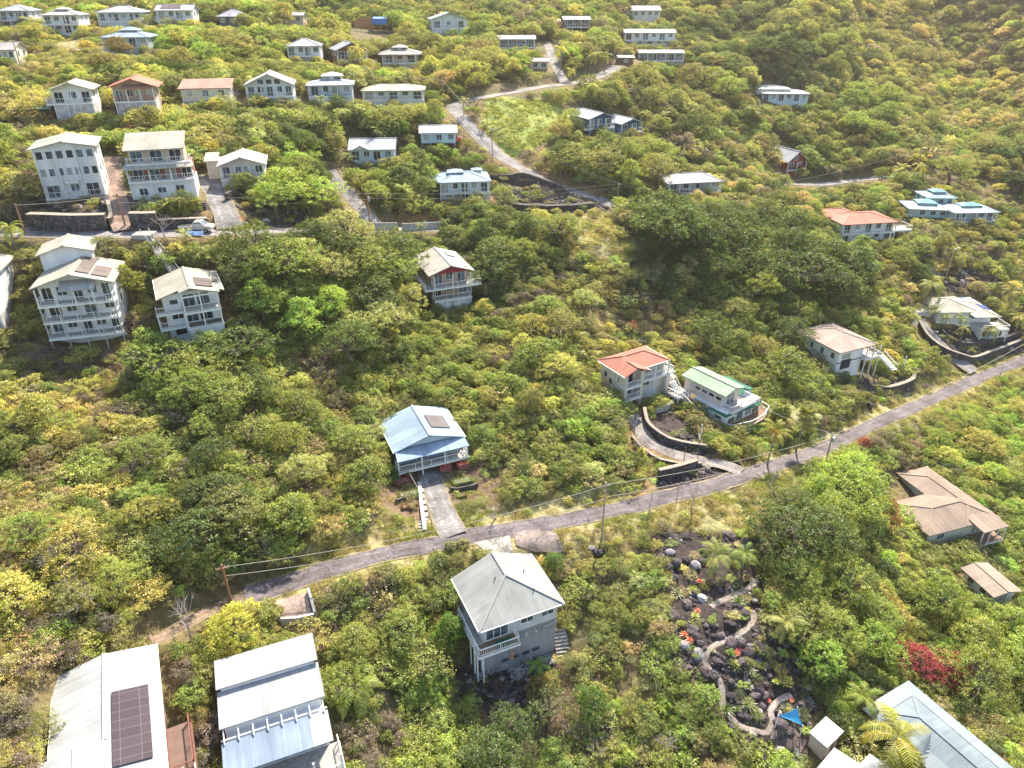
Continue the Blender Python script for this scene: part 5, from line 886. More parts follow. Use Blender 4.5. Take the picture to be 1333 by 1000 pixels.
def scatter(name, P, tint, scl, rot, vid, protos, label, cat):
    me = bpy.data.meshes.new(name); me.vertices.add(len(P)); me.vertices.foreach_set('co', np.asarray(P, float).ravel())
    def att(n, t, a, k): A = me.attributes.new(n, t, 'POINT'); A.data.foreach_set(k, np.asarray(a).ravel())
    att('tint', 'FLOAT_COLOR', np.column_stack([tint, np.ones(len(P))]).astype(np.float32), 'color'); att('scl', 'FLOAT_VECTOR', np.asarray(scl, np.float32), 'vector'); att('rot', 'FLOAT_VECTOR', np.asarray(rot, np.float32), 'vector'); att('vid', 'INT', np.asarray(vid, np.int32), 'value')
    o = bpy.data.objects.new(name, me); COL.objects.link(o); ng = bpy.data.node_groups.new(name, 'GeometryNodeTree'); ng.interface.new_socket('Geometry', in_out='INPUT', socket_type='NodeSocketGeometry'); ng.interface.new_socket('Geometry', in_out='OUTPUT', socket_type='NodeSocketGeometry')
    gi = ng.nodes.new('NodeGroupInput'); go_ = ng.nodes.new('NodeGroupOutput'); ip = ng.nodes.new('GeometryNodeInstanceOnPoints'); jn = ng.nodes.new('GeometryNodeJoinGeometry'); L = ng.links
    for pr in reversed(protos):
        oi = ng.nodes.new('GeometryNodeObjectInfo'); oi.inputs['Object'].default_value = pr; oi.inputs['As Instance'].default_value = True; L.new(oi.outputs['Geometry'], jn.inputs[0])
    def na(n, t): q = ng.nodes.new('GeometryNodeInputNamedAttribute'); q.data_type = t; q.inputs['Name'].default_value = n; return q.outputs[0]
    L.new(gi.outputs[0], ip.inputs['Points']); L.new(jn.outputs[0], ip.inputs['Instance']); ip.inputs['Pick Instance'].default_value = True; L.new(na('vid', 'INT'), ip.inputs['Instance Index']); L.new(na('scl', 'FLOAT_VECTOR'), ip.inputs['Scale'])
    er = ng.nodes.new('FunctionNodeEulerToRotation'); L.new(na('rot', 'FLOAT_VECTOR'), er.inputs[0]); L.new(er.outputs[0], ip.inputs['Rotation']); L.new(ip.outputs[0], go_.inputs[0])
    md = o.modifiers.new('scatter', 'NODES'); md.node_group = ng; return tag(o, label, cat, kind='stuff')
# -- what must stay in sight
MW, MH = 667, 500; KD = np.zeros((MH, MW), np.float32)
def stamp(poly, dist):
    P = np.array(poly)/2; x0, y0 = np.maximum(np.floor(P.min(0)).astype(int), 0); x1, y1 = np.minimum(np.ceil(P.max(0)).astype(int)+1, [MW, MH])
    if x1 <= x0 or y1 <= y0: return
    gx, gy = np.meshgrid(np.arange(x0, x1), np.arange(y0, y1)); k = inpoly(gx.ravel()+.5, gy.ravel()+.5, [tuple(p) for p in P]).reshape(gx.shape); s = KD[y0:y1, x0:x1]; s[k] = np.maximum(s[k], dist)
for poly, dist in KEEP: stamp(poly, dist)
HIDE = {'upper_road': [(300, 500)], 'far_road': [], 'garden_path': [], 'upper_spur': []}
for nm, pl, w, mt, lift, sh in ROADS:
    T = np.gradient(pl[:,:2], axis=0); T = nrm(T); S = np.column_stack([-T[:,1], T[:,0]]); a = np.column_stack([pl[:,:2]+S*(w/2+.3), pl[:,2]]); c = np.column_stack([pl[:,:2]-S*(w/2+.3), pl[:,2]]); ax, ay, ad = proj(a); cx_, cy_, cd = proj(c)
    for j in range(len(pl)-1):
        if nm == 'dirt_track' and ax[j] < 215: continue
        if nm == 'upper_road' and 318 < ax[j] < 478: continue
        if ad[j] < 1 or ad[j+1] < 1: continue
        stamp([(ax[j], ay[j]), (ax[j+1], ay[j+1]), (cx_[j+1], cy_[j+1]), (cx_[j], cy_[j])], ad[j])
def keep_area(px, py0=None): P = np.array(px, float); d = float(np.linalg.norm(np.array(at(*P.mean(0)))-np.array([0, 0, CZ]))); stamp(px, d)
def keep_area(px): P = np.array(px, float); stamp(px, float(proj(hit(*P.mean(0)))[2][0])-6)
for q in ([(640, 236), (745, 248), (795, 268), (780, 280), (650, 262)], [(356, 788), (402, 773), (414, 808), (364, 822)], [(452, 20), (508, 20), (510, 44), (452, 44)], [(44, 272), (145, 268), (145, 298), (44, 300)], [(170, 262), (300, 262), (300, 298), (170, 298)], [(630, 132), (725, 136), (738, 170), (660, 198)], [(868, 720), (985, 720), (990, 830), (900, 830)], [(930, 830), (1030, 870), (1045, 960), (985, 985), (935, 900)], [(510, 615), (545, 615), (550, 660), (515, 662)], [(575, 600), (620, 600), (622, 655), (590, 655)], [(740, 690), (840, 668), (930, 650), (920, 690), (800, 715)]): keep_area(q)
def blocked(x, y, z, h, r):   # does a plant of height h, radius r hide something meant to be seen?
    out = np.zeros(len(x), bool)
    for dx, dz in ((0, 1.0), (-.7, .75), (.7, .75), (0, .5)):
        px, py, d = proj(np.column_stack([x+dx*r, y, z+h*dz])); i = np.clip((px/2).astype(int), 0, MW-1); j = np.clip((py/2).astype(int), 0, MH-1); ok = (px >= 0) & (px < 1333) & (py >= 0) & (py < 1000); out |= ok & (KD[j, i] > d+1.5)
    return out
def clear_of(x, y, r, pad=.3):
    ok = np.ones(len(x), bool); P = np.column_stack([x, y])
    for nm, pl, w, mt, lift, sh in ROADS: d, _ = nearest(P, pl); ok &= d > w/2+pad+r*.55
    for c, u, v, w, d in FOOT:
        q = P-np.array([c.x, c.y]); a = np.abs(q@np.array([u.x, u.y])); bb = np.abs(q@np.array([v.x, v.y])); ok &= ~((a < w+r*.5) & (bb < d+r*.5))
    return ok
# -- what grows where: (across, down, mix of kinds, height, density)
KC = {'Y': (.49, .5, .09), 'G': (.31, .4, .06), 'D': (.145, .21, .045), 'O': (.35, .37, .09), 'A': (.48, .44, .17), 'B': (.27, .23, .17), 'L': (.45, .5, .16), 'V': (.33, .49, .05)}
VEG = [
 (40, 560, 'YYYAGB', 2.0, 1), (20, 700, 'YYYAOG', 1.8, 1), (120, 600, 'YYGAOB', 1.9, 1), (60, 850, 'YYAVBG', 1.8, 1), (200, 700, 'YYGGDB', 2.0, 1), (30, 950, 'YAYBG', 1.6, 1), (130, 780, 'VGYBD', 2.0, 1), (30, 420, 'YGOO', 2.0, 1), (120, 490, 'AYBYG', 1.5, .9),
 (260, 500, 'DGGO', 2.6, 1), (300, 640, 'DDGBO', 2.4, 1), (380, 600, 'LYGAL', 2.2, 1), (420, 520, 'LYGAB', 2.0, 1), (340, 700, 'DGGV', 2.4, 1), (430, 660, 'LYGB', 2.0, 1), (450, 400, 'GGLVY', 2.5, 1), (380, 340, 'DGGL', 2.8, 1), (520, 480, 'LGGY', 2.1, 1), (560, 450, 'LGYO', 2.0, 1),
 (640, 330, 'DDGG', 3.0, 1), (700, 400, 'GGOBL', 2.0, 1), (780, 330, 'AOYB', 1.1, .8), (700, 520, 'LGGYL', 2.0, 1), (760, 600, 'GGLV', 2.0, 1), (660, 620, 'LGGV', 1.8, 1), (790, 420, 'OLAY', 1.6, 1), (850, 330, 'DDDG', 3.2, 1), (950, 380, 'DDGO', 3.0, 1), (900, 430, 'GOYD', 2.2, 1), (1040, 330, 'DDDG', 3.0, 1), (1060, 400, 'DGO', 2.6, 1), (1000, 480, 'DGG', 2.2, 1), (1060, 500, 'DGO', 2.0, 1),
 (760, 200, 'GDLO', 2.4, 1), (800, 220, 'DGGO', 2.6, 1), (900, 150, 'DOOG', 2.2, 1), (870, 190, 'ODBG', 2.2, 1), (960, 260, 'GOAB', 2.2, 1), (1000, 300, 'GDO', 2.6, 1), (930, 60, 'DDOG', 2.6, 1), (1000, 60, 'DDOG', 2.4, 1), (1060, 100, 'DDOG', 2.6, 1), (1120, 60, 'OYDA', 2.2, 1), (1180, 30, 'AAYO', 2.2, 1), (1280, 30, 'AAYAO', 2.2, 1), (1180, 100, 'AYOG', 2.2, 1), (1290, 90, 'AAOY', 2.2, 1), (1120, 150, 'DOGG', 2.4, 1), (1250, 170, 'OGAY', 2.4, 1), (1100, 200, 'DOGO', 2.2, 1), (1310, 220, 'GODG', 2.4, 1), (1150, 320, 'DGOO', 2.2, 1), (1220, 320, 'AYOG', 1.6, 1), (1310, 330, 'AYGO', 1.6, 1), (1160, 400, 'GYOG', 2.2, 1), (1240, 360, 'BAO', 1.2, .8),
 (1160, 440, 'YAGG', 2.0, 1), (1250, 560, 'GYVO', 1.9, 1), (1320, 520, 'YGVO', 2.0, 1), (1300, 640, 'YGVL', 2.0, 1), (1180, 590, 'GBOG', 1.6, .9), (1100, 620, 'GVGL', 2.4, 1), (1060, 700, 'GVGD', 2.6, 1), (1150, 800, 'LYGG', 2.0, 1), (1270, 850, 'VVGD', 2.4, 1), (1320, 900, 'YLGV', 2.0, 1), (1080, 850, 'GVDL', 2.2, 1), (1040, 800, 'DGYG', 2.2, 1), (1000, 690, 'YAGB', 1.6, .9), (1230, 760, 'BDGO', 1.4, .9),
 (800, 780, 'YGLGA', 1.8, 1), (770, 860, 'YGLAG', 1.8, 1), (850, 930, 'YYLGV', 1.7, 1), (900, 990, 'YVGA', 1.7, 1), (720, 950, 'YVGB', 1.6, 1), (660, 960, 'DDGB', 1.5, .8), (560, 950, 'VVGY', 1.9, 1), (480, 850, 'VGGY', 1.9, 1), (540, 800, 'VGYG', 1.8, 1), (460, 790, 'YABG', 1.4, .9), (480, 960, 'VGBG', 1.6, .9), (600, 800, 'GDG', 2.0, 1), (250, 870, 'VYGB', 1.7, 1), (720, 730, 'AYBG', 1.0, .7), (780, 720, 'AYGB', 1.0, .75), (900, 680, 'AYVB', .8, .6),
 (60, 90, 'AYGO', 1.6, .9), (30, 160, 'YYAO', 2.2, 1), (30, 220, 'YOBG', 2.2, 1), (170, 90, 'GOYB', 2.4, 1), (230, 60, 'GYVO', 2.2, 1), (300, 60, 'YGOG', 2.2, 1), (260, 150, 'GLYO', 2.4, 1), (340, 170, 'GDLG', 2.6, 1), (400, 210, 'GVDG', 2.4, 1), (430, 160, 'GLDO', 2.2, 1), (340, 60, 'VYGA', 2.2, 1), (440, 80, 'YGOO', 2.2, 1), (530, 60, 'YGOO', 2.2, 1), (600, 80, 'YAGO', 2.2, 1), (500, 10, 'DDGO', 2.4, 1), (660, 20, 'GODB', 2.2, 1), (560, 110, 'YYOG', 2.0, 1), (640, 90, 'AYOG', 2.0, 1), (700, 30, 'OGBY', 2.2, 1), (560, 200, 'DGVO', 2.2, 1), (520, 250, 'DGO', 2.2, 1), (720, 220, 'DGOL', 2.2, 1), (670, 150, 'VYV', .35, .25), (640, 170, 'VYV', .35, .3), (720, 80, 'YVGO', 2.2, 1), (700, 20, 'GOB', 2, 1), (780, 120, 'DGOY', 2.4, 1)]
VA = np.array([(v[0], v[1], v[3]*(1.3 if v[1] < 275 and v[0] < 760 and v[3] >= 2 else 1), v[4]) for v in VEG], float)
def veg_at(x, y, z, g):
    px, py, d = proj(np.column_stack([x, y, z])); px = px+fbm(x, y, .12, 3, 61)*55; py = py+fbm(x, y, .12, 3, 71)*40
    out = np.empty(len(x), int); hh = np.empty(len(x)); dd = np.empty(len(x))
    for i in range(0, len(x), 5000):
        s = slice(i, i+5000); D = (px[s,None]-VA[None,:,0])**2+((py[s,None]-VA[None,:,1])*1.4)**2; w = 1/(D+200)**1.6; w /= w.sum(1)[:,None]; hh[s] = w@VA[:,2]; dd[s] = w@VA[:,3]; cw = w.cumsum(1); out[s] = (cw < g.random((len(w), 1))).sum(1).clip(0, len(VA)-1)
    return out, hh, dd
g = np.random.default_rng(77); PX = []
for (y0, y1, st) in ((28, 95, 1.35), (95, 150, 1.6), (150, 215, 2.1), (215, 330, 2.7), (330, 470, 4.0)):
    X0, Y0 = np.meshgrid(np.arange(-.86*y1-15, .86*y1+15, st), np.arange(y0, y1, st)); X0 = X0.ravel()+g.uniform(-.5, .5, X0.size)*st; Y0 = Y0.ravel()+g.uniform(-.5, .5, Y0.size)*st; PX.append(np.column_stack([X0, Y0, np.full(len(X0), st)]))
PX = np.vstack(PX); z = ground(PX[:,:2]); px, py, d = proj(np.column_stack([PX[:,:2], z])); k = (px > -110) & (px < 1443) & (py > -60) & (py < 1130) & (d > 5); PX, z = PX[k], z[k]
EX = [world_poly(p) for p in ([(352, 785), (402, 772), (420, 808), (416, 834), (372, 838)], [(612, 704), (636, 698), (662, 694), (724, 700), (735, 722), (640, 735)], [(1002, 945), (1030, 944), (1052, 968), (1024, 1002), (1000, 1002)])]; x, y, st = PX.T; vi, hh, dn = veg_at(x, y, z, g); lavaw = [p for k_, p in ZW if k_ == LAVA]; bare = np.zeros(len(x), bool)
for p in lavaw: bare |= inpoly(x, y, p)
dry = np.zeros(len(x), bool)
for k_, p in ZW:
    if k_ in (DRY, LAWN, DIRT): dry |= inpoly(x, y, p)
lawnm = np.zeros(len(x), bool)
for k_, p in ZW:
    if k_ == LAWN: lawnm |= inpoly(x, y, p)
n2 = fbm(x, y, .07, 4, 91); dn = np.clip(dn, 0, 1)*np.where(bare, .5, 1)*np.where(lawnm, .04, np.where(dry, .33, 1))*np.where(n2 < -.33, .6, 1); keep = g.random(len(x)) < dn
h = hh*g.uniform(.6, 1.4, len(x))*(1+.4*n2)*np.interp(st, [1.35, 1.6, 2.1, 2.7, 4.0], [.95, 1.05, 1.3, 1.7, 2.1])*np.where(bare, .33, np.where(dry, .5, 1))*1.12; 
patch = vnoise(x*.16, y*.16, 201); lets = [VEG[i][2] for i in vi]; kind = np.array([l[int(min(.999, max(0, .5*p+.5*r))*len(l))] for l, p, r in zip(lets, patch, g.random(len(x)))])
r = h*.75; ok = keep & clear_of(x, y, r)
for p in EX: ok &= ~inpoly(x, y, p)
for _ in range(3): bl = blocked(x, y, z, h, r); h = np.where(bl, h*.6, h); r = h*.75
ok &= ~blocked(x, y, z, h, r) & (h > .35)
x, y, z, h, r, kind, st = (a[ok] for a in (x, y, z, h, r, kind, st)); n = len(x)
vid = g.choice([0, 1, 2, 3, 4, 5, 6], n, p=[.17, .17, .17, .12, .15, .12, .10]); vid = np.where(np.isin(kind, ['L', 'Y']) & (g.random(n) < .45), g.choice([5, 6], n), vid); vid = np.where((h > 2.7) & (vid != 5), g.choice([8, 9, 4], n), vid); vid = np.where(np.isin(kind, ['B', 'A']) & (g.random(n) < .35), 7, vid)
PH = np.array([2.4, 2.7, 2.1, 2.2, 3.1, 3.3, 3.3, 2.0, 4.6, 4.6]); s = h/PH[vid]; sx = np.maximum(s*g.uniform(.95, 1.5, n), st*.4); scl = np.column_stack([sx, sx*g.uniform(.85, 1.15, n), s])
tint = np.array([KC[k_] for k_ in kind])*g.uniform(.62, 1.3, (n, 1))*(1+g.normal(0, .06, (n, 3)))
scatter('undergrowth', np.column_stack([x, y, z-.1]), np.clip(tint, .01, .8), scl, np.column_stack([g.normal(0, .1, n), g.normal(0, .1, n), g.uniform(0, 6.28, n)]), vid, SHR, 'dense mixed green and yellow shrub thicket covering the hillside between the houses', 'shrubbery')
print('shrubs', n)
# -- grass on verges and lawns, lava rubble
def scatter_zone(kinds, step, g, ylim=(30, 240)):
    out = []
    for k_, p in ZW:
        if k_ in kinds:
            a = np.array(p); lo, hi = a.min(0), a.max(0); lo[1] = max(lo[1], 25); n = int((hi[0]-lo[0])*(hi[1]-lo[1])/step**2); q = g.uniform(lo, hi, (n, 2)); out.append(q[inpoly(q[:,0], q[:,1], p)])
    return np.vstack(out)
q = np.vstack([scatter_zone((DRY,), .62, g), scatter_zone((LAWN,), .5, g), scatter_zone((DIRT,), 1.2, g)]); q = q[clear_of(q[:,0], q[:,1], 0, .05)]
for p in EX: q = q[~inpoly(q[:,0], q[:,1], p)]
q = q[fbm(q[:,0], q[:,1], .3, 3, 44) > -.2]; lawn = np.zeros(len(q), bool)
for k_, p in ZW:
    if k_ == LAWN: lawn |= inpoly(q[:,0], q[:,1], p)
n = len(q); gp = vnoise(q[:,0]*.3, q[:,1]*.3, 19); tg = np.where(lawn[:,None] | (gp > .62)[:,None], np.array([.34, .39, .1]), np.array([.42, .4, .17]))*g.uniform(.75, 1.25, (n, 1)); s = g.uniform(.5, 1.3, n)*np.where(lawn, .8, 1)
scatter('grass', np.column_stack([q, ground(q)-.02]), tg, np.column_stack([s*1.3, s*1.3, s]), np.column_stack([np.zeros(n), np.zeros(n), g.uniform(0, 6.28, n)]), g.integers(0, 3, n), GR, 'dry straw coloured and green grass along the road verges and the lawn', 'grass'); print('grass', n)
q = scatter_zone((LAVA,), .55, g); q = q[clear_of(q[:,0], q[:,1], .1, .15)]; cl = fbm(q[:,0], q[:,1], .16, 3, 12); q = q[cl+g.uniform(-.25, .25, len(q)) > -.12]; n = len(q); s = g.uniform(.25, .8, n)*(1+1.2*(g.random(n) < .12)); pale = (g.random(n) < .12)[:,None]
tg = np.where(pale, np.array([.26, .24, .24]), np.array([.07, .055, .06]))*g.uniform(.5, 1.7, (n, 1)); scatter('lava_rubble', np.column_stack([q, ground(q)+.02]), tg, np.column_stack([s, s*g.uniform(.7, 1.2, n), s*g.uniform(.6, 1.1, n)]), np.column_stack([g.normal(0, .3, n), g.normal(0, .3, n), g.uniform(0, 6.28, n)]), g.integers(0, 4, n), RK, 'dark lava rock rubble lying in the garden, terraces and the open lot', 'rocks'); print('rock', n)
# ---------------------------------------------------------------- trees that stand on their own
def set_color(o, c): o.color = (*c, 1)
TP = []   # prototype (trunk mesh, crown mesh, height, radius)
def tree_proto(seed, R, H, base, nl, tufts, per, L=.3, W=.17, low=-.35, tr=.42):
    lb = lobeset(seed, nl, R, H, base); V, F = crown(seed+1, lb, tufts, per, L, W, tr, low); cm = raw_mesh('crown', V, F, [LO])
    m = MB(); g = random.Random(seed); top = Vector((g.uniform(-.4, .4), g.uniform(-.4, .4), base+(H-base)*.25)); m.tube([(0, 0, -.8), (g.uniform(-.2, .2), g.uniform(-.2, .2), base*.6), top], [R*.075, R*.06, R*.045], 8)
    for l in lb: q = Vector(l[:3]); m.tube([top, top.lerp(q, .55)+Vector((0, 0, -.15)), q], [R*.04, R*.028, R*.012], 6)
    for l in lb:
        for k in range(3): q = Vector(l[:3]); e = q+Vector((g.gauss(0, 1), g.gauss(0, 1), g.gauss(.2, .8))).normalized()*l[3]*.9; m.cone(q, e, R*.012, .012, 4)
    tm = bpy.data.meshes.new('trunk'); tm.from_pydata(m.v, [], m.f); tm.materials.append(BARK); TP.append((tm, cm, H, R))
tree_proto(500, 3.2, 6.2, 1.6, 8, 420, 19, .2, .12, -.35, .3); tree_proto(510, 3.6, 7.0, 1.8, 10, 520, 19, .2, .12, -.35, .3); tree_proto(520, 2.8, 5.4, 1.2, 7, 360, 19, .19, .11, -.35, .28); tree_proto(530, 3.4, 5.2, 1.4, 9, 420, 18, .17, .085, -.35, .28)
tree_proto(540, 2.6, 6.8, 1.6, 8, 400, 17, .22, .13, -.35, .32); tree_proto(550, 4.2, 6.6, 2.0, 13, 580, 20, .21, .12, -.35, .3); tree_proto(560, 3.0, 6.0, 1.8, 8, 170, 9, .28, .14)
TREES = []
def put_tree(x, y, kind, h, col, colname, cat='tree', name='tree', rsc=1.0, label=None, group=None):
    z = gz(x, y); tm, cm, H, R = TP[kind]; s = h/H; e = empty(name, (x, y, z), random.uniform(0, 6.28)); e.scale = (s*rsc, s*rsc*random.uniform(.92, 1.08), s)
    t = bpy.data.objects.new('trunk', tm); COL.objects.link(t); t.parent = e; c = bpy.data.objects.new('crown', cm); COL.objects.link(c); c.parent = e; set_color(c, [v*random.uniform(.94, 1.06) for v in col]); e['category'] = cat
    if label: e['label'] = label
    else: TREES.append((e, ('tall' if h > 6.8 else 'medium' if h > 4.9 else 'small')+' '+colname, x, y))
    e['group'] = group or 'broadleaf trees on the hillside'; return e
TC = {'D': ((.145, .215, .045), 'dark green'), 'G': ((.3, .39, .06), 'mid green'), 'V': ((.34, .5, .05), 'bright green'), 'Y': ((.48, .5, .09), 'yellow green'), 'O': ((.33, .35, .09), 'olive'), 'L': ((.44, .49, .15), 'pale green'), 'A': ((.55, .47, .15), 'golden')}
for k_ in TC: KC[k_] = KC.get(k_, TC[k_][0])
TZ = [  # outline in the photo, number, colours, height range, spacing
 ([(330, 300), (400, 285), (480, 300), (530, 340), (545, 420), (470, 470), (360, 450), (320, 380)], 30, 'GGDLDV', 6, 8.5, 4.4),
 ([(600, 275), (690, 275), (760, 300), (700, 360), (640, 380), (620, 320)], 14, 'DDGG', 5.5, 8, 4.2), ([(630, 400), (760, 400), (790, 470), (700, 560), (620, 520)], 14, 'GLYO', 4, 5.5, 4.2),
 ([(800, 250), (900, 250), (1000, 290), (1120, 330), (1110, 400), (1010, 400), (900, 380), (830, 310)], 44, 'DDDG', 8, 11, 4.8), ([(890, 390), (1050, 420), (1050, 470), (1040, 520), (980, 490), (900, 440)], 14, 'DGGO', 5, 7, 4.3),
 ([(190, 450), (330, 450), (360, 520), (300, 560), (210, 520)], 13, 'DDGG', 5, 7, 4.2), ([(0, 520), (200, 540), (240, 700), (180, 800), (0, 800)], 13, 'YGOG', 3.6, 5, 4.5), ([(210, 560), (330, 560), (330, 690), (250, 720)], 9, 'DGDO', 4.5, 6, 4),
 ([(340, 560), (480, 500), (480, 640), (380, 700)], 9, 'GLYG', 4.5, 5.5, 4.5), ([(1040, 590), (1110, 600), (1160, 690), (1150, 720), (1010, 740), (1010, 680)], 15, 'VGVD', 5.5, 7.5, 4.0), ([(1010, 740), (1130, 740), (1150, 860), (1060, 870), (1040, 800)], 10, 'DGVG', 4.5, 6, 4),
 ([(1230, 770), (1333, 760), (1333, 900), (1260, 900), (1200, 820)], 8, 'VVG', 5, 7, 4), ([(1200, 560), (1333, 540), (1333, 700), (1310, 640), (1220, 600)], 10, 'GVYO', 4, 5.5, 4),
 ([(0, 180), (30, 180), (35, 300), (0, 300)], 4, 'YOG', 5, 6, 4), ([(200, 40), (370, 40), (370, 90), (200, 95)], 12, 'GOYV', 4.5, 7, 5), ([(220, 140), (400, 145), (430, 200), (360, 190), (250, 170)], 16, 'GLDG', 5, 7, 4.5), ([(350, 225), (420, 225), (440, 270), (340, 280)], 8, 'GVDG', 5, 6.5, 4.2),
 ([(540, 60), (720, 60), (720, 105), (560, 110)], 16, 'YOGY', 4.5, 6.5, 5), ([(440, 220), (540, 200), (560, 280), (490, 285)], 9, 'DDGO', 4.5, 6.5, 4.2), ([(450, 140), (560, 145), (560, 160), (450, 175)], 7, 'GYOL', 4.5, 6, 4.5),
 ([(690, 200), (860, 190), (880, 240), (800, 250), (720, 230)], 18, 'DGGOL', 5, 7.5, 4.6), ([(800, 110), (960, 100), (1000, 180), (860, 180)], 18, 'DOOG', 5, 7, 5.2), ([(900, 20), (1100, 20), (1130, 110), (960, 100)], 20, 'DDOG', 6, 9, 7), ([(1060, 120), (1200, 140), (1200, 220), (1060, 200)], 14, 'DGOG', 5, 7.5, 6), ([(1100, 0), (1333, 0), (1333, 120), (1180, 120)], 18, 'AAYOD', 5, 8, 8), ([(1200, 140), (1333, 140), (1333, 250), (1230, 240)], 10, 'GOAD', 5, 7, 6),
 ([(440, 2), (620, 2), (640, 30), (520, 20)], 9, 'DDOG', 5, 8, 6), ([(540, 760), (600, 780), (590, 860), (430, 920), (440, 820)], 6, 'GVG', 3.6, 4.6, 4.5), ([(640, 930), (720, 920), (700, 1000), (640, 1000)], 4, 'DGD', 4, 5, 3.4), ([(960, 250), (1070, 250), (1070, 300), (980, 290)], 8, 'GODA', 4.5, 6, 4.6), ([(1150, 340), (1240, 300), (1200, 370)], 5, 'GOD', 4.5, 6, 5)]
gt = np.random.default_rng(5); placed = []
for poly, cnt, cols, h0, h1, sp in TZ:
    cnt = int(math.ceil(cnt*.64)); P = np.array(poly); lo, hi = P.min(0), P.max(0); n = 0
    for _ in range(cnt*14):
        if n >= cnt: break
        q = gt.uniform(lo, hi)
        if not inpoly(np.array([q[0]]), np.array([q[1]]), poly)[0]: continue
        w = hit(q[0], q[1], 2.0)[0]; x, y = w[0], w[1]
        if any((x-a)**2+(y-b)**2 < (sp*.9)**2 for a, b in placed): continue
        h = gt.uniform(h0, h1)*(1.1 if q[1] > 280 else 1.25); r = h*.5; X1, Y1 = np.array([x]), np.array([y]); z = HS(X1, Y1)
        if not clear_of(X1, Y1, r)[0]: continue
        if blocked(X1, Y1, z, h, r)[0]:
            h *= .7; r = h*.5
            if blocked(X1, Y1, z, h, r)[0]: continue
        c = TC[cols[gt.integers(len(cols))]]; k_ = int(gt.choice(7, p=[.2, .17, .17, .14, .12, .15, .05])); put_tree(x, y, k_, h, np.array(c[0])*gt.uniform(.85, 1.2), c[1], rsc=gt.uniform(1.0, 1.35)); placed.append((x, y)); n += 1
print('trees', len(TREES))
def sp_tree(px, py, k_, h, col, label, rsc=1.0, name='tree', cat='tree'):
    w = hit(px, py)[0]; return put_tree(w[0], w[1], k_, h, col, '', label=label, rsc=rsc, name=name, cat=cat, group='trees singled out by their colour')
sp_tree(312, 848, 0, 6.0, (.6, .64, .05), 'bright yellow flowering tree at the lower road, above the triple roof house', 1.0)
for (px, py, h, r), nm in zip(((1187, 862, 4.6, 1.1), (1226, 876, 4.2, 1.1)), ('left', 'right')): sp_tree(px, py+20, 5, h, (.42, .03, .05), 'deep red tree behind the big blue grey roof, %s of the red pair' % nm, r)
sp_tree(1143, 690, 2, 5.6, (.42, .2, .05), 'tree with an orange flushed crown left of the tan L shaped roof')
sp_tree(822, 440, 6, 4.2, (.4, .14, .08), 'thin reddish dead tree uphill of the salmon hip roof house', .6); sp_tree(172, 183, 2, 3.6, (.42, .17, .08), 'orange brown bush below the red gable roof house', 1.2, 'shrub', 'shrub')
sp_tree(620, 122, 5, 6.5, (.42, .45, .04), 'umbrella shaped yellow green tree at the road bend', .8); sp_tree(372, 40, 4, 8.5, (.4, .36, .05), 'big yellow tree in front of the long white roof', 1.1); sp_tree(438, 38, 0, 6, (.1, .13, .04), 'round dark tree left of the unfinished timber house', 1.1)
sp_tree(176, 400, 4, 7.0, (.3, .34, .03), 'yellow green tree between the tall deck house and the stacked lanai house', .95); sp_tree(586, 852, 4, 5.8, (.16, .3, .02), 'dense lime green tree at the left wall of the grey hip roof house', .95)
sp_tree(140, 345, 3, 4.4, (.24, .28, .12), 'pale leaved rounded tree between the tall deck house roof and the upper road', 1.2); sp_tree(722, 742, 2, 3.0, (.13, .26, .03), 'round bright green bush at the right of the grey hip roof', 1.1, 'shrub', 'shrub'); sp_tree(706, 915, 0, 3.6, (.3, .29, .05), 'yellowish round bush below the grey hip roof house', 1.1, 'shrub', 'shrub'); sp_tree(770, 935, 0, 4.2, (.12, .24, .03), 'rounded green citrus like tree in the thicket left of the cactus garden', 1.0); sp_tree(598, 190, 2, 2.4, (.5, .03, .02), 'bright red flowering shrub beside the carport house by the bend', 1, 'shrub', 'shrub'); sp_tree(310, 285, 2, 2.0, (.6, .2, .1), 'coral flowering shrub right of the striped driveway', 1, 'shrub', 'shrub'); sp_tree(160, 80, 0, 6, (.3, .22, .05), 'tree with golden brown crown in front of the blue cupola house', 1.2)
sp_tree(1076, 316, 2, 3.4, (.4, .16, .04), 'orange tinted shrub at the left end of the long salmon roof house', 1, 'shrub', 'shrub'); sp_tree(1125, 590, 2, 2.4, (.5, .1, .05), 'shrub with scarlet flowers by the lower road, right of the fan palms', 1.3, 'shrub', 'shrub')
def bare_tree(px, py, H, label, col=None):
    p = sit(px, py); e = empty('bare_tree', p, 0); tag(e, label, 'bare tree', 'leafless trees and dead branches'); m = MB(); g = random.Random(int(px)); tips = [((0, 0, -.4), (g.uniform(-.3, .3), g.uniform(-.3, .3), H*.35), .13)]
    for lv in range(4):
        nx = []
        for a, b, r in tips:
            m.cone(a, b, r, r*.62, 5)
            for k in range(3 if lv < 3 else 2): d = (Vector(b)-Vector(a)).normalized()+Vector((g.gauss(0, .6), g.gauss(0, .6), g.gauss(.15, .3))); nx.append((b, tuple(Vector(b)+d.normalized()*H*(.3-.05*lv)), r*.55))
        tips = nx
    for a, b, r in tips: m.cone(a, b, r, r*.4, 4)
    m.build('branches', plain((.5, .43, .4), .9, 3, .7), e)
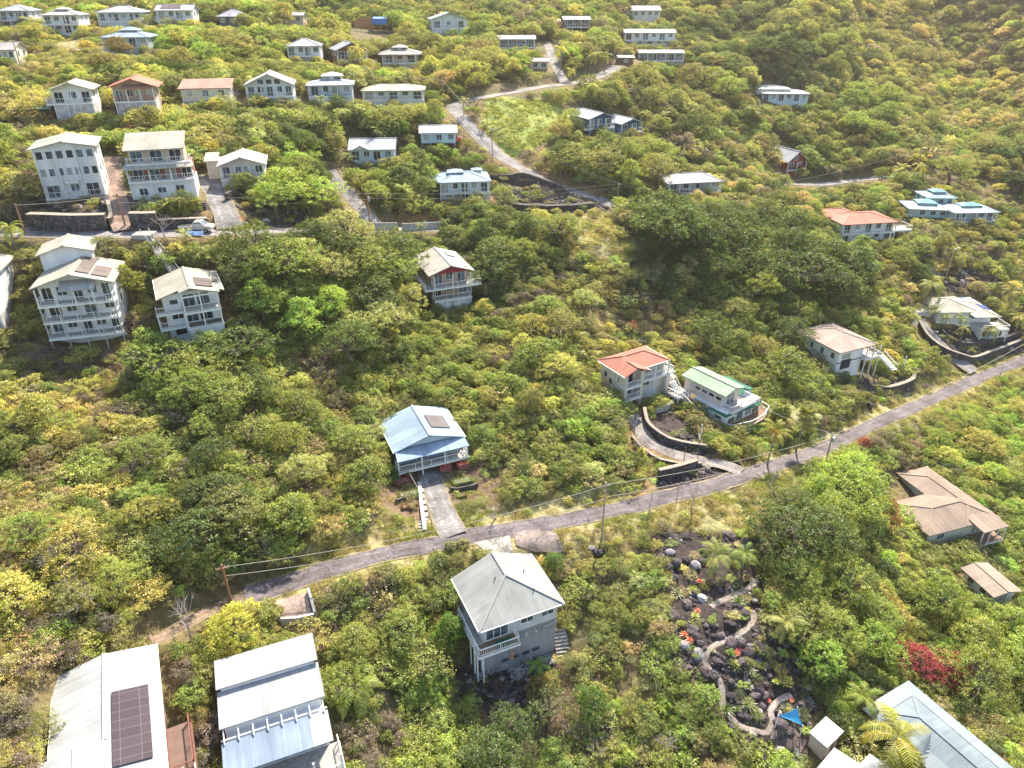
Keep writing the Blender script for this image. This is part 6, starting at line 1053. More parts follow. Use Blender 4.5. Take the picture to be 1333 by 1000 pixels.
for a in ((846, 672, 3.4, 'leafless brown tree on the dry verge right of the weathered pole'), (899, 664, 4.2, 'leafless tree with a green base on the dry verge above the lava rocks'), (1000, 640, 3.2, 'twiggy grey tree beside the coconut palm shadow on the lower road'), (105, 800, 4.6, 'pale dead tree sprawling above the broad white roof'), (80, 745, 4.0, 'pale dead branches in the thicket at the lower left'), (218, 320, 3.4, 'bare pinkish tree beside the footbridge'), (1105, 370, 4, 'grey bare crown behind the long cream roof house wall'), (1215, 372, 4.4, 'bare pinkish trees in the dry ground behind the long cream roof house'), (1300, 495, 3.0, 'bare bush on the verge of the lower road at the right edge'), (250, 838, 4.4, 'thin pale trunked tree left of the bright yellow tree'), (835, 590, 2.4, 'bare bush between the climbing drive and its outer wall'), (645, 672, 2.6, 'bare bush at the foot of the straight driveway'), (826, 560, 2.4, 'leafless bush at the left edge of the climbing drive'), (310, 145, 4.5, 'bare pinkish tree left of the glazed gable house'), (30, 108, 5, 'bare tree left of the teal carport'), (870, 985, 2.6, 'dead branches in the thicket at the bottom centre')): bare_tree(*a)
RELS = (('behind', 0, 1), ('below', 0, -1), ('left of', -1, 0), ('right of', 1, 0)); grp = {}
ORD = ['closest to it', 'second closest', 'third closest', 'fourth closest', 'fifth closest', 'sixth closest', 'seventh closest', 'eighth closest', 'ninth closest', 'tenth closest', 'eleventh closest', 'twelfth closest']
for e, desc, x, y in TREES:
    ph, lx, ly = min(LAND, key=lambda l: (l[1]-x)**2+(l[2]-y)**2); dx, dy = x-lx, y-ly; rel = max(RELS, key=lambda r: r[1]*dx+r[2]*dy)[0]; grp.setdefault((desc, rel, ph), []).append((dx*dx+dy*dy, e))
for (desc, rel, ph), L in grp.items():
    L.sort(key=lambda t: t[0])
    for i, (d, e) in enumerate(L): e['label'] = '%s tree %s %s%s' % (desc, rel, ph, '' if len(L) == 1 else ', '+ORD[i])
# ---------------------------------------------------------------- palms
PALMG = leaf_mat('palm_leaflets', 'obj', var=.25, trans=.35)
def palm_crown(seed, nf, L, fan=False, droop=1.0):
    g = np.random.default_rng(seed); Vs = []; n = 0
    for i in range(nf):
        a = 2.4*i+g.uniform(-.2, .2); e0 = g.uniform(-.35, 1.25) if not fan else g.uniform(-.5, 1.3); l = L*g.uniform(.8, 1.1); d = np.array([math.cos(a), math.sin(a), 0]); sd_ = np.array([-d[1], d[0], 0]); p = np.zeros(3); pts = []; e = e0
        for k in range(13): pts.append(p.copy()); p = p+(d*math.cos(e)+np.array([0, 0, 1])*math.sin(e))*l/12; e -= (.16 if not fan else .03)*droop
        pts = np.array(pts)
        if fan:
            c = pts[6]; ax = nrm(pts[6]-pts[5])
            for k in range(-7, 8): t = k*.24; dr = ax*math.cos(t)+sd_*math.sin(t)+np.array([0, 0, -.15*abs(k)/8-.1]); w = np.cross(dr, [0, 0, 1.]); w = nrm(w)*.028*l; Vs.append([c-w*.6, c+w*.6, c+dr*l*.46+w, c+dr*l*.46-w])
            w = sd_*.03; Vs.append([pts[0]-w, pts[0]+w, pts[6]+w, pts[6]-w])
        else:
            for k in range(12): w = sd_*.035*(1-k/14); Vs.append([pts[k]-w, pts[k]+w, pts[k+1]+w*.9, pts[k+1]-w*.9])
            for k in range(2, 25):
                t = k/25*12; j = int(t); c = pts[j]*(1-(t-j))+pts[min(j+1, 12)]*(t-j); ax = nrm(pts[min(j+1, 12)]-pts[j]); ll = l*.17*math.sin(math.pi*min(1, .12+k/27))
                for sg in (-1, 1): dr = nrm(sd_*sg+ax*.55+np.array([0, 0, -.35+g.uniform(-.15, .15)])); Vs.append([c, c+ax*l*.03, c+dr*ll+ax*l*.012, c+dr*ll])
    V = np.array(Vs).reshape(-1, 3); return raw_mesh('fronds', V, np.arange(len(V)).reshape(-1, 4), [PALMG])
PCR = [palm_crown(1, 15, 3.0), palm_crown(2, 13, 2.7), palm_crown(3, 17, 3.4, droop=1.15)]; FCR = [palm_crown(4, 44, 2.0, True), palm_crown(5, 38, 1.8, True)]; DEADC = palm_crown(9, 14, 1.6, True, 3)
PALMT = plain((.33, .27, .2), .9, 5, .6); PN = 0
def palm(px, py, h, label, s=1.0, col=(.2, .25, .04), fan=False, lean=(0, 0), k=0, group='palm trees', skirt=False):
    p = sit(px, py); e = empty('fan_palm' if fan else 'palm_tree', p, random.uniform(0, 6.28)); tag(e, label, 'palm tree', group); top = Vector((lean[0], lean[1], h)); m = MB(); pts = [Vector((lean[0]*t*t, lean[1]*t*t, h*t)) for t in (-.08, 0, .25, .5, .75, 1)]; m.tube(pts, [.2*s, .19*s, .15*s, .13*s, .12*s, .13*s], 8); m.build('trunk', PALMT, e)
    e.rotation_euler.z = 0; me = (FCR if fan else PCR)[k % (2 if fan else 3)]; c = bpy.data.objects.new('crown', me); COL.objects.link(c); c.parent = e; c.location = top; s2 = s*1.22; c.scale = (s2, s2, s2); c.rotation_euler.z = random.uniform(0, 6.28); set_color(c, (col[0]*1.15, col[1]*1.2, col[2]*.5))
    if skirt: c = bpy.data.objects.new('dead_fronds', DEADC); COL.objects.link(c); c.parent = e; c.location = top-Vector((0, 0, 1.0)); c.scale = (s*.7, s*.7, 1.5*s); c.rotation_euler = (0, 0, 0); set_color(c, (.4, .16, .06))
    x, y, d = proj(np.array([tuple(p+Vector((0, 0, h)))])); return e
YG = (.3, .3, .035); GGc = (.12, .2, .035)
for a in [
 (1150, 996, 4.2, 'large yellowing coconut palm leaning over the big blue grey roof', 1.45, (.34, .33, .06), False, (.6, .3), 2), (1112, 935, 3.6, 'green palm left of the big blue grey roof', 1.0, (.2, .26, .03), False, (.2, 0), 1),
 (999, 604, 6.2, 'coconut palm with rusty hanging fronds beside the green roof house deck', 1.0, YG, False, (.3, 0), 0, 'palm trees', True), (1012, 560, 4.2, 'fan palm just behind the green roof house deck', .95, (.24, .27, .1), True, (0, 0), 0), (1036, 588, 7.2, 'tall fan palm standing at the lower road edge', 1.15, (.24, .25, .09), True, (.4, 0), 1),
 (527, 275, 5.0, 'palm in the dark trees left of the twin cupola house', 1.0, (.25, .3, .06), False, (0, 0), 0), (550, 327, 5.6, 'slim palm uphill of the lone cream roof house', .7, (.22, .27, .06), False, (0, 0), 1), (533, 330, 3.6, 'short palm uphill of the lone cream roof house', .6, GGc, False, (0, 0), 0), (528, 368, 3.4, 'bright palm touching the left side of the lone cream roof house', 1.0, (.24, .34, .03), False, (0, 0), 2), (578, 308, 2.4, 'short palm at the right end of the grey boundary wall', .7, GGc, False, (0, 0), 1),
 (222, 281, 2.9, 'left one of three small palms on the black terrace', .62, YG, False, (0, 0), 0), (238, 279, 3.1, 'middle one of three small palms on the black terrace', .66, (.3, .3, .1), False, (0, 0), 1), (256, 277, 2.2, 'right one of three small palms on the black terrace', .5, YG, False, (0, 0), 0), (337, 272, 3.4, 'palm beside the coral shrub right of the striped driveway', .75, (.34, .33, .06), False, (0, 0), 1),
 (495, 196, 5.0, 'grey green palm in front of the pale blue cottage', .95, (.22, .26, .13), False, (0, 0), 0), (468, 100, 7.0, 'yellow palm in front of the brown gabled house', 1.05, (.38, .34, .05), False, (.3, 0), 2), (420, 152, 4.2, 'slim palm below the blue banded deck house', .7, (.25, .3, .07), False, (0, 0), 0), (604, 150, 4.0, 'yellow palm at the inner side of the road bend', .8, (.36, .36, .06), False, (0, 0), 1), (634, 160, 3.6, 'small orange flecked palm on the lawn edge', .7, (.4, .34, .05), False, (0, 0), 1), (495, 165, 4.2, 'palm between the pale green roof and the cottage', .9, (.22, .28, .06), False, (0, 0), 0),
 (730, 92, 5.5, 'yellow palm left of the upper road stretch', 1.2, (.42, .4, .06), False, (0, 0), 0), (743, 107, 3.6, 'short yellow palm at the upper road edge', .9, (.42, .4, .05), False, (0, 0), 1), (768, 92, 5.2, 'palm beside the tiny shed, tallest of the roadside palms', 1.1, (.36, .34, .07), False, (0, 0), 2), (787, 92, 4.6, 'palm between the roadside palm and the tiny shed', 1.0, (.34, .33, .08), False, (0, 0), 0), (769, 138, 5.6, 'bright palm above the deep blue gable house', 1.2, (.38, .4, .06), False, (0, 0), 2), (857, 178, 5.5, 'palm right of the deep blue wing', 1.2, (.28, .28, .12), False, (0, 0), 0), (840, 168, 4.4, 'pale feathery palm touching the deep blue wing', 1.1, (.32, .3, .1), False, (0, 0), 1),
 (978, 172, 6.5, 'palm above the white car on the right slope', 1.3, (.25, .26, .14), False, (0, 0), 0), (924, 120, 5.0, 'lone palm left of the layered white house', 1.1, (.28, .28, .1), False, (0, 0), 1), (928, 252, 4.0, 'yellow palm at the right of the grey pavilion', 1.0, (.46, .44, .06), False, (0, 0), 2), (960, 262, 5.0, 'grey blue palm right of the yellow pavilion palm', 1.0, (.24, .28, .2), False, (0, 0), 1), (862, 228, 3.4, 'silvery palm left of the grey pavilion', 1.3, (.26, .29, .22), False, (0, 0), 2), (721, 236, 7.0, 'thin palm on the slope above the bending road', .55, GGc, False, (-.6, 0), 0),
 (1168, 240, 4.0, 'left palm of the pair below the leaning far pole', 1.2, (.38, .36, .08), False, (0, 0), 0), (1192, 238, 4.6, 'right palm of the pair below the leaning far pole', 1.2, (.38, .36, .08), False, (0, 0), 1), (1040, 300, 4.2, 'palm left of the long salmon roof house', 1.2, (.32, .32, .1), False, (0, 0), 2), (1004, 290, 4.4, 'palm among dark trees left of the white pickup', 1.1, (.3, .32, .1), False, (0, 0), 0), (1205, 390, 4.2, 'palm behind the long cream roof house', 1.35, (.26, .29, .1), False, (0, 0), 2), (1246, 358, 5.0, 'slim palm by the far lamp pole', .8, (.3, .33, .1), False, (0, 0), 1), (1293, 370, 3.6, 'bright small palm above the long cream roof house', .8, (.36, .38, .06), False, (0, 0), 0), (1152, 282, 4.4, 'palm just uphill of the long salmon roof house', 1.2, (.28, .28, .1), False, (0, 0), 1),
 (1212, 422, 3.4, 'leftmost palm in front of the long cream roof house', .75, (.24, .28, .12), False, (0, 0), 0), (1228, 428, 3.2, 'second palm from the left before the cream roof house', .75, (.24, .28, .12), False, (0, 0), 1), (1246, 434, 3.4, 'third palm from the left before the cream roof house', .75, (.24, .28, .12), False, (0, 0), 0), (1249, 446, 3.8, 'palm standing on the slope above the curved black wall', .8, (.26, .27, .12), False, (0, 0), 1), (1284, 446, 3.4, 'palm below the terrace of the long cream roof house', .9, (.28, .28, .12), False, (0, 0), 2), (1310, 400, 4.2, 'palm at the right end of the long cream roof house', 1.2, (.3, .3, .12), False, (0, 0), 0), (1322, 430, 3.4, 'yellowish palm at the right edge above the lower road', 1.0, (.38, .36, .08), False, (0, 0), 1),
 (52, 62, 5.5, 'palm left of the dry lawn in the top left', 1.2, (.4, .38, .06), False, (0, 0), 0), (183, 26, 6.0, 'tall palm between the wide blue grey house and the outdoor stairs house', 1.3, (.4, .38, .07), False, (0, 0), 2), (348, 48, 6, 'palm left of the big yellow tree', 1.3, (.26, .3, .14), False, (0, 0), 1), (156, 60, 3.6, 'small palm before the blue cupola house', 1.0, (.4, .38, .08), False, (0, 0), 0), (705, 22, 7, 'tall palm left of the dark stilted house', 1.3, (.36, .36, .12), False, (0, 0), 0),
 (22, 326, 2.6, 'leafy palm left of the tall white deck house', 1.1, (.28, .32, .04), False, (0, 0), 1), (465, 915, 2.6, 'green palm right of the stepped triple roofs', 1.1, (.2, .27, .05), False, (0, 0), 2), (930, 745, 2.6, 'palm standing in the cactus garden rocks', .9, (.26, .3, .1), False, (0, 0), 0), (965, 742, 2.6, 'palm at the upper end of the cinder path', .9, (.2, .28, .06), False, (0, 0), 1), (1016, 835, 2.8, 'pale spiky palm right of the cinder path bend', .9, (.32, .34, .16), False, (0, 0), 0), (700, 880, 1.8, 'small palm beside the steps below the grey hip roof house', .7, (.14, .3, .03), False, (0, 0), 1), (246, 330, 1.2, 'small bright palm by the footbridge', .6, (.4, .4, .1), False, (0, 0), 0)]: palm(*a)
# ---------------------------------------------------------------- garden rosettes, hedges
def rosette(seed, n, L, W, up):
    g = np.random.default_rng(seed); Vs = []
    for i in range(n):
        a = 2.4*i; t = i/n; e = up[0]+(up[1]-up[0])*t+g.uniform(-.08, .08); l = L*(1-.35*t)*g.uniform(.85, 1.1); d = np.array([math.cos(a)*math.cos(e), math.sin(a)*math.cos(e), math.sin(e)]); s = np.array([-math.sin(a), math.cos(a), 0])*W; p1 = d*l*.45+np.array([0, 0, .04]); p2 = d*l-np.array([0, 0, .12*l]); Vs += [[-s*.6, s*.6, p1+s, p1-s], [p1-s, p1+s, p2+s*.12, p2-s*.12]]
    V = np.array(Vs).reshape(-1, 3); return raw_mesh('leaves', V, np.arange(len(V)).reshape(-1, 4), [LO2])
LO2 = leaf_mat('thick_leaves', 'obj', var=.2, trans=.2, rough=.35)
ROS = [rosette(1, 30, 1.0, .09, (.1, 1.3)), rosette(2, 44, 1.2, .05, (-.1, 1.4)), rosette(3, 24, .8, .12, (.2, 1.2))]
CN = {'o': ((.75, .22, .04), 'orange'), 'r': ((.6, .03, .03), 'red'), 'g': ((.14, .24, .04), 'green'), 'y': ((.4, .5, .03), 'lime green'), 'b': ((.24, .34, .3), 'blue grey'), 'p': ((.34, .38, .18), 'pale green')}
RPL = [(911, 758, 0, 'o', 1.0), (908, 794, 0, 'o', .8), (962, 801, 0, 'o', .8), (891, 826, 0, 'o', 1.1), (898, 833, 0, 'o', 1.1), (958, 850, 0, 'o', 1.0), (962, 846, 0, 'r', .8), (1000, 908, 0, 'r', .9), (1026, 986, 0, 'o', .9), (1030, 914, 2, 'o', .8), (885, 761, 1, 'r', .5), (905, 801, 2, 'y', 1.3), (902, 765, 1, 'y', 1.2), (882, 770, 1, 'p', 1.6), (960, 787, 1, 'g', 1.5), (951, 768, 2, 'b', 1.0), (963, 833, 2, 'b', .9), (902, 845, 2, 'g', 1.4), (957, 866, 1, 'g', 1.5), (975, 872, 1, 'p', 1.5), (992, 867, 1, 'g', 1.3), (986, 862, 2, 'b', 1.0), (976, 893, 2, 'p', 1.3), (1009, 889, 2, 'y', 1.2), (1024, 888, 0, 'y', 1.2), (954, 906, 2, 'y', 1.1), (973, 916, 1, 'p', 1.7), (960, 922, 2, 'g', 1.2), (988, 934, 1, 'p', 1.0), (971, 938, 0, 'y', .8), (1051, 918, 1, 'b', 1.5), (1022, 925, 1, 'b', 1.2), (1016, 952, 1, 'p', 1.3), (1008, 986, 1, 'g', 1.4), (1034, 984, 1, 'b', 1.3), (945, 924, 1, 'g', 1.6), (1042, 855, 2, 'p', 1.5), (923, 780, 1, 'p', 1.0), (893, 782, 0, 'g', 1.0), (928, 848, 2, 'p', .9), (1021, 876, 0, 'o', .7), (938, 760, 2, 'g', 1.2), (868, 748, 2, 'g', 1.2), (876, 800, 2, 'y', 1.2)]
rg = {}
for i, (px, py, k_, c, s) in enumerate(RPL):
    p = sit(px, py); o = empty('agave_plant' if k_ == 1 else 'bromeliad', p, random.uniform(0, 6)); l = bpy.data.objects.new('leaves', ROS[k_]); COL.objects.link(l); l.parent = o; l.scale = (s*.68,)*3; set_color(l, CN[c][0]); st = MB().cone((0, 0, -.2), (0, 0, .12), .09, .05, 6); st.build('stem', TWIG, o)
    o['category'] = 'agave' if k_ == 1 else 'bromeliad'; o['group'] = 'rosette plants in the lava garden'; rg.setdefault((CN[c][1], o['category']), []).append((py, px, o))
for (cn, ct), L in rg.items():
    L.sort(key=lambda t: (t[0], t[1]))
    for i, (py, px, o) in enumerate(L):
        rw = ['at the shed end', 'beside the lower court', 'inside the path loop', 'by the middle bends', 'near the upper path', 'at the uphill rocks'][min(5, max(0, int((990-py)//42)))]
        o['label'] = ('%s%s %s from the uphill end of the lava garden, %s' % ('' if len(L) == 1 else ['first', 'second', 'third', 'fourth', 'fifth', 'sixth', 'seventh', 'eighth', 'ninth', 'tenth', 'eleventh'][i]+' ', cn, ct, rw)) if len(L) > 1 else 'only %s %s in the lava garden, %s' % (cn, ct, rw)
def hedge(px, py, L, W, H, col, label, yaw=20, cat='hedge', name='hedge', gnum=None):
    p = sit(px, py); g = np.random.default_rng(int(px*7+py)); n = int(900*max(1, L*W*.5)); C = g.uniform(-.5, .5, (n, 3))*[L, W, H]; k = g.integers(0, 3, n); sg = np.sign(C[np.arange(n), k]); dims = np.array([L, W, H]); C[np.arange(n), k] = sg*dims[k]*.5*g.uniform(.86, 1.02, n); C[:,2] = np.abs(C[:,2]+H/2)
    O = np.zeros((n, 3)); O[np.arange(n), k] = sg; V, F = leaves(C, O, .16, .1, 1, g); o = empty(name, p, R_(yaw)); c = bpy.data.objects.new('foliage', raw_mesh('foliage', V, F, [LO])); COL.objects.link(c); c.parent = o; set_color(c, col); MB().box(-L*.42, L*.42, -W*.36, W*.36, -.3, H*.8).build('branches', TWIG, o); return tag(o, label, cat)
hedge(532, 645, 2.7, 1.2, .7, (.16, .3, .03), 'clipped green hedge left of the driveway under the blue roof house'); hedge(602, 628, 3.0, 1.2, .7, (.2, .34, .05), 'clipped green hedge right of the driveway under the blue roof house')
hedge(524, 630, 2.2, 1.2, .9, (.35, .02, .03), 'dark red leaf bed left of the driveway, above the hedge', cat='planting'); hedge(580, 613, 1.8, .9, 1.1, (.6, .02, .02), 'bright red ti plants by the carport, left half', cat='planting'); hedge(603, 608, 1.9, .9, 1.1, (.7, .02, .03), 'bright red ti plants by the carport, right half', cat='planting')
hedge(533, 659, 2.2, .8, .5, (.3, .12, .03), 'low rusty planting left of the driveway below the green hedge', cat='planting'); hedge(598, 645, 2.0, .9, .5, (.26, .2, .05), 'low brown planting right of the driveway below the green hedge', cat='planting')
def ball(px, py, r, col, label):
    p = sit(px, py); V, F = crown(int(px), [(0, 0, r*.8, r)], int(120*r), 26, .16, .1, .2, -.9); o = empty('round_bush', p); c = bpy.data.objects.new('foliage', raw_mesh('foliage', V, F, [LO])); COL.objects.link(c); c.parent = o; set_color(c, col); MB().cone((0, 0, -.2), (0, 0, r), .06, .04, 6).build('stem', TWIG, o); tag(o, label, 'bush')
ball(511, 625, .95, (.1, .2, .05), 'round green bush at the left foot of the blue roof house'); ball(612, 603, .9, (.22, .34, .06), 'round lime bush at the right foot of the blue roof house'); ball(531, 622, .6, (.2, .26, .1), 'small round bush next to the driveway stairs')
ball(845, 540, .9, (.36, .4, .06), 'yellow green bush on the curved wall of the salmon roof house'); ball(939, 556, 1.0, (.4, .42, .08), 'yellowish bush at the terrace of the green roof house'); ball(587, 718, .7, (.36, .38, .16), 'pale round bush at the road edge, left of a pair'); ball(603, 717, .8, (.36, .36, .14), 'pale round bush at the road edge, right of a pair'); ball(332, 292, 1.2, (.2, .26, .04), 'clipped round bush beside the upper road bend')
# ---------------------------------------------------------------- walls, poles and wires
STN = stone_mat((.045, .04, .045), (.16, .13, .13), 2.4); CW = plain((.45, .44, .43), .9, 1.2, .75)
def wall_line(name, px, h, t, mat, label, cat='wall', cap=None, level=False, sink=1.2):
    pl = path3(px); P = pl[:,:2]; T = nrm(np.gradient(P, axis=0)); S = np.column_stack([-T[:,1], T[:,0]])*t/2; z = ground(P); m = MB(); top = z+h if not level else np.full(len(z), z.min()+h)
    o = Vector((P[0][0], P[0][1], z[0])); n = 0; K = len(P)
    for j in range(K):
        for sx, zz_ in ((-1, z[j]-sink), (1, z[j]-sink), (1, top[j]), (-1, top[j])): q = P[j]+S[j]*sx; m.v.append((q[0]-o.x, q[1]-o.y, zz_-o.z))
    for j in range(K-1):
        a = j*4; b = a+4
        for k in range(4): m.f.append((a+k, a+(k+1)%4, b+(k+1)%4, b+k))
    m.f.append((3, 2, 1, 0)); e = (K-1)*4; m.f.append((e, e+1, e+2, e+3)); w = m.build(name, mat, None, loc=o); tag(w, label, cat)
    if cap:
        c = MB(); 
        for j in range(K):
            for sx, zz_ in ((-1.15, top[j]+.004), (1.15, top[j]+.004), (1.15, top[j]+.1), (-1.15, top[j]+.1)): q = P[j]+S[j]*sx; c.v.append((q[0]-o.x, q[1]-o.y, zz_-o.z))
        for j in range(K-1):
            a = j*4; b = a+4
            for k in range(4): c.f.append((a+k, a+(k+1)%4, b+(k+1)%4, b+k))
        c.f.append((3, 2, 1, 0)); c.f.append((e, e+1, e+2, e+3)); c.build('coping', cap, w)
    return w
CAP = plain((.33, .28, .23), .9, 2, .8)
wall_line('stone_wall', [(42, 296), (70, 296), (100, 296), (140, 294)], 2.8, 1.2, STN, 'long high black stone wall below the sage gable roof house', cap=CAP); wall_line('stone_wall', [(142, 293), (146, 285), (142, 268)], 2.0, .5, STN, 'short black wall returning uphill beside the brown drive', cap=CAP)
wall_line('stone_wall', [(172, 293), (190, 293), (206, 292)], 3.0, 1.2, STN, 'tall black wall section right of the brown drive', cap=CAP); wall_line('stone_wall', [(208, 292), (240, 290), (270, 288)], 1.8, .9, STN, 'lower black wall section behind the pickup truck', cap=CAP); wall_line('stone_wall', [(206, 276), (235, 273), (268, 270)], 1.3, .7, STN, 'short black terrace wall behind the three small palms')
wall_line('stone_wall', [(296, 262), (318, 250), (348, 240)], 1.3, .8, STN, 'black wall in front of the small gable house'); wall_line('stone_wall', [(312, 290), (335, 288), (352, 284)], 1.2, .8, STN, 'black wall under the coral shrub')
wall_line('boundary_wall', [(486, 305), (505, 304), (518, 303)], 1.5, .25, CW, 'left panel of grey boundary wall at the foot of the steep drive'); wall_line('boundary_wall', [(524, 306), (548, 303), (574, 299)], 1.6, .25, CW, 'long grey boundary wall uphill of the lone cream roof house')
wall_line('stone_wall', [(640, 236), (665, 233), (690, 236), (715, 243), (735, 252)], 1.0, .9, STN, 'black rubble wall at the back of the lava lot'); wall_line('stone_wall', [(668, 268), (700, 272), (740, 272), (772, 270)], .9, 1.4, STN, 'black rubble wall at the front of the lava lot')
wall_line('stone_wall', [(838, 540), (841, 555), (850, 566), (870, 577), (900, 584), (925, 588)], 1.1, .5, STN, 'curved stone wall along the inside of the climbing drive', cap=CAP); wall_line('stone_wall', [(822, 572), (838, 588), (860, 600), (890, 608), (912, 607)], .8, .4, STN, 'curved stone kerb wall along the outside of the climbing drive', cap=CAP)
wall_line('stone_wall', [(857, 620), (880, 616), (906, 610)], 1.8, .6, STN, 'black angular retaining wall above the lower road', cap=CAP, level=True); wall_line('stone_wall', [(849, 540), (866, 536), (876, 528), (888, 524)], 1.0, .4, CW, 'pale looping wall round the terrace of the salmon hip roof house'); wall_line('boundary_wall', [(892, 530), (903, 550), (911, 578)], .7, .25, CW, 'thin pale wall between the salmon roof house and the green roof house')
wall_line('stone_wall', [(1196, 424), (1205, 440), (1220, 455), (1240, 466), (1262, 470), (1290, 462), (1328, 446)], 1.5, .6, STN, 'long curved black stone wall below the long cream roof house', cap=CAP); wall_line('stone_wall', [(1225, 432), (1245, 447), (1272, 451), (1300, 445), (1325, 436)], 1.0, .6, STN, 'upper black terrace wall below the long cream roof house')
wall_line('stone_wall', [(1133, 497), (1150, 505), (1165, 506), (1186, 500), (1188, 490)], 1.6, .7, STN, 'black walled planter right of the pinkish tan roof house', cap=CAP, level=True); wall_line('stone_wall', [(1100, 500), (1112, 512), (1128, 520), (1134, 530)], 1.2, .6, STN, 'black stepped wall below the pinkish tan roof house')
wall_line('boundary_wall', [(367, 813), (388, 811), (410, 806)], .9, .3, CW, 'grey block wall at the low side of the parking pad'); wall_line('boundary_wall', [(411, 804), (407, 790), (403, 777)], .9, .3, CW, 'grey block wall at the right side of the parking pad')
wall_line('stone_wall', [(620, 888), (640, 876), (665, 866), (690, 862), (716, 868)], .8, .5, stone_mat((.2, .2, .22), (.36, .35, .36), 2.0), 'curved grey stone wall at the foot of the grey hip roof house'); wall_line('stone_wall', [(628, 905), (648, 915), (672, 905), (700, 890)], .7, .5, STN, 'looping dark bed wall below the grey hip roof house')
wall_line('stone_wall', [(515, 652), (530, 648), (545, 645)], .6, .3, STN, 'low bed wall left of the straight driveway'); wall_line('stone_wall', [(586, 640), (604, 636), (622, 631)], .7, .3, STN, 'low bed wall right of the straight driveway'); wall_line('stone_wall', [(553, 690), (549, 660), (546, 630)], .5, .5, CW, 'stepped pale wall along the left of the straight driveway')
wall_line('stone_wall', [(700, 905), (690, 925), (700, 940)], .6, .5, STN, 'little dark bed wall beside the yellowish round bush'); wall_line('boundary_wall', [(40, 262), (70, 262), (100, 261), (138, 258)], .7, .3, CAP, 'low brown wall in front of the sage gable roof house')
WOOD = plain((.36, .18, .1), .9, 3, .7); WOODL = plain((.5, .4, .28), .9, 3, .7); INS = plain((.5, .52, .52), .4); POLE = {}
def pole(key, bx, by, ty, label, arm=1.1, mat=None, tx=None, lamp=False, box=False, r=.14, name='utility_pole', cat='utility pole'):
    b = sit(bx, by); h = 6.0
    for _ in range(12): x, y, d = proj(np.array([tuple(b+Vector((0, 0, h)))])); h *= (by-ty)/max(1e-3, (by-y[0])) if y[0] < by else 1.3
    h = min(h, 16); e = empty(name, b, R_(20)); tag(e, label, cat); MB().cone((0, 0, -1), (0, 0, h), r*1.15, r*.8, 8).build('pole', mat or WOOD, e)
    if arm:
        a = MB().bar((-arm, -.17, h-.45), (arm, -.17, h-.45), .06, .08).build('crossarm', mat or WOOD, e); q = MB()
        for u in (-arm*.9, -arm*.4, arm*.4, arm*.9): MB().cone((u, -.17, h-.37), (u, -.17, h-.15), .05, .03, 6).build('insulator', INS, a)
    if box: MB().cone((.3, -.1, h-1.9), (.3, -.1, h-1.0), .22, .22, 10).build('transformer', INS, e)
    if lamp: MB().bar((0, 0, h-.1), (1.3, 0, h+.1), .05).build('lamp_arm', INS, e); MB().box(1.0, 1.7, -.15, .15, h+.02, h+.16).build('lamp_head', INS, e)
    POLE[key] = b+Vector((0, 0, h)); return e
pole('p1', 301, 783, 735, 'brown wooden pole beside the yellow tree at the lower road', .7); pole('p2', 783, 703, 628, 'weathered pole in the dry grass below the lower road', .5, WOODL); pole('p3', 1075, 600, 563, 'pole with small transformer at the lower road, right of the fan palm', .7, WOODL, box=True); pole('p4', 34, 308, 265, 'leaning look brown pole left of the long black wall', 0); pole('p5', 163, 294, 252, 'brown pole at the foot of the brown drive', .6); pole('p6', 482, 299, 250, 'brown pole with grey box at the foot of the steep drive', .5, box=True)
pole('p7', 641, 213, 168, 'grey pole at the outside of the bending road', .5, WOODL, lamp=True); pole('p8', 577, 128, 103, 'pole with many wires near the sharp road bend', .8, WOODL); pole('p9', 799, 77, 54, 'street lamp on a pale pole at the top end of the upper road', 0, INS, lamp=True, name='street_lamp', cat='street lamp'); pole('p10', 1231, 361, 324, 'pale pole with lamp head in the dry shrubs below the teal pavilions', 0, WOODL, lamp=True); pole('p11', 1325, 392, 355, 'dark pole at the right edge above the long cream roof house', .6); pole('p12', 1193, 221, 193, 'thin pale pole on the right slope by the far road', 0, WOODL, lamp=True); pole('p13', 938, 121, 101, 'bare pole standing in the woods left of the layered white house', 0, WOODL); pole('p14', 1173, 488, 464, 'white post with small cap above the black walled planter', 0, TRIM, name='post', cat='post'); pole('p15', 910, 580, 553, 'white pipe post between the salmon and green roof houses', 0, TRIM, r=.1, name='post', cat='post'); pole('p16', 890, 602, 582, 'thin brown post on the climbing drive', 0, WOOD, r=.07, name='post', cat='post'); pole('p17', 881, 650, 630, 'thin grey post at the edge of the lower road', 0, WOODL, r=.07, name='post', cat='post')
pole('p18', 28, 90, 52, 'tall pale pole in the top left shrubs', .6, WOODL); pole('p19', 40, 128, 100, 'pale pole left of the teal carport', .4, WOODL); pole('p20', 804, 262, 238, 'pale pole near the grey pavilion', .4, WOODL); pole('p21', 587, 18, 2, 'thin pole above the pale grey gable house', .4, WOODL); pole('p22', 974, 262, 245, 'pale pole between the grey pavilion and the salmon roof house', .4, WOODL)
WIREM = plain((.45, .4, .33), .6, 1, .9)
def wire(a, b, off, label, sag=.03, r=.035, za=0, zb=0):
    A = POLE[a] if isinstance(a, str) else Vector(a); B = POLE[b] if isinstance(b, str) else Vector(b); A = A+Vector((off*.3, -.17, -.2+za)); B = B+Vector((off*.3, -.17, -.2+zb)); L = (B-A).length; o = A.copy(); pts = []
    for i in range(15): t = i/14; p = A.lerp(B, t); p.z -= 4*sag*L*t*(1-t); pts.append(p-o)
    w = MB().tube(pts, r, 5).build('power_line', WIREM, None, loc=o); tag(w, label, 'power line', 'power lines between the poles')
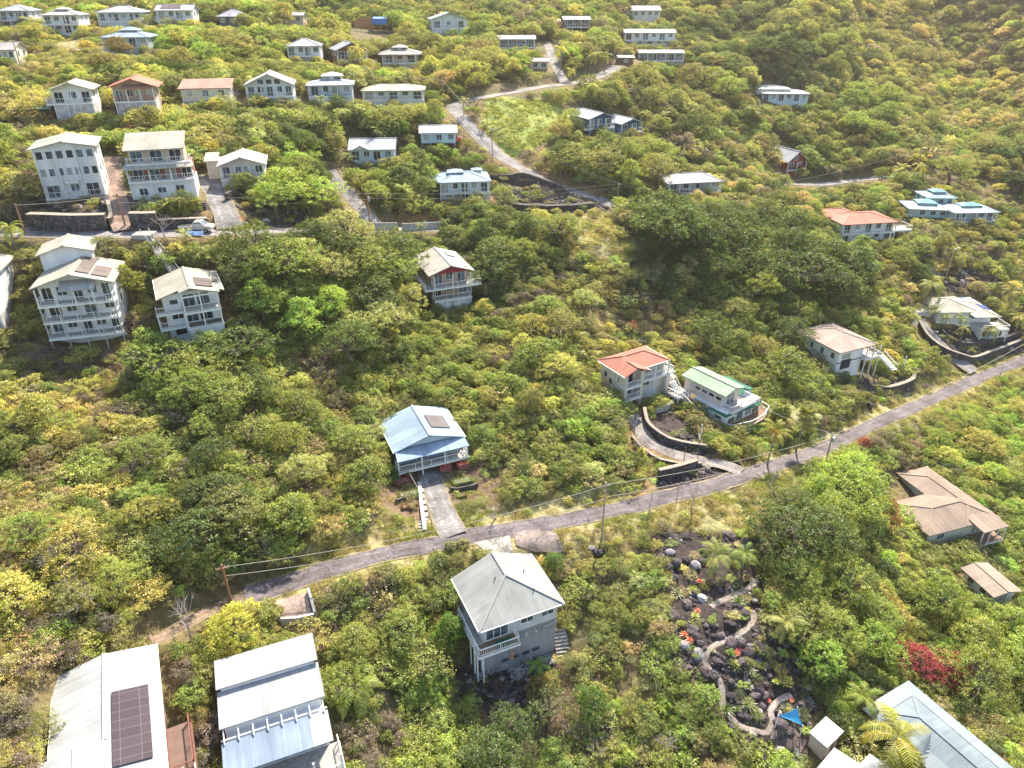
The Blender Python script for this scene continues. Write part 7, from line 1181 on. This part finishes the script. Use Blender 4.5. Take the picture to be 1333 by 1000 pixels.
wire('p1', 'p2', 1, 'upper pale power line above the lower road, left span'); wire('p1', 'p2', 1, 'lower pale power line above the lower road, left span', za=-1.3, zb=-2.2); wire('p2', 'p3', 1, 'upper pale power line above the lower road, right span', .02); wire('p2', 'p3', 1, 'lower pale power line above the lower road, right span', .02, za=-2.0, zb=-1.5)
far = hit(1420, 420)[0]; far = (far[0], far[1], far[2]+7); wire('p3', far, 1, 'power line leaving the transformer pole toward the right edge', .02)
wire('p3', (h6.P(0, 0, 0).x, h6.P(0, 0, 0).y, h6.ez), 0, 'service wire sagging to the green roof house', .04, .03)
q = HB.P(-HB.w+1.5, -HB.d+.4, HB.E-2.2); wire(tuple(sit(568, 705)+Vector((0, 0, 5.0))), tuple(q), 0, 'service wire dropping to the light blue roof house', .02, .03)
pts_ = [(x, hit(x, 290)[0]) for x in (-60, 163, 480)]; wire('p5', 'p4', 0, 'wire between the two brown poles by the long black wall', .02, .03); wire('p5', 'p6', 0, 'long wire along the upper road, upper strand', .015, .03); wire('p5', 'p6', 0, 'long wire along the upper road, lower strand', .015, .03, za=-1.2, zb=-1.2)
wire('p6', 'p20', 0, 'wire crossing the dark trees from the steep drive pole', .015, .03); wire('p6', 'p20', 0, 'second wire crossing the dark trees from the steep drive pole', .015, .03, za=-1, zb=-1); wire('p7', 'p8', 0, 'wire between the bending road poles', .02, .04); wire('p7', 'p20', 0, 'wire running down beside the bending road', .015, .035); wire('p10', 'p11', 0, 'wire from the pale lamp pole to the right edge pole', .02, .04); wire('p20', 'p10', 0, 'long wire across the dark tree band', .012, .04); wire('p22', 'p12', 0, 'faint wire over the far road', .012, .04); wire('p8', 'p18', 0, 'faint long wire over the upper house row', .01, .035)
# ---------------------------------------------------------------- vehicles
TYRE = plain((.02, .02, .022), .85); RIM = plain((.5, .5, .52), .4, 2, .9, .6); CGL = glass_mat((.03, .04, .05))
def vehicle(px, py, yaw, kind, col, label, s=1.0, lift=.1):
    p = sit(px, py); e = empty('pickup_truck' if kind == 'truck' else 'parked_car', p+Vector((0, 0, lift)), R_(yaw)); e.scale = (s,)*3; tag(e, label, 'pickup truck' if kind == 'truck' else 'car', 'vehicles parked on the hillside'); PM = plain(col, .3, 1, .95)
    if kind == 'truck': prof = [(-2.8, .55), (-2.85, 1.05), (-.55, 1.08), (-.45, 1.12), (-.15, 1.8), (1.0, 1.82), (1.65, 1.18), (2.65, 1.08), (2.8, .9), (2.8, .5)]; wh = (-1.75, 1.8); cab = (-.1, 1.0, 1.5)
    else: prof = [(-2.2, .45), (-2.25, .95), (-1.8, 1.05), (-1.3, 1.5), (.4, 1.52), (1.2, 1.02), (2.1, .88), (2.25, .7), (2.2, .4)]; wh = (-1.35, 1.4); cab = (-1.1, .4, 1.05)
    m = MB(); n = len(prof); w = .95
    for y in (-w, w):
        for x, z in prof: k = .82 if z > 1.2 else 1; m.v.append((x, y*k, z))
    m.f.append(tuple(range(n))[::-1] if True else 0); m.f.append(tuple(range(n, 2*n)))
    for i in range(n): j = (i+1)%n; m.f.append((i, j, n+j, n+i))
    b = m.build('body', PM, e); bv = b.modifiers.new('bevel', 'BEVEL'); bv.width = .06; bv.segments = 2
    if kind == 'truck': MB().box(-2.7, -.7, -.8, .8, 1.085, 1.1).build('cargo_bed', DARK, e)
    z0, z1 = (1.2, 1.72) if kind == 'truck' else (1.05, 1.44); x0, x1 = (-.2, 1.05) if kind == 'truck' else (-1.35, .45)
    for y in (-1, 1):
        k = y*(.955*.9+.004); g_ = MB(); g_.box(x0+.12, (x0+x1)/2-.04, min(k, k*.98), max(k, k*.98), z0, z1-.06); g_.box((x0+x1)/2+.04, x1-.05, min(k, k*.98), max(k, k*.98), z0, z1-.06); g_.build('side_window', CGL, e)
    fx = [(1.06, 1.74), (1.62, 1.22)] if kind == 'truck' else [(.5, 1.46), (1.15, 1.07)]; m = MB(); m.quad((fx[0][0]+.03, -.7, fx[0][1]+.02), (fx[1][0]+.03, -.8, fx[1][1]+.02), (fx[1][0]+.03, .8, fx[1][1]+.02), (fx[0][0]+.03, .7, fx[0][1]+.02)); m.build('windscreen', CGL, e)
    for x in wh:
        for y in (-.93, .93): t = MB().cone((x, y-.12, .36), (x, y+.12, .36), .37, .37, 14).build('wheel', TYRE, e); yy = y+.125*(1 if y > 0 else -1); MB().cone((x, yy-.01, .36), (x, yy+.01, .36), .2, .2, 10).build('rim', RIM, t)
    for y in (-.7, .7): MB().box(prof[-2][0]-.03, prof[-2][0]+.02, y-.15, y+.15, .72, .86).build('headlight', INS, e)
    return e
vehicle(257, 299, 0, 'truck', (.55, .5, .44), 'pale gold pickup truck parked on the upper road beside the striped driveway'); vehicle(398, 226, 5, 'car', (.7, .7, .7), 'white car half hidden in trees beyond the striped driveway house'); vehicle(554, 128, 20, 'car', (.02, .2, .5), 'blue car parked right of the pale green roof house'); vehicle(969, 116, 0, 'car', (.75, .75, .75), 'white car left of the layered white house', 1.2); vehicle(982, 177, 10, 'car', (.7, .72, .75), 'white car under a palm on the right slope', 1.2); vehicle(1066, 290, 15, 'truck', (.7, .7, .72), 'white pickup truck behind the long salmon roof house'); vehicle(1181, 408, 15, 'car', (.6, .55, .45), 'beige car beside the garage of the long cream roof house'); vehicle(590, 183, 8, 'car', (.05, .05, .06), 'dark car in the carport by the bend')
# ---------------------------------------------------------------- pads, sail, footbridge, steps, table, rocks
def pad(name, px, mat, lift, label):
    P = hit([p[0] for p in px], [p[1] for p in px])[:, :2]; c = P.mean(0); v = [c]; rings = 10; n = len(P); pts = [c]
    for k in range(1, rings+1): pts += [c+(P[i]-c)*k/rings+(P[(i+1)%n]-P[i])*0 for i in range(n)]
    sub = []; f = []
    E_ = []; 
    for i in range(n): E_ += [P[i]+(P[(i+1)%n]-P[i])*t/6 for t in range(6)]
    E_ = np.array(E_); M = len(E_); pts = [c]+[c+(q-c)*k/rings for k in range(1, rings+1) for q in E_]; pts = np.array(pts); z = ground(pts)+lift; f = [(0, 1+i, 1+(i+1)%M) for i in range(M)]
    for k in range(rings-1):
        for i in range(M): a = 1+k*M+i; b = 1+k*M+(i+1)%M; f.append((a, a+M, b+M, b))
    me = bpy.data.meshes.new(name); me.from_pydata(np.column_stack([pts, z]).tolist(), [], f); me.update(); me.materials.append(mat); uv = me.uv_layers.new(name='UVMap'); uv.data.foreach_set('uv', np.full(len(me.loops)*2, .62, np.float32))
    if me.polygons[0].normal.z < 0: me.flip_normals()
    o = bpy.data.objects.new(name, me); COL.objects.link(o); return tag(o, label, 'paving', kind='structure')
pad('pavement', [(612, 704), (636, 698), (662, 694), (668, 722), (640, 735)], asphalt((.42, .39, .35), 'concrete'), .1, 'pale concrete apron above the grey hip roof house'); pad('pavement', [(668, 695), (700, 690), (724, 700), (735, 722), (695, 722), (672, 716)], asphalt((.3, .24, .22)), .12, 'brown parking area beside the concrete apron'); pad('pavement', [(1004, 950), (1016, 942), (1030, 948), (1050, 968), (1040, 985), (1022, 1000), (1000, 1000), (1000, 975)], asphalt((.2, .15, .14), 'cinder_path'), .09, 'brown gravel court below the blue sail shade'); pad('pavement', [(360, 790), (401, 778), (408, 806), (364, 813)], asphalt((.5, .36, .3), 'concrete'), .28, 'small brownish concrete parking pad by the lower road')
sp = [at(1013, 932, 2.4), at(1038, 921, 2.9), at(1045, 945, 2.2)]; o0 = sp[0].copy(); m = MB(); G = 10; idx = {}
for i in range(G+1):
    for j in range(G+1-i):
        a, b = i/G, j/G; c = 1-a-b; p = sp[0]*a+sp[1]*b+sp[2]*c; mid = (sp[0]+sp[1]+sp[2])/3; p = p.lerp(mid, .5*(a*b+b*c+c*a)) if min(a, b, c) < .001 else p; p.z -= .3*27*a*b*c*.3; idx[i, j] = len(m.v); m.v.append(tuple(p-o0))
for i in range(G):
    for j in range(G-i):
        m.f.append((idx[i, j], idx[i+1, j], idx[i, j+1]))
        if j < G-i-1: m.f.append((idx[i+1, j], idx[i+1, j+1], idx[i, j+1]))
sh = empty('shade_sail', sp[0]); tag(sh, 'bright blue triangular sail shade over the garden court', 'shade sail'); s_ = m.build('sail', plain((.06, .35, .6), .7, 2, .9), sh); so2 = s_.modifiers.new('t', 'SOLIDIFY'); so2.thickness = .02
for p in sp: g0 = gz(p.x, p.y); MB().bar(Vector((p.x, p.y, g0-.4))-o0, Vector(p)-o0+Vector((0, 0, .15)), .04).build('post', TRIM, sh)
a = sit(193, 320); b = sit(238, 345); b = H17.P(-1, H17.d-.3, H17.E-.2); e = empty('footbridge', a+Vector((0, 0, .6))); tag(e, 'grey timber footbridge from the upper road to the stacked lanai house', 'footbridge'); A0 = a+Vector((0, 0, .6)); m = MB(); m.bar((0, 0, 0), b-A0, .7, .06); m.build('deck', GREYW, e); m = MB()
dd = (b-A0); sdv = Vector((-dd.y, dd.x, 0)).normalized()*.66
for k in (-1, 1):
    m2 = MB(); m2.bar(sdv*k+Vector((0, 0, .95)), dd+sdv*k+Vector((0, 0, .95)), .04)
    for i in range(9): c = dd*(i/8)+sdv*k; m2.bar(c, c+Vector((0, 0, .95)), .03)
    m2.build('railing', GREYW, e)
pf = sit(191, 318); o = MB().box(-1.6, 1.6, -1.2, 1.2, -1, .7).build('platform', CONC, None, loc=pf); tag(o, 'small pale landing at the upper road end of the footbridge', 'platform')
def steps(px0, px1, w, label, mat=CONC):
    a, b = sit(*px0), sit(*px1); d = b-a; n = max(5, int(abs(d.z)/.2)); hd = Vector((d.x, d.y, 0)); L = hd.length; hd.normalize(); s = Vector((-hd.y, hd.x, 0))*w/2; m = MB()
    for i in range(n): q = hd*(L*i/n); z = gz(*(a+q).xy)-a.z+.2; m.slab([tuple(q-s+Vector((0,0,z))), tuple(q+s+Vector((0,0,z))), tuple(q+s+hd*(L/n*.62)+Vector((0,0,z))), tuple(q-s+hd*(L/n*.62)+Vector((0,0,z)))], .25)
    tag(m.build('garden_steps', mat, None, loc=a), label, 'steps')
steps((306, 448), (300, 418), 1.4, 'grey garden steps at the right of the stacked lanai house'); steps((1318, 748), (1314, 730), 1.1, 'pale garden steps above the small tan outbuilding'); steps((553, 672), (546, 634), 1.0, 'brick steps left of the straight driveway'); steps((262, 292), (258, 278), 1.2, 'steps beside the striped driveway wall', CONC); steps((548, 690), (553, 672), 1.0, 'lowest flight of pale steps at the straight driveway')
for i, (px, py, yw) in enumerate(((247, 315, 5), (261, 317, 5))): p = sit(px, py); e = empty('solar_collector', p, R_(yw)); tag(e, 'tilted blue glass panel at the road edge below the pickup, '+('left' if i == 0 else 'right')+' one', 'solar panel'); m = MB(); m.slab([(-.8, -.5, .35), (.8, -.5, .35), (.8, .4, .75), (-.8, .4, .75)], .07); m.build('panel', solar_mat((.1, .2, .4)), e, uv=True); MB().bar((-.7, 0, -.3), (-.7, 0, .85), .04).build('leg', TRIM, e); MB().bar((.7, 0, -.3), (.7, 0, .85), .04).build('leg', TRIM, e)
BR = [(872, 722, 1.2), (880, 735, 1.4), (893, 731, 1.0), (905, 739, 1.3), (915, 734, .9), (918, 718, 1.5), (930, 725, 1.0), (878, 752, 1.0), (868, 740, 1.2), (890, 842, 1.2), (928, 882, 1.3), (912, 838, .9), (866, 758, 1.1), (779, 722, 1.3), (786, 716, 1.1), (770, 716, .9), (940, 762, .8), (952, 888, .9), (700, 886, .9), (708, 893, .8), (1070, 880, 1.0)]
BL = ['under the dry verge at the top left of the cactus garden', 'second in the garden top row', 'third in the garden top row', 'fourth in the garden top row', 'fifth in the garden top row', 'highest of the cactus garden', 'right end of the garden top row', 'left of the red tipped agave', 'leftmost of the garden upper slope', 'beside the paired orange bromeliads', 'at the red mat by the path bend', 'in the middle of the garden left edge', 'below the leftmost garden boulder', 'at the foot of the weathered pole', 'just uphill of the weathered pole foot', 'left of the weathered pole foot', 'beside the garden palm', 'right of the path bend', 'by the steps below the grey hip roof house', 'lower one by the steps below the hip roof house', 'in the bushes right of the lower path']
for i, (px, py, s) in enumerate(BR):
    o = bpy.data.objects.new('boulder', RK[i % 4].data.copy()); o.data.materials.clear(); o.data.materials.append(STN if i % 3 else plain((.3, .28, .3), .9, 2, .6)); COL.objects.link(o); o.location = sit(px, py)+Vector((0, 0, .25*s)); o.scale = (s*1.2, s, s); o.rotation_euler = (0, 0, i*1.7); o['category'] = 'boulder'; o['group'] = 'larger boulders among the lava rubble'
    o['label'] = '%s lava boulder %s' % ('pale' if i % 3 == 0 else 'dark', BL[i])
# ---------------------------------------------------------------- camera, sun and sky
cam = bpy.data.cameras.new('camera'); co = bpy.data.objects.new('camera', cam); COL.objects.link(co)
co.location = (0, 0, CZ); co.rotation_euler = (math.pi/2-TH, 0, 0); cam.sensor_width = 36; cam.lens = 36*FL/1333; cam.clip_start = 1; cam.clip_end = 5000; cam.shift_x = 0.0
scene.camera = co
SAZ, SEL = R_(17), R_(45)
sd = Vector((math.sin(SAZ)*math.cos(SEL), math.cos(SAZ)*math.cos(SEL), math.sin(SEL)))
sl = bpy.data.lights.new('sun', 'SUN'); sl.energy = 4.9; sl.angle = R_(.5); sl.color = (1, .9, .72); so_ = bpy.data.objects.new('sun', sl); COL.objects.link(so_)
so_.rotation_euler = sd.to_track_quat('Z', 'Y').to_euler(); so_.location = (0, 100, 300)
wd = bpy.data.worlds.new('World'); scene.world = wd; wd.use_nodes = True; nt = wd.node_tree; bg = nt.nodes['Background']
sk = nt.nodes.new('ShaderNodeTexSky'); sk.sky_type = 'NISHITA'; sk.sun_disc = False; sk.sun_elevation = SEL; sk.sun_rotation = SAZ; sk.altitude = 100; sk.air_density = 1.2; sk.dust_density = 1.5
nt.links.new(sk.outputs[0], bg.inputs[0]); bg.inputs[1].default_value = .12
scene.view_settings.view_transform = 'Standard'; scene.view_settings.look = 'None'; scene.view_settings.gamma = 1; scene.view_settings.exposure = 1.3
scene.render.engine = 'CYCLES'; cy = scene.cycles; cy.max_bounces = 5; cy.diffuse_bounces = 3; cy.glossy_bounces = 2; cy.transmission_bounces = 3; cy.transparent_max_bounces = 4; cy.use_denoising = True
try: cy.denoiser = 'OPENIMAGEDENOISE'
except Exception: pass
cy.sample_clamp_indirect = 4; cy.caustics_reflective = False; cy.caustics_refractive = False

HZ = .00013
hb = MB().box(-560, 600, -130, 900, -60, 420); ho = hb.build('haze', bpy.data.materials.new('haze_air'), None); hm = ho.data.materials[0]; hm.use_nodes = True; nt = hm.node_tree; nt.nodes.remove(nt.nodes['Principled BSDF']); pv = nt.nodes.new('ShaderNodeVolumePrincipled'); pv.inputs['Color'].default_value = (1, .95, .87, 1); pv.inputs['Density'].default_value = HZ; pv.inputs['Anisotropy'].default_value = .45
nt.links.new(pv.outputs[0], nt.nodes['Material Output'].inputs['Volume']); tag(ho, 'thin sunlit haze over the whole hillside', 'haze', kind='stuff'); cy.volume_bounces = 0
